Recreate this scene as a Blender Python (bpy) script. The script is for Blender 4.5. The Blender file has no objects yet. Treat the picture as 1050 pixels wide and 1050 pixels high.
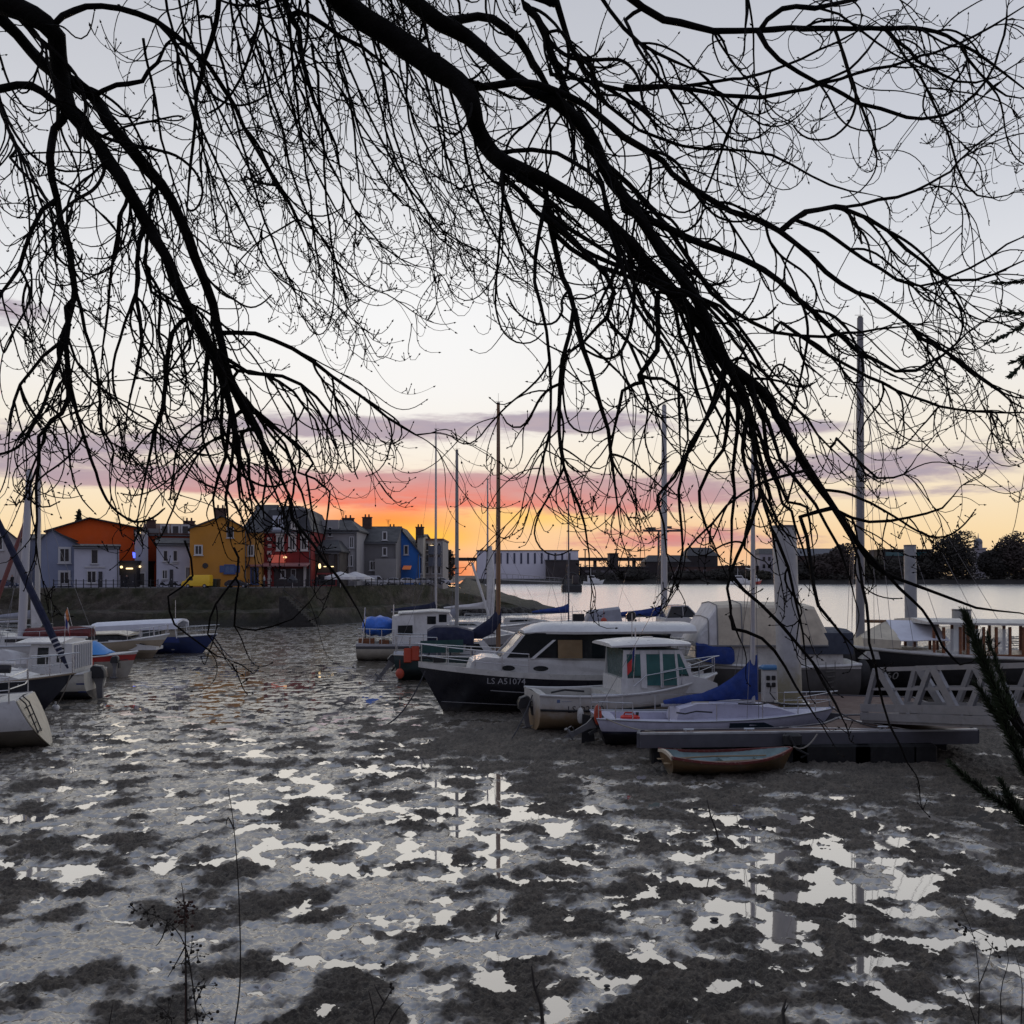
import bpy, bmesh, math, random
import numpy as np
from mathutils import Vector, Matrix

random.seed(7)
F, HX, HY, H = 1010.0, 525.0, 590.0, 4.4        # focal length and horizon of the photograph, eye height above the mud
scene = bpy.context.scene
COL = scene.collection
R = math.radians

def at(px, py, Y):
    return Vector(((px - HX) / F * Y, Y, H - (py - HY) / F * Y))

def gx(px, Y):
    return (px - HX) / F * Y

def lin(c):
    return tuple((x / 255 / 12.92) if x / 255 <= 0.04045 else (((x / 255) + 0.055) / 1.055) ** 2.4 for x in c)

def sstep(a, b, x):
    t = np.clip((x - a) / (b - a), 0, 1)
    return t * t * (3 - 2 * t)

# ------------------------------------------------------------------ mesh builder
class MB:
    def __init__(s):
        s.v, s.f, s.m = [], [], []

    def add(s, verts, faces, mat=0):
        o = len(s.v)
        s.v.extend(tuple(p) for p in verts)
        for f in faces:
            s.f.append(tuple(i + o for i in f))
            s.m.append(mat)
        return s

    def box(s, c, size, rz=0.0, mat=0, rx=0.0, ry=0.0):
        hx, hy, hz = size[0] / 2, size[1] / 2, size[2] / 2
        M = Matrix.Rotation(rz, 3, 'Z') @ Matrix.Rotation(ry, 3, 'Y') @ Matrix.Rotation(rx, 3, 'X')
        c = Vector(c)
        vs = [c + M @ Vector((x * hx, y * hy, z * hz)) for z in (-1, 1) for x, y in ((-1, -1), (1, -1), (1, 1), (-1, 1))]
        return s.add(vs, [(3, 2, 1, 0), (4, 5, 6, 7), (0, 1, 5, 4), (1, 2, 6, 5), (2, 3, 7, 6), (3, 0, 4, 7)], mat)

    def rbox(s, c, size, b=0.02, rz=0.0, mat=0):
        """box with chamfered vertical and top edges"""
        hx, hy, hz = size[0] / 2, size[1] / 2, size[2] / 2
        b = min(b, hx * .9, hy * .9, hz * .9)
        M = Matrix.Rotation(rz, 3, 'Z'); c = Vector(c)
        rings = []
        for z, k in ((-hz, b), (-hz + b, 0), (hz - b, 0), (hz, b)):
            x0, y0 = hx - k, hy - k
            ring = [(-x0 + b, -y0), (x0 - b, -y0), (x0, -y0 + b), (x0, y0 - b), (x0 - b, y0), (-x0 + b, y0), (-x0, y0 - b), (-x0, -y0 + b)]
            rings.append([c + M @ Vector((x, y, z)) for x, y in ring])
        return s.loft(rings, mat=mat)

    def loft(s, rings, mat=0, closed=True, caps=True):
        n = len(rings[0]); vs = [p for r in rings for p in r]; fs = []
        for i in range(len(rings) - 1):
            for j in range(n if closed else n - 1):
                k = (j + 1) % n
                fs.append((i * n + j, i * n + k, (i + 1) * n + k, (i + 1) * n + j))
        if caps and closed:
            fs.append(tuple(range(n - 1, -1, -1)))
            fs.append(tuple((len(rings) - 1) * n + j for j in range(n)))
        return s.add(vs, fs, mat)

    def tube(s, pts, r, n=6, mat=0, caps=True):
        pts = [Vector(p) for p in pts]
        if not hasattr(r, '__len__'):
            r = [r] * len(pts)
        rings = []
        ref = None
        for i, p in enumerate(pts):
            t = (pts[min(i + 1, len(pts) - 1)] - pts[max(i - 1, 0)])
            t = t.normalized() if t.length > 1e-9 else Vector((0, 0, 1))
            if ref is None:
                ref = t.orthogonal().normalized()
            else:
                ref = ref - t * ref.dot(t)
                ref = ref.normalized() if ref.length > 1e-6 else t.orthogonal().normalized()
            b = t.cross(ref)
            rings.append([p + (ref * math.cos(a) + b * math.sin(a)) * r[i] for a in [2 * math.pi * k / n for k in range(n)]])
        return s.loft(rings, mat=mat, caps=caps)

    def prism(s, A, B, mat=0):
        n = len(A)
        return s.add(list(A) + list(B), [tuple(range(n - 1, -1, -1)), tuple(range(n, 2 * n))] +
                     [(i, (i + 1) % n, n + (i + 1) % n, n + i) for i in range(n)], mat)

    def sphere(s, c, r, nu=10, nv=6, mat=0, scale=(1, 1, 1)):
        c = Vector(c); rings = []
        for j in range(1, nv):
            a = math.pi * j / nv
            rings.append([c + Vector((math.sin(a) * math.cos(b) * r * scale[0], math.sin(a) * math.sin(b) * r * scale[1], -math.cos(a) * r * scale[2]))
                          for b in [2 * math.pi * k / nu for k in range(nu)]])
        return s.loft(rings, mat=mat)

    def build(s, name, mats, parent=None, smooth=False, recalc=True):
        me = bpy.data.meshes.new(name)
        me.from_pydata(s.v, [], s.f)
        if not isinstance(mats, (list, tuple)):
            mats = [mats]
        for m in mats:
            me.materials.append(m)
        if any(s.m):
            me.polygons.foreach_set('material_index', s.m)
        if recalc and len(s.f) < 60000:
            bm = bmesh.new(); bm.from_mesh(me)
            bmesh.ops.recalc_face_normals(bm, faces=bm.faces)
            bm.to_mesh(me); bm.free()
        if smooth:
            me.polygons.foreach_set('use_smooth', [True] * len(me.polygons))
            if smooth != 'all' and hasattr(me, 'set_sharp_from_angle'):
                me.set_sharp_from_angle(angle=R(38))
        me.update()
        o = bpy.data.objects.new(name, me)
        COL.objects.link(o)
        if parent is not None:
            o.parent = parent
        return o

def islands(mb):
    par = list(range(len(mb.v)))
    def find(i):
        while par[i] != i:
            par[i] = par[par[i]]; i = par[i]
        return i
    for f in mb.f:
        a = find(f[0])
        for i in f[1:]:
            par[find(i)] = a
    groups = {}
    for f, k in zip(mb.f, mb.m):
        groups.setdefault(find(f[0]), []).append((f, k))
    out = []
    for fs in groups.values():
        m = MB(); idx = {}
        for f, k in fs:
            for i in f:
                if i not in idx:
                    idx[i] = len(m.v); m.v.append(mb.v[i])
            m.f.append(tuple(idx[i] for i in f)); m.m.append(k)
        out.append(m)
    return out
def build_each(mb, name, mats, parent, smooth=False):
    return [m.build(name, mats, parent, smooth) for m in islands(mb)]

def tag(o, label=None, cat=None, group=None, kind=None):
    if label: o['label'] = label
    if cat: o['category'] = cat
    if group: o['group'] = group
    if kind: o['kind'] = kind
    return o

def thing(name, label, cat, loc=(0, 0, 0), rz=0.0, group=None, rx=0.0, ry=0.0):
    o = bpy.data.objects.new(name, None)
    o.empty_display_size = 0.3
    COL.objects.link(o)
    o.location = loc; o.rotation_euler = (rx, ry, rz)
    return tag(o, label, cat, group)

def copy_tree(o, parent=None):
    kids = list(o.children)
    c = o.copy(); COL.objects.link(c)
    if parent is not None: c.parent = parent
    for k in kids:
        copy_tree(k, c)
    return c

# ------------------------------------------------------------------ materials
MATS = {}
def mat(name, col, rough=0.6, metal=0.0, var=0.0, vscale=3.0, dirt=0.0, dirtcol=(0.06, 0.05, 0.035), bump=0.0, bscale=20.0,
        bands=None, grime=None, emit=None, alpha=None, spec=0.5, stretch=(1, 1, 1)):
    """procedural Principled material; bands = paint bands [(z, colour)] by height over the keel, grime = (z0, z1, colour) mud and rust stain"""
    if name in MATS: return MATS[name]
    m = bpy.data.materials.new(name); m.use_nodes = True
    nt = m.node_tree; b = nt.nodes['Principled BSDF']
    L = nt.links.new
    b.inputs['Roughness'].default_value = rough
    b.inputs['Metallic'].default_value = metal
    b.inputs['Specular IOR Level'].default_value = spec
    b.inputs['Base Color'].default_value = (*col, 1)
    tc = nt.nodes.new('ShaderNodeTexCoord')
    mp = nt.nodes.new('ShaderNodeMapping'); mp.inputs['Scale'].default_value = stretch
    L(tc.outputs['Object'], mp.inputs[0])
    cur = None
    def rgb(c):
        n = nt.nodes.new('ShaderNodeRGB'); n.outputs[0].default_value = (*c, 1); return n.outputs[0]
    def mix(fac, a, c, mode='MIX'):
        n = nt.nodes.new('ShaderNodeMix'); n.data_type = 'RGBA'; n.blend_type = mode
        if hasattr(fac, 'default_value'): L(fac, n.inputs[0])
        else: n.inputs[0].default_value = fac
        L(a, n.inputs[6]); L(c, n.inputs[7]); return n.outputs[2]
    def noise(scale, detail=4, rough_=0.6):
        n = nt.nodes.new('ShaderNodeTexNoise'); n.inputs['Scale'].default_value = scale
        n.inputs['Detail'].default_value = detail; n.inputs['Roughness'].default_value = rough_
        L(mp.outputs[0], n.inputs['Vector']); return n.outputs['Fac']
    def mrange(v, a, c, d=0.0, e=1.0):
        n = nt.nodes.new('ShaderNodeMapRange'); n.interpolation_type = 'SMOOTHSTEP'
        L(v, n.inputs[0])
        for i, x in enumerate((a, c, d, e)): n.inputs[i + 1].default_value = x
        return n.outputs[0]
    sep = nt.nodes.new('ShaderNodeSeparateXYZ'); L(tc.outputs['Object'], sep.inputs[0])
    cur = rgb(col)
    if bands:
        for z, c in bands:                                   # colour c above z
            n = nt.nodes.new('ShaderNodeMath'); n.operation = 'GREATER_THAN'; L(sep.outputs[2], n.inputs[0]); n.inputs[1].default_value = z
            cur = mix(n.outputs[0], cur, rgb(c))
    if var:
        cur = mix(mrange(noise(vscale), 0.3, 0.7, 0, 1), cur, mix(1.0, cur, rgb((1 - var,) * 3), 'MULTIPLY'))
    if dirt:
        cur = mix(mrange(noise(vscale * 2.3, 6, 0.7), 0.52, 0.75, 0, dirt), cur, rgb(dirtcol))
    if grime:
        z0, z1, gc = grime
        ad = nt.nodes.new('ShaderNodeMath'); ad.operation = 'MULTIPLY_ADD'
        L(noise(2.5, 6, 0.7), ad.inputs[0]); ad.inputs[1].default_value = -(z1 - z0) * 1.4; L(sep.outputs[2], ad.inputs[2])
        cur = mix(mrange(ad.outputs[0], z0 - (z1 - z0) * .7, z1 - (z1 - z0) * .7, 0.92, 0), cur, rgb(gc))
    L(cur, b.inputs['Base Color'])
    if bump:
        n = nt.nodes.new('ShaderNodeBump'); n.inputs['Strength'].default_value = bump; n.inputs['Distance'].default_value = 0.02
        L(noise(bscale, 5), n.inputs['Height']); L(n.outputs[0], b.inputs['Normal'])
    rr = mrange(noise(vscale * 1.7, 3), 0.3, 0.7, max(rough - 0.1, 0.02), min(rough + 0.12, 1))
    L(rr, b.inputs['Roughness'])
    if emit:
        b.inputs['Emission Color'].default_value = (*emit[0], 1); b.inputs['Emission Strength'].default_value = emit[1]
    if alpha is not None:
        b.inputs['Alpha'].default_value = alpha
    MATS[name] = m
    return m

WHITE = mat('white_gelcoat', (0.62, 0.62, 0.60), 0.35, var=0.12, dirt=0.25)
DIRTYWHITE = mat('weathered_white', (0.52, 0.51, 0.47), 0.5, var=0.2, dirt=0.45)
CREAM = mat('cream_gelcoat', (0.55, 0.49, 0.37), 0.4, var=0.12, dirt=0.3)
NAVYC = mat('navy_canvas', (0.012, 0.016, 0.045), 0.85, var=0.3, bump=0.4, bscale=9)
BLUEC = mat('blue_canvas', (0.008, 0.036, 0.20), 0.75, var=0.35, vscale=4, bump=0.5, bscale=7)
BLUET = mat('blue_tarpaulin', (0.02, 0.13, 0.55), 0.45, var=0.3, vscale=4, bump=0.7, bscale=5)
WHITEC = mat('white_canvas', (0.62, 0.61, 0.60), 0.8, var=0.2, dirt=0.25, bump=0.6, bscale=4)
CREAMC = mat('cream_canvas', (0.58, 0.52, 0.40), 0.8, var=0.2, dirt=0.25, bump=0.5, bscale=4)
GREYC = mat('grey_canvas', (0.28, 0.29, 0.33), 0.8, var=0.2, bump=0.5, bscale=4)
STEEL = mat('stainless_tube', (0.55, 0.55, 0.55), 0.3, metal=0.9)
ALU = mat('aluminium', (0.50, 0.51, 0.53), 0.42, metal=0.75, var=0.15, dirt=0.2)
MASTM = mat('anodised_mast', (0.42, 0.42, 0.43), 0.45, metal=0.5, var=0.1)
WOODM = mat('varnished_spar', (0.20, 0.10, 0.04), 0.45, var=0.3, stretch=(8, 8, .6))
WOOD = mat('varnished_wood', (0.22, 0.075, 0.025), 0.4, var=0.4, stretch=(1, 1, 6))
PLY = mat('plywood_board', (0.30, 0.19, 0.08), 0.7, var=0.25)
GLASS = mat('dark_glass', (0.012, 0.014, 0.016), 0.08)
TEALG = mat('teal_glass', (0.05, 0.14, 0.13), 0.08, var=0.2)
BLACK = mat('black_rubber', (0.015, 0.015, 0.016), 0.6, var=0.3)
ROPE = mat('old_rope', (0.08, 0.075, 0.065), 0.9)
WIRE = mat('rigging_wire', (0.16, 0.16, 0.17), 0.4, metal=0.6)
RED = mat('red_paint', (0.45, 0.03, 0.015), 0.5, var=0.25, dirt=0.2)
ORANGE = mat('orange_plastic', (0.40, 0.052, 0.022), 0.5, var=0.2)
DKRED = mat('dark_red_canvas', (0.11, 0.015, 0.015), 0.8, var=0.3)
BLUEP = mat('blue_paint', (0.02, 0.04, 0.16), 0.4, var=0.2)
FENDER = mat('white_fender', (0.5, 0.5, 0.47), 0.5, dirt=0.6)
ENGINE = mat('engine_cowl', (0.02, 0.021, 0.024), 0.35, var=0.2)
ENGINEG = mat('engine_leg', (0.14, 0.14, 0.145), 0.45, var=0.3, dirt=0.4)
FLAGR = mat('flag_red', (0.5, 0.03, 0.03), 0.8)
FLAGW = mat('flag_white', (0.62, 0.6, 0.58), 0.8)
FLAGB = mat('flag_blue', (0.02, 0.03, 0.15), 0.8)

# ------------------------------------------------------------------ camera
cam = bpy.data.cameras.new('camera'); cam.sensor_width = 36
cam.lens = 36 * F / 1050; cam.shift_y = (HY - 525) / 1050
cam.clip_start = 0.1; cam.clip_end = 9000
co = bpy.data.objects.new('camera', cam); COL.objects.link(co)
co.location = (0, 0, H); co.rotation_euler = (R(90), 0, 0)
scene.camera = co
scene.view_settings.view_transform = 'Standard'; scene.view_settings.look = 'None'
scene.view_settings.exposure = 0; scene.view_settings.gamma = 1
scene.cycles.max_bounces = 4
try: scene.cycles.use_denoising = True
except Exception: pass
# ------------------------------------------------------------------ sky: dusk gradient with cloud banks, by compass direction and elevation
world = bpy.data.worlds.new('World'); scene.world = world; world.use_nodes = True
wt = world.node_tree; wt.nodes.clear()
class N:
    def __init__(s, sock): s.s = sock
    @staticmethod
    def op(o, *a):
        n = wt.nodes.new('ShaderNodeMath'); n.operation = o
        for i, x in enumerate(a):
            if isinstance(x, N): wt.links.new(x.s, n.inputs[i])
            else: n.inputs[i].default_value = x
        return N(n.outputs[0])
    def __add__(s, o): return N.op('ADD', s, o)
    __radd__ = __add__
    def __sub__(s, o): return N.op('SUBTRACT', s, o)
    def __rsub__(s, o): return N.op('SUBTRACT', o, s)
    def __mul__(s, o): return N.op('MULTIPLY', s, o)
    __rmul__ = __mul__
    def __truediv__(s, o): return N.op('DIVIDE', s, o)
    def clamp(s): return N.op('MINIMUM', N.op('MAXIMUM', s, 0.0), 1.0)
def wrange(v, a, b, c=0.0, d=1.0):
    n = wt.nodes.new('ShaderNodeMapRange'); n.interpolation_type = 'SMOOTHSTEP'; wt.links.new(v.s, n.inputs[0])
    for i, x in enumerate((a, b, c, d)): n.inputs[i + 1].default_value = x
    return N(n.outputs[0])
def wmix(f, a, b, mode='MIX'):
    n = wt.nodes.new('ShaderNodeMix'); n.data_type = 'RGBA'; n.blend_type = mode
    if isinstance(f, N): wt.links.new(f.s, n.inputs[0])
    else: n.inputs[0].default_value = f
    for i, x in ((6, a), (7, b)):
        if isinstance(x, tuple): n.inputs[i].default_value = (*x, 1)
        else: wt.links.new(x, n.inputs[i])
    return n.outputs[2]
tc = wt.nodes.new('ShaderNodeTexCoord'); sp = wt.nodes.new('ShaderNodeSeparateXYZ'); wt.links.new(tc.outputs['Generated'], sp.inputs[0])
X, Y_, Z = N(sp.outputs[0]), N(sp.outputs[1]), N(sp.outputs[2])
AZ = N.op('ARCTAN2', X, Y_) * (180 / math.pi)
EL = N.op('ARCSINE', N.op('MAXIMUM', N.op('MINIMUM', Z, 1.0), -1.0)) * (180 / math.pi)
def G(a0, e0, sa, se):
    p, q = (AZ - a0) / sa, (EL - e0) / se
    return N.op('EXPONENT', (p * p + q * q) * -1.0)
def ramp(stops, top=90.0):
    n = wt.nodes.new('ShaderNodeValToRGB'); wt.links.new((N.op('MAXIMUM', EL, 0.0) / top).s, n.inputs[0])
    els = n.color_ramp.elements
    while len(els) > 1: els.remove(els[-1])
    for i, (e, c) in enumerate(stops):
        x = els[0] if i == 0 else els.new(e / top)
        x.position = e / top; x.color = (*lin(c), 1)
    return n.outputs[0]
front = ramp([(0, (244, 208, 165)), (2.2, (248, 219, 172)), (4.5, (248, 228, 196)), (7, (245, 234, 216)), (10.5, (242, 238, 232)), (15, (232, 233, 236)),
              (20, (217, 219, 224)), (25, (203, 205, 212)), (31, (191, 194, 203)), (60, (165, 175, 198)), (90, (150, 165, 192))])
back = ramp([(0, (158, 148, 160)), (8, (156, 152, 172)), (25, (152, 155, 178)), (60, (154, 163, 188)), (90, (150, 163, 190))])
absaz = N.op('ABSOLUTE', AZ)
sky = wmix(wrange(absaz, 38.0, 120.0), front, back)
sky = wmix((G(-6, 14, 14, 7) * 0.75).clamp(), sky, lin((250, 250, 250)))        # the pale clearing above the sunset
sky = wmix((G(28, 24, 16, 9) * 0.35).clamp(), sky, lin((186, 192, 208)))
sky = wmix((G(9, 1.6, 8, 1.6) * 0.6).clamp(), sky, lin((240, 165, 125)))
sky = wmix((G(-7, 3.0, 6, 1.7) * 0.98).clamp(), sky, lin((255, 140, 70)))      # the sunset
sky = wmix((G(-5.6, 2.2, 3.4, 0.75) * 1.0).clamp(), sky, lin((255, 196, 70)))
sky = wmix((G(-4.2, .2, 3.2, .9) * .9).clamp(), sky, lin((238, 110, 52)))
sky = wmix((G(1.0, 3.4, 4.5, 0.7) * 0.85).clamp(), sky, lin((255, 205, 110)))
cv = wt.nodes.new('ShaderNodeCombineXYZ')
wt.links.new((AZ * 0.085).s, cv.inputs[0]); wt.links.new((EL * 0.5).s, cv.inputs[1]); cv.inputs[2].default_value = 3.7
def noise(scale, detail, dist=0.3):
    n = wt.nodes.new('ShaderNodeTexNoise'); n.inputs['Scale'].default_value = scale; n.inputs['Detail'].default_value = detail
    n.inputs['Roughness'].default_value = 0.62; n.inputs['Distortion'].default_value = dist
    wt.links.new(cv.outputs[0], n.inputs['Vector']); return N(n.outputs['Fac'])
nz = noise(2.1, 8) * .75 + noise(5.5, 6) * .25
bank = (G(-9, 8.5, 10, 0.9) * 0.52 + G(-25, 6.6, 11, 1.3) * 0.5 + G(-5, 4.9, 11, 1.15) * 0.78 + G(7.5, 4.7, 7, 1.1) * 0.5 + G(21, 6.0, 8, 1.2) * 0.5
        + G(16, 8.2, 5, 0.55) * 0.45 + G(-27, 13.4, 3.2, 0.9) * 0.4 + G(4, 8.9, 6, 0.7) * 0.45 + G(24, 4.4, 7, 0.35) * 0.3
        + G(10, 2.1, 9, 0.7) * 0.45 + G(-20, 5.2, 7, 0.5) * 0.45)
amount = wrange(nz + bank, 0.68, 0.94)
warm = (G(-5, 3.8, 15, 2.3) + G(8, 2.4, 9, 1.6) * 0.7).clamp()
hot = G(-8, 3.4, 10, 1.5).clamp()
ccol = wmix(warm, lin((163, 152, 170)), lin((216, 130, 130)))
ccol = wmix(hot, ccol, lin((248, 108, 78)))
ccol = wmix(wrange(noise(4.0, 5), 0.35, 0.7, 0.0, 0.35), ccol, lin((196, 170, 172)))
sky = wmix(amount * 0.9, sky, ccol)
# the real dusk sky's own scatter, a small share
st = wt.nodes.new('ShaderNodeTexSky'); st.sky_type = 'NISHITA'; st.sun_disc = False
SUN_EL, SUN_AZ = 2.0, -6.0
st.sun_elevation = R(SUN_EL); st.sun_rotation = R(SUN_AZ)
sk = wmix(1.0, st.outputs[0], (0.05, 0.05, 0.05), 'MULTIPLY')
sky = wmix(0.04, sky, sk, 'ADD')
below = wrange(EL, -3.0, -0.3)
sky = wmix(below, (0.05, 0.05, 0.05), sky)
bg = wt.nodes.new('ShaderNodeBackground'); wt.links.new(sky, bg.inputs[0]); bg.inputs[1].default_value = 1.0
wo = wt.nodes.new('ShaderNodeOutputWorld'); wt.links.new(bg.outputs[0], wo.inputs[0])
ld = bpy.data.lights.new('sun', 'SUN'); ld.energy = 0.2; ld.angle = R(8); ld.color = (1.0, 0.62, 0.35)
lo = bpy.data.objects.new('sun', ld); COL.objects.link(lo)
d = Vector((math.sin(R(SUN_AZ)) * math.cos(R(SUN_EL)), math.cos(R(SUN_AZ)) * math.cos(R(SUN_EL)), math.sin(R(SUN_EL))))
lo.rotation_euler = d.to_track_quat('Z', 'Y').to_euler()
lo.location = (0, 0, 40)
# ------------------------------------------------------------------ numpy gradient noise
def _hash(ix, iy, seed):
    h = (ix * 374761393 + iy * 668265263 + seed * 974634777) & 0xFFFFFFFF
    h = ((h ^ (h >> 13)) * 1274126177) & 0xFFFFFFFF
    return h ^ (h >> 16)
def perlin(x, y, seed=0):
    x0 = np.floor(x).astype(np.int64); y0 = np.floor(y).astype(np.int64)
    fx, fy = x - x0, y - y0
    u = fx * fx * fx * (fx * (fx * 6 - 15) + 10); v = fy * fy * fy * (fy * (fy * 6 - 15) + 10)
    def g(ix, iy, dx, dy):
        a = _hash(ix, iy, seed) * (2 * math.pi / 4294967296.0)
        return np.cos(a) * dx + np.sin(a) * dy
    n00, n10 = g(x0, y0, fx, fy), g(x0 + 1, y0, fx - 1, fy)
    n01, n11 = g(x0, y0 + 1, fx, fy - 1), g(x0 + 1, y0 + 1, fx - 1, fy - 1)
    return ((n00 * (1 - u) + n10 * u) * (1 - v) + (n01 * (1 - u) + n11 * u) * v) * 1.5
def fbm(x, y, seed=0, o=4, lac=2.03, gain=0.5):
    s = np.zeros_like(x); a = 1.0
    for i in range(o):
        s += a * perlin(x, y, seed + i * 17); x = x * lac + 3.1; y = y * lac + 1.7; a *= gain
    return s

# ------------------------------------------------------------------ mud flat
def interp_mask(px, py, pts):
    """smooth field through scattered anchors (x, y, value) given on the ground"""
    num = np.zeros_like(px); den = np.zeros_like(px) + 1e-6
    for x, y, s, v in pts:
        w = np.exp(-(((px - x) ** 2 + (py - y) ** 2) / (s * s))); num += w * v; den += w
    return num / den
def gy(py): return F * H / (py - HY)
rows = np.concatenate([gy(np.linspace(1100, 640, 900)), np.linspace(90, 150, 50)[1:]])
U = np.linspace(-0.70, 0.70, 1000)
YY, UU = np.meshgrid(rows, U, indexing='ij')
XX = UU * (YY + 2.0)
# where the pools lie, the wet sheen and the firm dark mud: anchors on the ground (photo pixel, spread in px, value)
PXm = XX / YY * F + HX; PYm = HY + F * H / YY
def gauss(cx, cy, sx, sy): return np.exp(-((PXm - cx) / sx) ** 2 - ((PYm - cy) / sy) ** 2)
big = fbm(XX * 0.30, YY * 0.34, 3, 3)
med = fbm(XX * 1.65, YY * 1.65, 11, 6, gain=0.54)
lump = fbm(XX * 5.5, YY * 6, 23, 3)
ridge = 1 - np.abs(fbm(XX * 3.2, YY * 3.6, 51, 3)) * 1.6
fine = fbm(XX * 17, YY * 18, 31, 3)
# firm ground (+) and pools (-), anchored to places on the flat
runnel = np.exp(-((PYm - (887 + 7 * np.sin(PXm * .021) + 4 * np.sin(PXm * .07))) / 7) ** 2) * sstep(470, 330, PXm) + .35 * np.exp(-((PXm - (838 + 5 * np.sin(PYm * .05))) / 9) ** 2) * sstep(875, 900, PYm) * sstep(1010, 985, PYm)
firm = 0.255 + 0.62 * gauss(900, 768, 340, 40) + 0.5 * gauss(490, 757, 110, 24) + 0.5 * gauss(40, 985, 330, 85) + 0.4 * gauss(330, 915, 170, 18) \
    - 0.16 * gauss(850, 930, 280, 70) - 0.16 * gauss(520, 850, 220, 80) - 0.16 * gauss(280, 740, 300, 80) + 0.45 * gauss(950, 1060, 300, 28) \
    + 0.45 * gauss(300, 1060, 300, 40) + 0.2 * gauss(150, 790, 160, 40) + 0.12 * gauss(260, 670, 260, 34) - 0.55 * runnel
f = firm + 0.25 * big + 0.80 * med
near = sstep(60, 20, YY)
hgt = (0.012 + 0.040 * near) * np.tanh(2.8 * f) * (1 - .5 * gauss(250, 690, 240, 50)) + .030 * near * sstep(.3, .7, f) * fbm(XX * 2.1, YY * 2.6, 61, 3)
wet = 0.18 + 1.0 * gauss(250, 690, 290, 75) + 0.5 * gauss(120, 820, 280, 60) + 0.7 * gauss(10, 985, 220, 80) + 0.42 * gauss(270, 990, 200, 60) \
    + 0.45 * gauss(420, 880, 260, 90) - 0.5 * gauss(900, 775, 340, 50) + 0.02 * gauss(800, 950, 300, 80) - 0.6 * gauss(490, 762, 120, 26)
wet = wet + 1.1 * fbm(XX * 0.85 + 9, YY * 0.9, 77, 6, gain=0.58) - 0.25 * sstep(0.3, 1.0, f)
wet = np.clip(wet + 0.5 * sstep(0.16, 0.0, f), 0, 1)
wet = np.minimum(wet, 1 - .16 * sstep(28, 42, YY))
lumpy = 1 - 0.55 * wet
hgt = hgt + (0.040 * lump + 0.034 * (ridge - .5) + 0.020 * fine) * sstep(0.0, 0.25, f) * lumpy * (0.3 + 0.7 * near) + 0.0045 * fine * (1 - .85 * wet) * (.3 + .7 * near)
# the flat falls under the river beyond the moored boats
shore = 66 + 26 * sstep(0, -14, XX) + 6 * np.sin(XX * 0.21) + 2 * big
hgt = hgt - 0.9 * sstep(0, 9, YY - shore)
# the bank under the photographer
bank_z = 2.75 - (YY - 2.0) * 0.47
nr, nc = XX.shape
verts = np.stack([XX, YY, hgt], -1).reshape(-1, 3).astype(np.float32)
idx = np.arange(nr * nc).reshape(nr, nc)
faces = np.stack([idx[:-1, :-1], idx[:-1, 1:], idx[1:, 1:], idx[1:, :-1]], -1).reshape(-1, 4)
me = bpy.data.meshes.new('mud_flat')
me.vertices.add(len(verts)); me.vertices.foreach_set('co', verts.ravel())
me.loops.add(faces.size); me.loops.foreach_set('vertex_index', faces.ravel().astype(np.int32))
me.polygons.add(len(faces)); me.polygons.foreach_set('loop_start', np.arange(0, faces.size, 4, dtype=np.int32))
me.polygons.foreach_set('use_smooth', np.ones(len(faces), dtype=bool))
me.update(calc_edges=True)
a = me.attributes.new('wet', 'FLOAT', 'POINT'); a.data.foreach_set('value', wet.ravel().astype(np.float32))
mud = bpy.data.materials.new('wet_mud'); mud.use_nodes = True
nt = mud.node_tree; bs = nt.nodes['Principled BSDF']; LK = nt.links.new
at_ = nt.nodes.new('ShaderNodeAttribute'); at_.attribute_name = 'wet'
geo = nt.nodes.new('ShaderNodeNewGeometry')
def tnoise(nt, vec, scale, detail=5, rough=0.6):
    n = nt.nodes.new('ShaderNodeTexNoise'); n.inputs['Scale'].default_value = scale; n.inputs['Detail'].default_value = detail
    n.inputs['Roughness'].default_value = rough; nt.links.new(vec, n.inputs['Vector']); return n.outputs['Fac']
def trange(nt, v, a, b, c=0.0, d=1.0):
    n = nt.nodes.new('ShaderNodeMapRange'); n.interpolation_type = 'SMOOTHSTEP'; nt.links.new(v, n.inputs[0])
    for i, x in enumerate((a, b, c, d)): n.inputs[i + 1].default_value = x
    return n.outputs[0]
def tmix(nt, f, a, b):
    n = nt.nodes.new('ShaderNodeMix'); n.data_type = 'RGBA'; nt.links.new(f, n.inputs[0])
    for i, x in ((6, a), (7, b)):
        if isinstance(x, tuple): n.inputs[i].default_value = (*x, 1)
        else: nt.links.new(x, n.inputs[i])
    return n.outputs[2]
n1 = tnoise(nt, geo.outputs['Position'], 1.3, 6)
n2 = tnoise(nt, geo.outputs['Position'], 14, 5, 0.7)
n3 = tnoise(nt, geo.outputs['Position'], 42, 3, 0.75)
c1 = tmix(nt, trange(nt, n1, 0.35, 0.65), (0.055, 0.046, 0.034), (0.115, 0.095, 0.070))
c2 = tmix(nt, trange(nt, n2, 0.42, 0.62, 0, 0.8), c1, (0.026, 0.022, 0.017))  # lit clod tops and dark sides are put into this random colour speckle
c2 = tmix(nt, trange(nt, n3, 0.5, 0.68, 0, 0.75), c2, (0.17, 0.145, 0.11))
silt = tmix(nt, trange(nt, n1, 0.35, 0.65), (0.075, 0.065, 0.050), (0.12, 0.105, 0.082))
c2 = tmix(nt, trange(nt, at_.outputs['Fac'], 0.45, 0.95), c2, silt)
bs.inputs['Specular Tint'].default_value = (1.0, .965, .91, 1)
LK(c2, bs.inputs['Base Color'])
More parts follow.
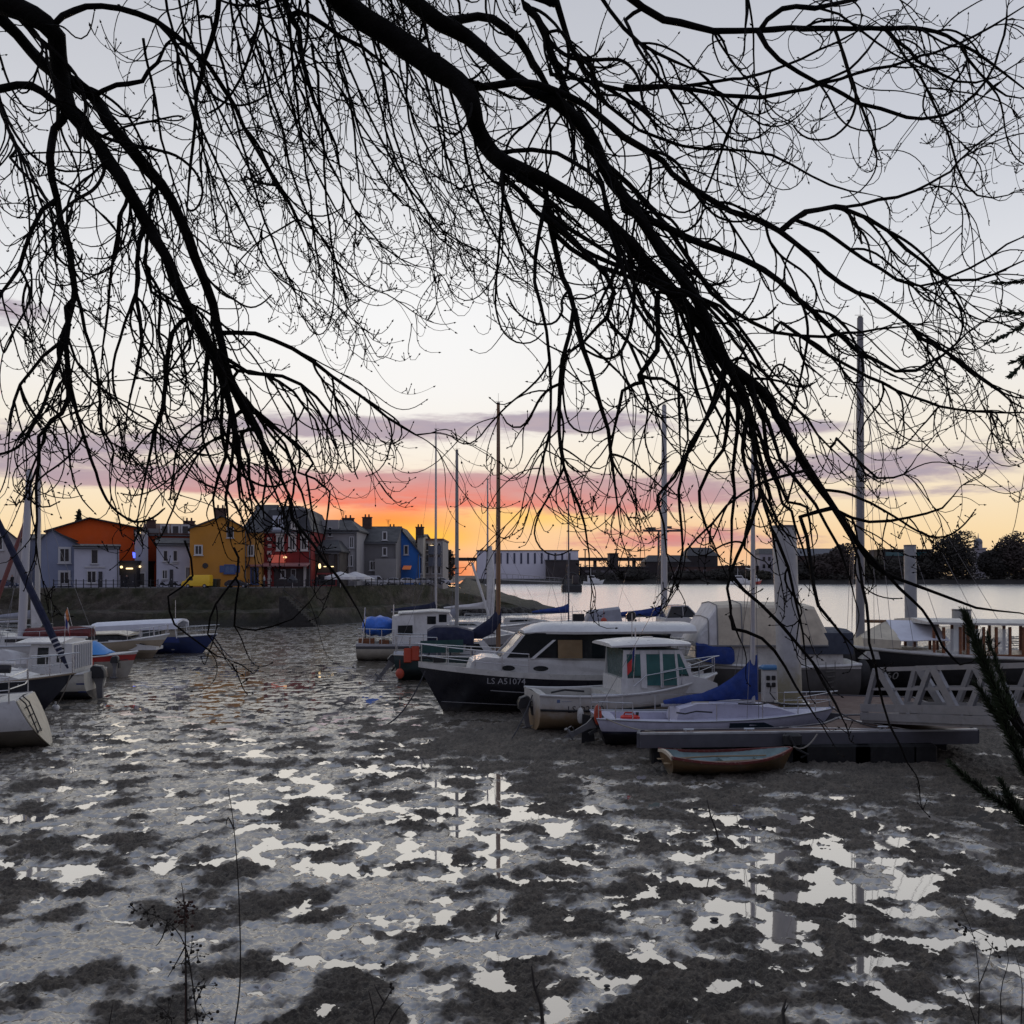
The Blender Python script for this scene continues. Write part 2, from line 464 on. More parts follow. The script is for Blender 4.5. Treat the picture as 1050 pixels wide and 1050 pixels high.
LK(trange(nt, at_.outputs['Fac'], 0.15, 0.95, 0.85, 0.14), bs.inputs['Roughness'])
LK(trange(nt, at_.outputs['Fac'], 0.25, 0.95, 0.15, 1.0), bs.inputs['Specular IOR Level'])
bp = nt.nodes.new('ShaderNodeBump'); bp.inputs['Distance'].default_value = 0.02
LK(trange(nt, at_.outputs['Fac'], 0.3, 0.9, 1.0, 0.08), bp.inputs['Strength'])
LK(tnoise(nt, geo.outputs['Position'], 26, 6, 0.75), bp.inputs['Height']); LK(bp.outputs[0], bs.inputs['Normal'])
bs.inputs['IOR'].default_value = 2.5
me.materials.append(mud)
o = bpy.data.objects.new('mud_flat', me); COL.objects.link(o); tag(o, kind='structure')

# ------------------------------------------------------------------ water: still pools on the flat, the river beyond
def water_mat(name, rough, ripple, col, metal):
    m = bpy.data.materials.new(name); m.use_nodes = True; nt = m.node_tree; b = nt.nodes['Principled BSDF']
    b.inputs['Base Color'].default_value = (*col, 1); b.inputs['Roughness'].default_value = rough; b.inputs['IOR'].default_value = 1.33; b.inputs['Metallic'].default_value = metal
    g = nt.nodes.new('ShaderNodeNewGeometry'); mp = nt.nodes.new('ShaderNodeMapping'); mp.inputs['Scale'].default_value = (0.35, 1.0, 1)
    nt.links.new(g.outputs['Position'], mp.inputs[0])
    bp = nt.nodes.new('ShaderNodeBump'); bp.inputs['Strength'].default_value = ripple; bp.inputs['Distance'].default_value = 0.05
    nt.links.new(tnoise(nt, mp.outputs[0], 1.6, 5, 0.6), bp.inputs['Height']); nt.links.new(bp.outputs[0], b.inputs['Normal'])
    return m
m = MB(); m.add([(-45, 4, 0), (45, 4, 0), (45, 50, 0), (-45, 50, 0)], [(0, 1, 2, 3)])
tag(m.build('pool_water', water_mat('pool_water', 0.02, 0.02, (0.64, 0.60, 0.53), 0.85)), kind='structure')
m = MB(); m.add([(-60, 50, 0), (1200, 50, 0), (1200, 520, 0), (-60, 520, 0)], [(0, 1, 2, 3)])
tag(m.build('river_water', water_mat('river_water', 0.2, 1.0, (0.8, 0.8, 0.8), 0.85)), kind='structure')

# ------------------------------------------------------------------ the near bank, below the frame
GRASSY = mat('grassy_earth', (0.035, 0.035, 0.018), 0.95, var=0.5, vscale=1.5, dirt=0.5, bump=1.0, bscale=6)
m = MB()
nx = 60
for j, (y, z) in enumerate([(-60, 2.9), (-8, 2.85), (1.5, 2.8), (3, 2.35), (5, 1.45), (7, 0.55), (8.6, 0.02), (9.2, -0.3)]):
    for i in range(nx):
        x = -60 + 120 * i / (nx - 1)
        m.v.append((x, y + 0.25 * math.sin(x * 1.3 + j), z + 0.08 * math.sin(x * 2.1 + j * 1.7)))
for j in range(7):
    for i in range(nx - 1):
        m.f.append((j * nx + i, j * nx + i + 1, (j + 1) * nx + i + 1, (j + 1) * nx + i)); m.m.append(0)
tag(m.build('river_bank', GRASSY, smooth='all'), kind='structure')

# ------------------------------------------------------------------ the quay: stone toe, ledge, weedy wall, and the land behind it
QZ = 3.28
plan = [(-330, 78), (-150, 80), (0, 83), (120, 83.6), (250, 84), (330, 87), (400, 96), (455, 104), (490, 110), (530, 114), (562, 117)]
tops = [QZ, QZ, QZ, QZ, QZ, 3.3, 3.4, 3.4, 2.4, 1.3, 0.15]
def quay_mat():
    m = bpy.data.materials.new('weedy_quay_stone'); m.use_nodes = True; nt = m.node_tree; b = nt.nodes['Principled BSDF']
    g = nt.nodes.new('ShaderNodeNewGeometry'); P = g.outputs['Position']
    sp = nt.nodes.new('ShaderNodeSeparateXYZ'); nt.links.new(P, sp.inputs[0])
    big = tnoise(nt, P, 0.35, 6, 0.65); sm = tnoise(nt, P, 2.4, 6, 0.7)
    stone = tmix(nt, trange(nt, sm, 0.35, 0.7), (0.055, 0.046, 0.036), (0.11, 0.092, 0.07))
    grass = tmix(nt, trange(nt, sm, 0.3, 0.7), (0.022, 0.025, 0.010), (0.055, 0.052, 0.026))
    c = tmix(nt, trange(nt, big, 0.4, 0.58), stone, grass)
    ma = nt.nodes.new('ShaderNodeMath'); ma.operation = 'MULTIPLY_ADD'; nt.links.new(big, ma.inputs[0]); ma.inputs[1].default_value = 1.6; nt.links.new(sp.outputs[2], ma.inputs[2])
    c = tmix(nt, trange(nt, ma.outputs[0], 1.1, 1.9, 0.9, 0.0), c, (0.025, 0.024, 0.018))
    nt.links.new(c, b.inputs['Base Color']); b.inputs['Roughness'].default_value = 0.9
    bp = nt.nodes.new('ShaderNodeBump'); bp.inputs['Strength'].default_value = 0.9; bp.inputs['Distance'].default_value = 0.25
    nt.links.new(tnoise(nt, P, 1.8, 6, 0.7), bp.inputs['Height']); nt.links.new(bp.outputs[0], b.inputs['Normal'])
    return m
QM = quay_mat()
def dense(pts, step):
    out = []
    for a, b in zip(pts[:-1], pts[1:]):
        n = max(1, int(math.dist(a[:2], b[:2]) / step))
        for k in range(n): out.append(tuple(a[i] + (b[i] - a[i]) * k / n for i in range(3)))
    out.append(pts[-1]); return out
base = dense([(gx(p, Y), Y, t) for (p, Y), t in zip(plan, tops)], 0.8)
m = MB(); rnd = random.Random(3)
prof = [(-1.0, -0.4), (0.0, 0.0), (0.35, 0.17), (0.6, 0.36), (1.0, 0.40), (1.9, 0.43), (2.1, 0.60), (2.25, 0.8), (2.4, 1.0), (3.4, 1.0)]
NP = len(prof)
for i, (x, y, t) in enumerate(base):
    a = base[max(i - 1, 0)]; b = base[min(i + 1, len(base) - 1)]
    d = Vector((b[0] - a[0], b[1] - a[1])).normalized(); nrm = Vector((-d.y, d.x))          # inland
    for k, (off, zz) in enumerate(prof):
        j = 0.0 if k in (0, NP - 1, NP - 2) else rnd.uniform(-0.16, 0.16)
        m.v.append((x + nrm.x * (off + j), y + nrm.y * (off + j), zz * t + (rnd.uniform(-0.07, 0.1) if 0 < k < NP - 2 else 0)))
for i in range(len(base) - 1):
    for k in range(NP - 1):
        m.f.append((i * NP + k, (i + 1) * NP + k, (i + 1) * NP + k + 1, i * NP + k + 1)); m.m.append(0)
tag(m.build('quay_wall', QM), 'weedy stone quay wall with a ledge below the coloured houses', 'quay wall')
PAVE = mat('quay_pavement', (0.10, 0.095, 0.09), 0.85, var=0.3, vscale=0.4)
m = MB()
ed = []
for i in range(0, len(base)):
    x, y, t = base[i]
    if t < 3.2: break
    a = base[max(i - 1, 0)]; b = base[min(i + 1, len(base) - 1)]
    d = Vector((b[0] - a[0], b[1] - a[1])).normalized(); ed.append((x - d.y * 3.3, y + d.x * 3.3, t - 0.004))
poly = ed + [(gx(470, 140), 140, 3.4), (gx(478, 470), 470, 3.4), (-420, 470, 3.3), (-420, 80, 3.3)]
m.add(poly, [tuple(range(len(poly)))])
tag(m.build('quayside_ground', PAVE), kind='structure')
# rough slope that closes the point behind the quay
m = MB()
crest = []
for i in range(len(ed) - 1, len(base)):
    x, y, t = base[i]; p0 = base[max(i - 1, 0)]; p1 = base[min(i + 1, len(base) - 1)]
    d = Vector((p1[0] - p0[0], p1[1] - p0[1])).normalized(); crest.append((x - d.y * 3.2, y + d.x * 3.2, t - 0.01))
c0 = crest[0]
for k, fr in enumerate((0, .25, .5, .75, 1)):
    for i, (x, y, t) in enumerate(crest):
        u = i / (len(crest) - 1)
        bx, by = gx(470 + 110 * u, 150 - 20 * u), 150 - 20 * u
        m.v.append((x + (bx - x) * fr, y + (by - y) * fr, t * (1 - fr * 0.2 * (1 - u)) - 0.6 * u * fr + 0.12 * math.sin(i * 1.7 + k)))
nc_ = len(crest)
for k in range(4):
    for i in range(nc_ - 1):
        m.f.append((k * nc_ + i, k * nc_ + i + 1, (k + 1) * nc_ + i + 1, (k + 1) * nc_ + i)); m.m.append(0)
m.add([(gx(470, 150) - .2, 149, 2.7), (gx(580, 130), 130, -0.7), (gx(500, 470), 470, -0.5), (gx(478, 470), 470, 3.2)], [(0, 1, 2, 3)])
tag(m.build('quay_point_slope', QM), kind='structure')
# boulders on the point
ROCK = mat('dark_boulder', (0.045, 0.042, 0.037), 0.9, var=0.5, bump=0.8, bscale=4)
rk = random.Random(5); rocks = []
for i in range(46):
    t = rk.random() ** 0.8
    px = 455 + 108 * t; Yb = 103.5 + 13.5 * t
    x, y, z = gx(px, Yb), Yb - rk.uniform(-0.8, 1.3), rk.uniform(-0.05, 0.15) + (1 - t) * rk.uniform(0, 1.0)
    m = MB(); s = rk.uniform(0.3, 0.75)
    m.sphere((0, 0, 0), s, 7, 5, scale=(rk.uniform(.9, 1.5), rk.uniform(.8, 1.2), rk.uniform(.5, .8)))
    m.v = [(a * rk.uniform(.82, 1.15), b * rk.uniform(.82, 1.15), c * rk.uniform(.82, 1.15)) for a, b, c in m.v]
    ob = m.build('boulder', ROCK); ob.location = (x, y, z); ob.rotation_euler = (rk.uniform(-.4, .4), rk.uniform(-.4, .4), rk.uniform(0, 6))
    tag(ob, 'dark grey boulder lying on the tip of the quay point by the river', 'boulder', 'boulders along the quay point')
# ------------------------------------------------------------------ boat kit
class Hull:
    """lofted hull: x 0 (stern) .. L (bow), keel at z 0; the same formulas give the surface for stripes and lettering"""
    def __init__(s, L, B, zs=(0.9, 0.85, 1.3), transom=0.8, rake=0.9, srake=0.0, k0=3.6, k1=1.25, bowpow=2.3, zk=0.0):
        s.L, s.B, s.zs, s.tr, s.rake, s.srake, s.k0, s.k1, s.bp, s.zk = L, B, zs, transom, rake, srake, k0, k1, bowpow, zk
    def b(s, t):
        if t < 0.42: return s.B / 2 * (s.tr + (1 - s.tr) * math.sin(math.pi / 2 * t / 0.42))
        return max(0.02, s.B / 2 * (1 - ((t - 0.42) / 0.58) ** s.bp))
    def zsh(s, t):
        a, m, c = s.zs
        return a * (1 - t) * (1 - 2 * t) + 4 * m * t * (1 - t) + c * t * (2 * t - 1)
    def pt(s, t, q, side=-1):
        u = max(0.0, (t - 0.35) / 0.65)
        k = s.k0 + (s.k1 - s.k0) * u ** 1.3
        x = (s.srake + (s.L - s.rake - s.srake) * t) * (1 - q) + s.L * t * q
        y = s.b(t) * (1 - (1 - q) ** k)
        return Vector((x, side * y, s.zk + (s.zsh(t) - s.zk) * q))
    def on(s, x, z, side=-1):
        """surface point at (x, z)"""
        t = min(max(x / s.L, 0.0), 1.0); q = .5
        for _ in range(12):
            q = min(max((z - s.zk) / max(s.zsh(t) - s.zk, .05), 0), 1)
            x0 = s.srake * (1 - q); x1 = (s.L - s.rake) * (1 - q) + s.L * q
            t = min(max((x - x0) / (x1 - x0), 0.0), 1.0)
        return s.pt(t, q, side)
    def mesh(s, nt=26, nq=11):
        m = MB()
        rings = []
        for i in range(nt + 1):
            t = i / nt
            P = [s.pt(t, j / nq, 1) for j in range(nq, 0, -1)] + [s.pt(t, 0, 1)] + [s.pt(t, j / nq, -1) for j in range(1, nq + 1)]
            rings.append(P)
        m.loft(rings, closed=False, caps=False)
        n = len(rings[0]); m.f.append(tuple(range(n))); m.m.append(0)      # transom
        return m
    def deck(s, cut=None, inset=0.97, drop=0.02, camber=0.05, nt=26):
        """deck sheet; cut = (x0, x1, fraction of the beam, sole height) leaves an open cockpit with walls and a sole"""
        m = MB(); ts = sorted(set([i / nt for i in range(nt + 1)] + ([cut[0] / s.L, cut[1] / s.L] if cut else [])))
        fr = cut[2] if cut else 0.6
        prev = None
        for t in ts:
            b = s.b(t) * inset; z = s.zsh(t) - drop; x = s.L * t
            row = [Vector((x, y * b, z + camber * (1 - abs(y)))) for y in (-1, -fr, 0, fr, 1)]
            if prev is not None:
                o = len(m.v); m.v.extend([tuple(p) for p in prev + row])
                xm = (prev[0].x + x) / 2
                inside = cut and cut[0] < xm < cut[1]
                for j in range(4):
                    if inside and j in (1, 2): continue
                    m.f.append((o + j, o + j + 1, o + 5 + j + 1, o + 5 + j)); m.m.append(0)
                if inside:
                    for j in (1, 3):
                        a, c = prev[j], row[j]
                        m.add([a, c, (c.x, c.y, cut[3]), (a.x, a.y, cut[3])], [(0, 1, 2, 3)])
                    m.add([(prev[1].x, prev[1].y, cut[3]), (row[1].x, row[1].y, cut[3]), (row[3].x, row[3].y, cut[3]), (prev[3].x, prev[3].y, cut[3])], [(0, 1, 2, 3)])
                    for p in ([prev] if abs(prev[0].x - cut[0]) < .01 else []) + ([row] if abs(x - cut[1]) < .01 else []):
                        m.add([p[1], p[2], p[3], (p[3].x, p[3].y, cut[3]), (p[1].x, p[1].y, cut[3])], [(0, 1, 2, 3, 4)])
            prev = row
        return m
    def rub(s, r=0.03, q=0.985, mat=0, t0=0.0, t1=1.0, sides=(-1, 1), m=None):
        m = m or MB()
        for sd in sides:
            m.tube([s.pt(t0 + (t1 - t0) * i / 24, q, sd) + Vector((0, sd * r * .5, 0)) for i in range(25)], r, 6, mat)
        return m
    def rail(s, x0, x1, h, r=0.014, mid=True, n=4, sides=(-1, 1), inset=0.92, close=False, m=None):
        m = m or MB(); tops = {}
        for sd in sides:
            line = []
            for i in range(13):
                t = (x0 + (x1 - x0) * i / 12) / s.L
                line.append(Vector((s.L * t, sd * s.b(min(t, 0.985)) * inset, s.zsh(t) + h)))
            m.tube(line, r)
            tops[sd] = line[-1]
            if mid: m.tube([p - Vector((0, 0, h * .5)) for p in line], r * .7)
            for k in range(n + 1):
                p = line[int(round(12 * k / n))]; m.tube([p - Vector((0, 0, h + .02)), p], r)
        if close and len(sides) == 2:
            a, b = tops[-1], tops[1]; m.tube([a, (a + b) / 2 + Vector((.18, 0, .02)), b], r)
        return m

class Boat:
    """thing at a place with a heading; P() carries a photo point onto the near side plane and back into the boat's own metres"""
    def __init__(s, name, label, cat, stern, heading, near, z=0.0, group=None, heel=0.0):
        s.root = thing(name, label, cat, (stern[0], stern[1], z), heading, group, rx=heel)
        s.M = Matrix.Translation((stern[0], stern[1], z)) @ Matrix.Rotation(heading, 4, 'Z')
        s.Mi = s.M.inverted(); s.near = near
    def P(s, px, py, y=None):
        yy = s.near if y is None else y
        o = s.Mi @ Vector((0, 0, H)); p = s.Mi @ at(px, py, 10.0); d = p - o
        k = (yy - o.y) / d.y
        q = o + d * k
        return (q.x, q.z)
    def poly(s, pts, y=None): return [s.P(a, b, y) for a, b in pts]
    def part(s, name, mb, mats, parent=None, smooth=True):
        if name in ('window', 'curtain', 'wheelhouse_post', 'wheelhouse_window', 'cabin_window', 'oar', 'life_jacket', 'stern_locker', 'canopy_post', 'spinnaker_pole', 'hatch_window', 'tyre_fender', 'window_frame', 'hood_frame'):
            return build_each(mb, name, mats, parent or s.root, smooth)[0]
        return mb.build(name, mats, parent or s.root, smooth)

def cabin_mb(poly, w, mat=0, m=None):
    """closed body from a side profile (x, z); w(z) or w(x, z) = half width there"""
    m = m or MB()
    f = w if callable(w) else (lambda x, z: w)
    return m.prism([(x, -f(x, z), z) for x, z in poly], [(x, f(x, z), z) for x, z in poly], mat)
def panel_mb(poly, w, t=0.02, off=0.012, sides=(-1, 1), m=None, mat=0):
    m = m or MB(); f = w if callable(w) else (lambda x, z: w)
    for sd in sides:
        m.prism([(x, sd * (f(x, z) + off), z) for x, z in poly], [(x, sd * (f(x, z) + off - t), z) for x, z in poly], mat)
    return m
def rpoly(x0, z0, x1, z1, r=0.05, n=3):
    out = []
    for cx, cz, a0 in ((x1 - r, z1 - r, 0), (x0 + r, z1 - r, 90), (x0 + r, z0 + r, 180), (x1 - r, z0 + r, 270)):
        for k in range(n + 1):
            a = R(a0 + 90 * k / n); out.append((cx + r * math.cos(a), cz + r * math.sin(a)))
    return out
def ell(cx, cz, rx, rz, n=14): return [(cx + rx * math.cos(2 * math.pi * k / n), cz + rz * math.sin(2 * math.pi * k / n)) for k in range(n)]

def mast(boat, x, z0, ztop, r=0.07, m=MASTM, spreaders=(0.55,), hull=None, stays=True, y=0.0, parent=None, lean=0.0, sprd=0.55, bow=None, stern=None):
    mb = MB(); h = ztop - z0
    mb.tube([(x - lean * h * k, y, z0 + h * k) for k in (0, .25, .5, .75, 1)], [r, r, r * .95, r * .85, r * .7], 10)
    o = boat.part('mast', mb, m, parent)
    for k, fz in enumerate(spreaders):
        s_ = MB(); zz = z0 + h * fz; xx = x - lean * h * fz
        for sd in (-1, 1): s_.tube([(xx, y, zz), (xx - .06, y + sd * sprd, zz + .04)], [.022, .014], 5)
        boat.part('spreader', s_, m, o)
    s_ = MB(); xx = x - lean * h
    s_.tube([(xx, y, ztop), (xx, y, ztop + .45)], .008, 4); s_.tube([(xx - .12, y, ztop + .1), (xx + .2, y, ztop + .1)], .01, 4)
    s_.box((xx, y, ztop + .03), (.14, .08, .06))
    boat.part('masthead', s_, BLACK, o)
    if stays and hull:
        w = MB(); rw = 0.008
        bow = bow or (hull.L - .1, 0, hull.zsh(.98)); stern = stern or (.1, 0, hull.zsh(0))
        w.tube([(xx, y, ztop - .05), bow], rw, 4); w.tube([(xx, y, ztop - .05), stern], rw, 4)
        t = x / hull.L
        for sd in (-1, 1):
            ch = Vector((x - .1, sd * hull.b(t) * .95, hull.zsh(t)))
            zz = z0 + h * spreaders[0] if spreaders else z0 + h * .5
            w.tube([ch, (x - lean * h * .5 - .06, y + sd * sprd, zz + .04), (xx, y, ztop - .1)], rw, 4)
            w.tube([ch + Vector((-.3, 0, 0)), (x - lean * h * .5, y, zz)], rw, 4)
        boat.part('rigging', w, WIRE, None, False)
    return o

def outboard(boat, x, y, z, tilt=0.0, s=1.0, facing=-1):
    """outboard motor hung on the transom: cowling, leg and propeller"""
    piv = Vector((x, y, z)); M = Matrix.Rotation(tilt, 3, 'Y')
    def T(m):
        m.v = [tuple(piv + M @ (Vector(p) * s)) for p in m.v]; return m
    m = MB()
    pr = [(-.18, 0), (-.17, .2), (-.08, .34), (.14, .38), (.24, .3), (.26, .05), (.2, 0)]
    m.loft([[(a * (1 if k in (1, 2) else .86), yy, b * (1 if k in (1, 2) else .93) + .1) for a, b in pr] for k, yy in enumerate((-.15, -.1, .1, .15))])
    top = boat.part('outboard_motor', T(m), ENGINE)
    m = MB(); m.loft([[(cx - w, -h, zz), (cx + w, -h, zz), (cx + w, h, zz), (cx - w, h, zz)] for cx, w, h, zz in ((.03, .16, .1, .1), (.03, .09, .06, -.1), (.03, .07, .045, -.55), (.02, .1, .04, -.7))])
    m.box((.02, 0, -.52), (.34, .14, .015)); m.tube([(.2, 0, -.7), (.05, 0, -.68), (-.14, 0, -.68), (-.2, 0, -.68)], [.01, .055, .05, .03], 8)
    m.prism([(.1, -.008, -.72), (-.06, -.008, -.72), (-.02, -.008, -.9)], [(.1, .008, -.72), (-.06, .008, -.72), (-.02, .008, -.9)])
    boat.part('lower_leg', T(m), ENGINEG, top)
    m = MB()
    for k in range(3):
        a = 2 * math.pi * k / 3
        m.sphere((-.2, math.sin(a) * .09, -.68 + math.cos(a) * .09), .075, 6, 4, scale=(.25, .8 + .2 * abs(math.sin(a)), .8 + .2 * abs(math.cos(a))))
    boat.part('propeller', T(m), ENGINEG, top)
    m = MB(); m.tube([(.22, 0, .22), (.55, .02, .26), (.72, .03, .25)], [.025, .02, .028], 6); m.box((.26, 0, -.05), (.07, .22, .28))
    boat.part('clamp_bracket', T(m), BLACK, top)

def flag(boat, x, y, z, cols, w=0.45, h=0.3, tilt=0.25, staff=0.7, limp=True):
    m = MB(); m.tube([(x, y, z), (x + tilt * staff * boat_dir(boat), y, z + staff)], .012, 5)
    st = boat.part('flagstaff', m, STEEL)
    m = MB(); n = len(cols); tx = x + tilt * staff * boat_dir(boat); tz = z + staff - .03
    for c in range(n):
        rows_ = []
        for i in range(4):
            for j in (0, 1): pass
        nn = 7; A = []; B = []
        for i in range(nn):
            f = i / (nn - 1)
            for side, lst in ((0, A), (1, B)):
                u = (c + side) / n * w
                # cloth hangs limp in folds from the staff
                px = tx - tilt * f * h * .6 * boat_dir(boat) + .10 * u * math.cos(6 * u) * (-1) * boat_dir(boat)
                py = y + .16 * u * math.sin(9 * u + 1) + .01 * side
                lst.append((px - u * .35 * boat_dir(boat), py, tz - f * h - u * .75))
        o = len(m.v); m.v.extend(A + B)
        for i in range(nn - 1): m.f.append((o + i, o + i + 1, o + nn + i + 1, o + nn + i)); m.m.append(c)
    o = boat.part('flag', m, cols, st)
def boat_dir(b): return 1

def buoy(boat, x, y, z, r, m, name='fender', stretch=1.5):
    mb = MB(); mb.sphere((x, y, z), r, 10, 8, scale=(1, 1, stretch)); mb.tube([(x, y, z + r * stretch * .9), (x, y * .97, z + r * stretch + .35)], .012, 4)
    return boat.part(name, mb, m)

def letters(boat, hull, text, x, z, size, m, side=-1, mirror=False, parent=None, off=0.012):
    cu = bpy.data.curves.new('lettering', 'FONT'); cu.body = text; cu.size = size; cu.resolution_u = 2
    tmp = bpy.data.objects.new('lettering', cu); COL.objects.link(tmp)
    bpy.context.view_layer.update()
    me_ = bpy.data.meshes.new_from_object(tmp.evaluated_get(bpy.context.evaluated_depsgraph_get()))
    bpy.data.objects.remove(tmp); bpy.data.curves.remove(cu)
    bm = bmesh.new(); bm.from_mesh(me_)
    bmesh.ops.triangulate(bm, faces=bm.faces)
    for v in bm.verts:
        xx = x - v.co.x if mirror else x + v.co.x
        p = hull.on(xx, z + v.co.y, side); v.co = (p.x, p.y + side * off, p.z)
    bm.to_mesh(me_); bm.free(); me_.materials.append(m)
    o = bpy.data.objects.new('lettering', me_); COL.objects.link(o); o.parent = parent or boat.root
    return o

def hullmat(name, base, bands, rough=0.35, **k): return mat(name, base, rough, bands=bands, var=0.12, dirt=0.2, **k)
MUDC = (0.055, 0.048, 0.038)
PI = math.pi
# ================================================================== boats on the right
# --- navy motor cruiser, bow to the left
Yc = 31.9
b = Boat('motor_cruiser', 'navy blue hulled motor cruiser with white wheelhouse roof, lettered LS A51074', 'motor cruiser', (gx(709, Yc + .7), Yc + .7), PI + R(7), 1.45)
hb = Hull(9.0, 2.95, zs=(1.22, 1.18, 1.50), transom=.86, rake=.85, k0=4.2, k1=1.15, bowpow=2.1, zk=-.08)
b.part('hull', hb.mesh(), hullmat('navy_hull', (0.012, 0.013, 0.02), [(.13, (0.006, 0.0065, 0.012))], grime=(0.02, .35, (0.03, 0.026, 0.02))))
m = hb.rub(.018, .62, t0=.0, t1=.78); hb.rub(.014, .28, t0=0, t1=.985, m=m); b.part('hull_stripe', m, mat('stripe_grey', (.16, .16, .16), .4))
m = MB()
for sd in (-1, 1):
    ring = []
    for i in range(25):
        t = i / 24; p = hb.pt(t, 1, sd); h_ = .13 + .02 * t
        ring.append([p + Vector((0, sd * .015, -.03)), p + Vector((0, sd * .01, h_)), p + Vector((0, -sd * .05 * min(1, (1 - t) * 8), h_)), p + Vector((0, -sd * .05 * min(1, (1 - t) * 8), -.03))])
    m.loft(ring)
b.part('bulwark', m, DIRTYWHITE)
b.part('deck', hb.deck(), DIRTYWHITE)
cw = lambda x, z: max(.12, min(1.2, hb.b(min(max(x / hb.L, 0), .98)) * .84) - .12 * max(0, z - 1.9))
pz = lambda *a: [b.P(*q) for q in a]
trunk = pz((482, 692), (487, 680), (500, 675.5), (514, 676.5), (690, 681), (712, 681), (712, 698), (600, 698), (500, 696))
b.part('coachroof', cabin_mb(trunk, cw), WHITE)
m = panel_mb(ell(*b.P(523, 686.5), .21, .085), cw, .03); panel_mb(ell(*b.P(556, 686.5), .24, .085), cw, .03, m=m)
b.part('porthole', panel_mb(ell(*b.P(523, 686.5), .21, .085), cw, .03, sides=(1,)), GLASS)
b.part('porthole', panel_mb(ell(*b.P(556, 686.5), .24, .085), cw, .03, sides=(1,)), GLASS)
b.part('porthole', panel_mb(ell(*b.P(540, 686.5), .24, .085), cw, .03, sides=(-1,)), GLASS)
ww = lambda x, z: max(.3, min(1.16, 1.16 - .3 * max(0, (x - 4.6) / 1.6)) - .10 * max(0, z - 2.0))
house = pz((514, 680), (516, 677), (541, 652), (552, 650), (690, 652), (692, 682))
b.part('wheelhouse', cabin_mb(house, ww), GLASS)
m = panel_mb(pz((514, 677), (538, 653), (541, 652), (521, 677)), ww, .03)
panel_mb(pz((546, 677), (569, 657), (572, 657), (550, 677)), ww, .04, m=m)
panel_mb(pz((514, 680), (514, 676), (640, 676.5), (690, 677), (690, 680)), ww, .05, off=.02, m=m)
b.part('window_frame', m, WHITE)
m = MB(); a, c = b.P(521, 675), b.P(539, 654)
m.prism([(a[0] + .05, -.62, a[1]), (a[0] + .05, .62, a[1]), (c[0] + .05, .55, c[1]), (c[0] + .05, -.55, c[1])], [(a[0] + .02, -.62, a[1]), (a[0] + .02, .62, a[1]), (c[0] + .02, .55, c[1]), (c[0] + .02, -.55, c[1])])
b.part('windscreen', m, mat('sky_lit_glass', (.25, .27, .3), .05, metal=.6))
b.part('curtain', panel_mb(pz((574, 676), (574, 657), (599, 657), (599, 676)), ww, .02, off=.008), mat('tan_curtain', (.22, .15, .075), .85, var=.2))
m = MB(); rl = []
for i in range(15):
    f = i / 14; x = b.P(541 + (716 - 541) * f, 650)[0]
    wdt = 1.30 * (1 - .5 * max(0, .28 - f) / .28 * .9); zt = b.P(560, 640.5)[1] - .10 * max(0, (.12 - f) / .12) ** 1.5 * 3 - .03 * f
    zb = b.P(560, 651)[1] - .0 * f
    hz = max(zt - zb, .08)
    rl.append([(x, wdt * y_, zb + hz * z_) for y_, z_ in ((-1, 0), (-1.02, .25), (-.9, .75), (-.55, 1), (0, 1.08), (.55, 1), (.9, .75), (1.02, .25), (1, 0))])
m.loft(rl); b.part('wheelhouse_roof', m, WHITE)
m = hb.rail(5.6, 8.9, .72, .016, n=4, close=True); b.part('pulpit', m, STEEL)
letters(b, hb, 'LS A51074', b.P(500, 704)[0] - .02, b.P(500, 702)[1] - .03, .27, mat('silver_letter', (.35, .35, .36), .4), side=1, mirror=True)
m = MB(); m.tube([(8.55, 0, 1.72), (8.7, 0, 1.80), (8.9, 0, 1.76)], .06, 6); m.box((8.35, 0, 1.7), (.35, .25, .18)); b.part('anchor_windlass', m, BLACK)
x = b.P(582, 650)[0]
m = MB(); m.tube([(x, .3, 2.5), (x, .3, 3.1)], .012, 5); m.tube([(x - .4, .1, 2.5), (x - .4, .1, 3.4)], .010, 5); b.part('aerial', m, STEEL)

# --- white pilothouse fishing boat, stern to the left and nearer
Ys = 28.4
b = Boat('fishing_boat', 'white pilothouse fishing boat with rust stained hull and teal windows', 'fishing boat', (gx(545, 28.1), 28.1), R(11), -1.12)
hb = Hull(5.6, 2.3, zs=(1.12, 1.10, 1.52), transom=.9, rake=.7, srake=.06, k0=4.5, k1=1.3, zk=-.06)
hl = b.part('hull', hb.mesh(), mat('stained_white_hull', (0.5, 0.49, 0.46), .4, var=.12, dirt=.25, grime=(.3, 1.0, (0.25, 0.165, 0.08)), bump=.15, bscale=3))
b.part('rub_rail', hb.rub(.035, .64), BLACK)
b.part('gunwale', hb.rub(.035, .99), WHITE)
b.part('deck', hb.deck(cut=(.25, 2.0, .8, .45)), DIRTYWHITE)
m = MB(); m.tube([b_ for b_ in [(.35, -.95, 1.16), (.75, -.9, 1.22), (1.3, -.93, 1.17)]], .03, 6); b.part('tiller_bar', m, BLACK)
w1 = lambda x, z: max(.25, .92 - .05 * max(0, z - 1.3) - .25 * max(0, (x - 3.6) / 1.4))
pz = lambda *a: [b.P(*q, -.92) for q in a]
lowr = pz((637, 712), (637, 696), (712, 694), (728, 697), (740, 702), (742, 712))
b.part('cuddy', cabin_mb(lowr, w1), WHITE)
hp = pz((642, 698), (640, 666), (698, 666), (713, 694), (712, 698))
b.part('pilothouse', cabin_mb(hp, lambda x, z: w1(x, z) - .03), mat('pilothouse_inside', (.05, .09, .085), .25))
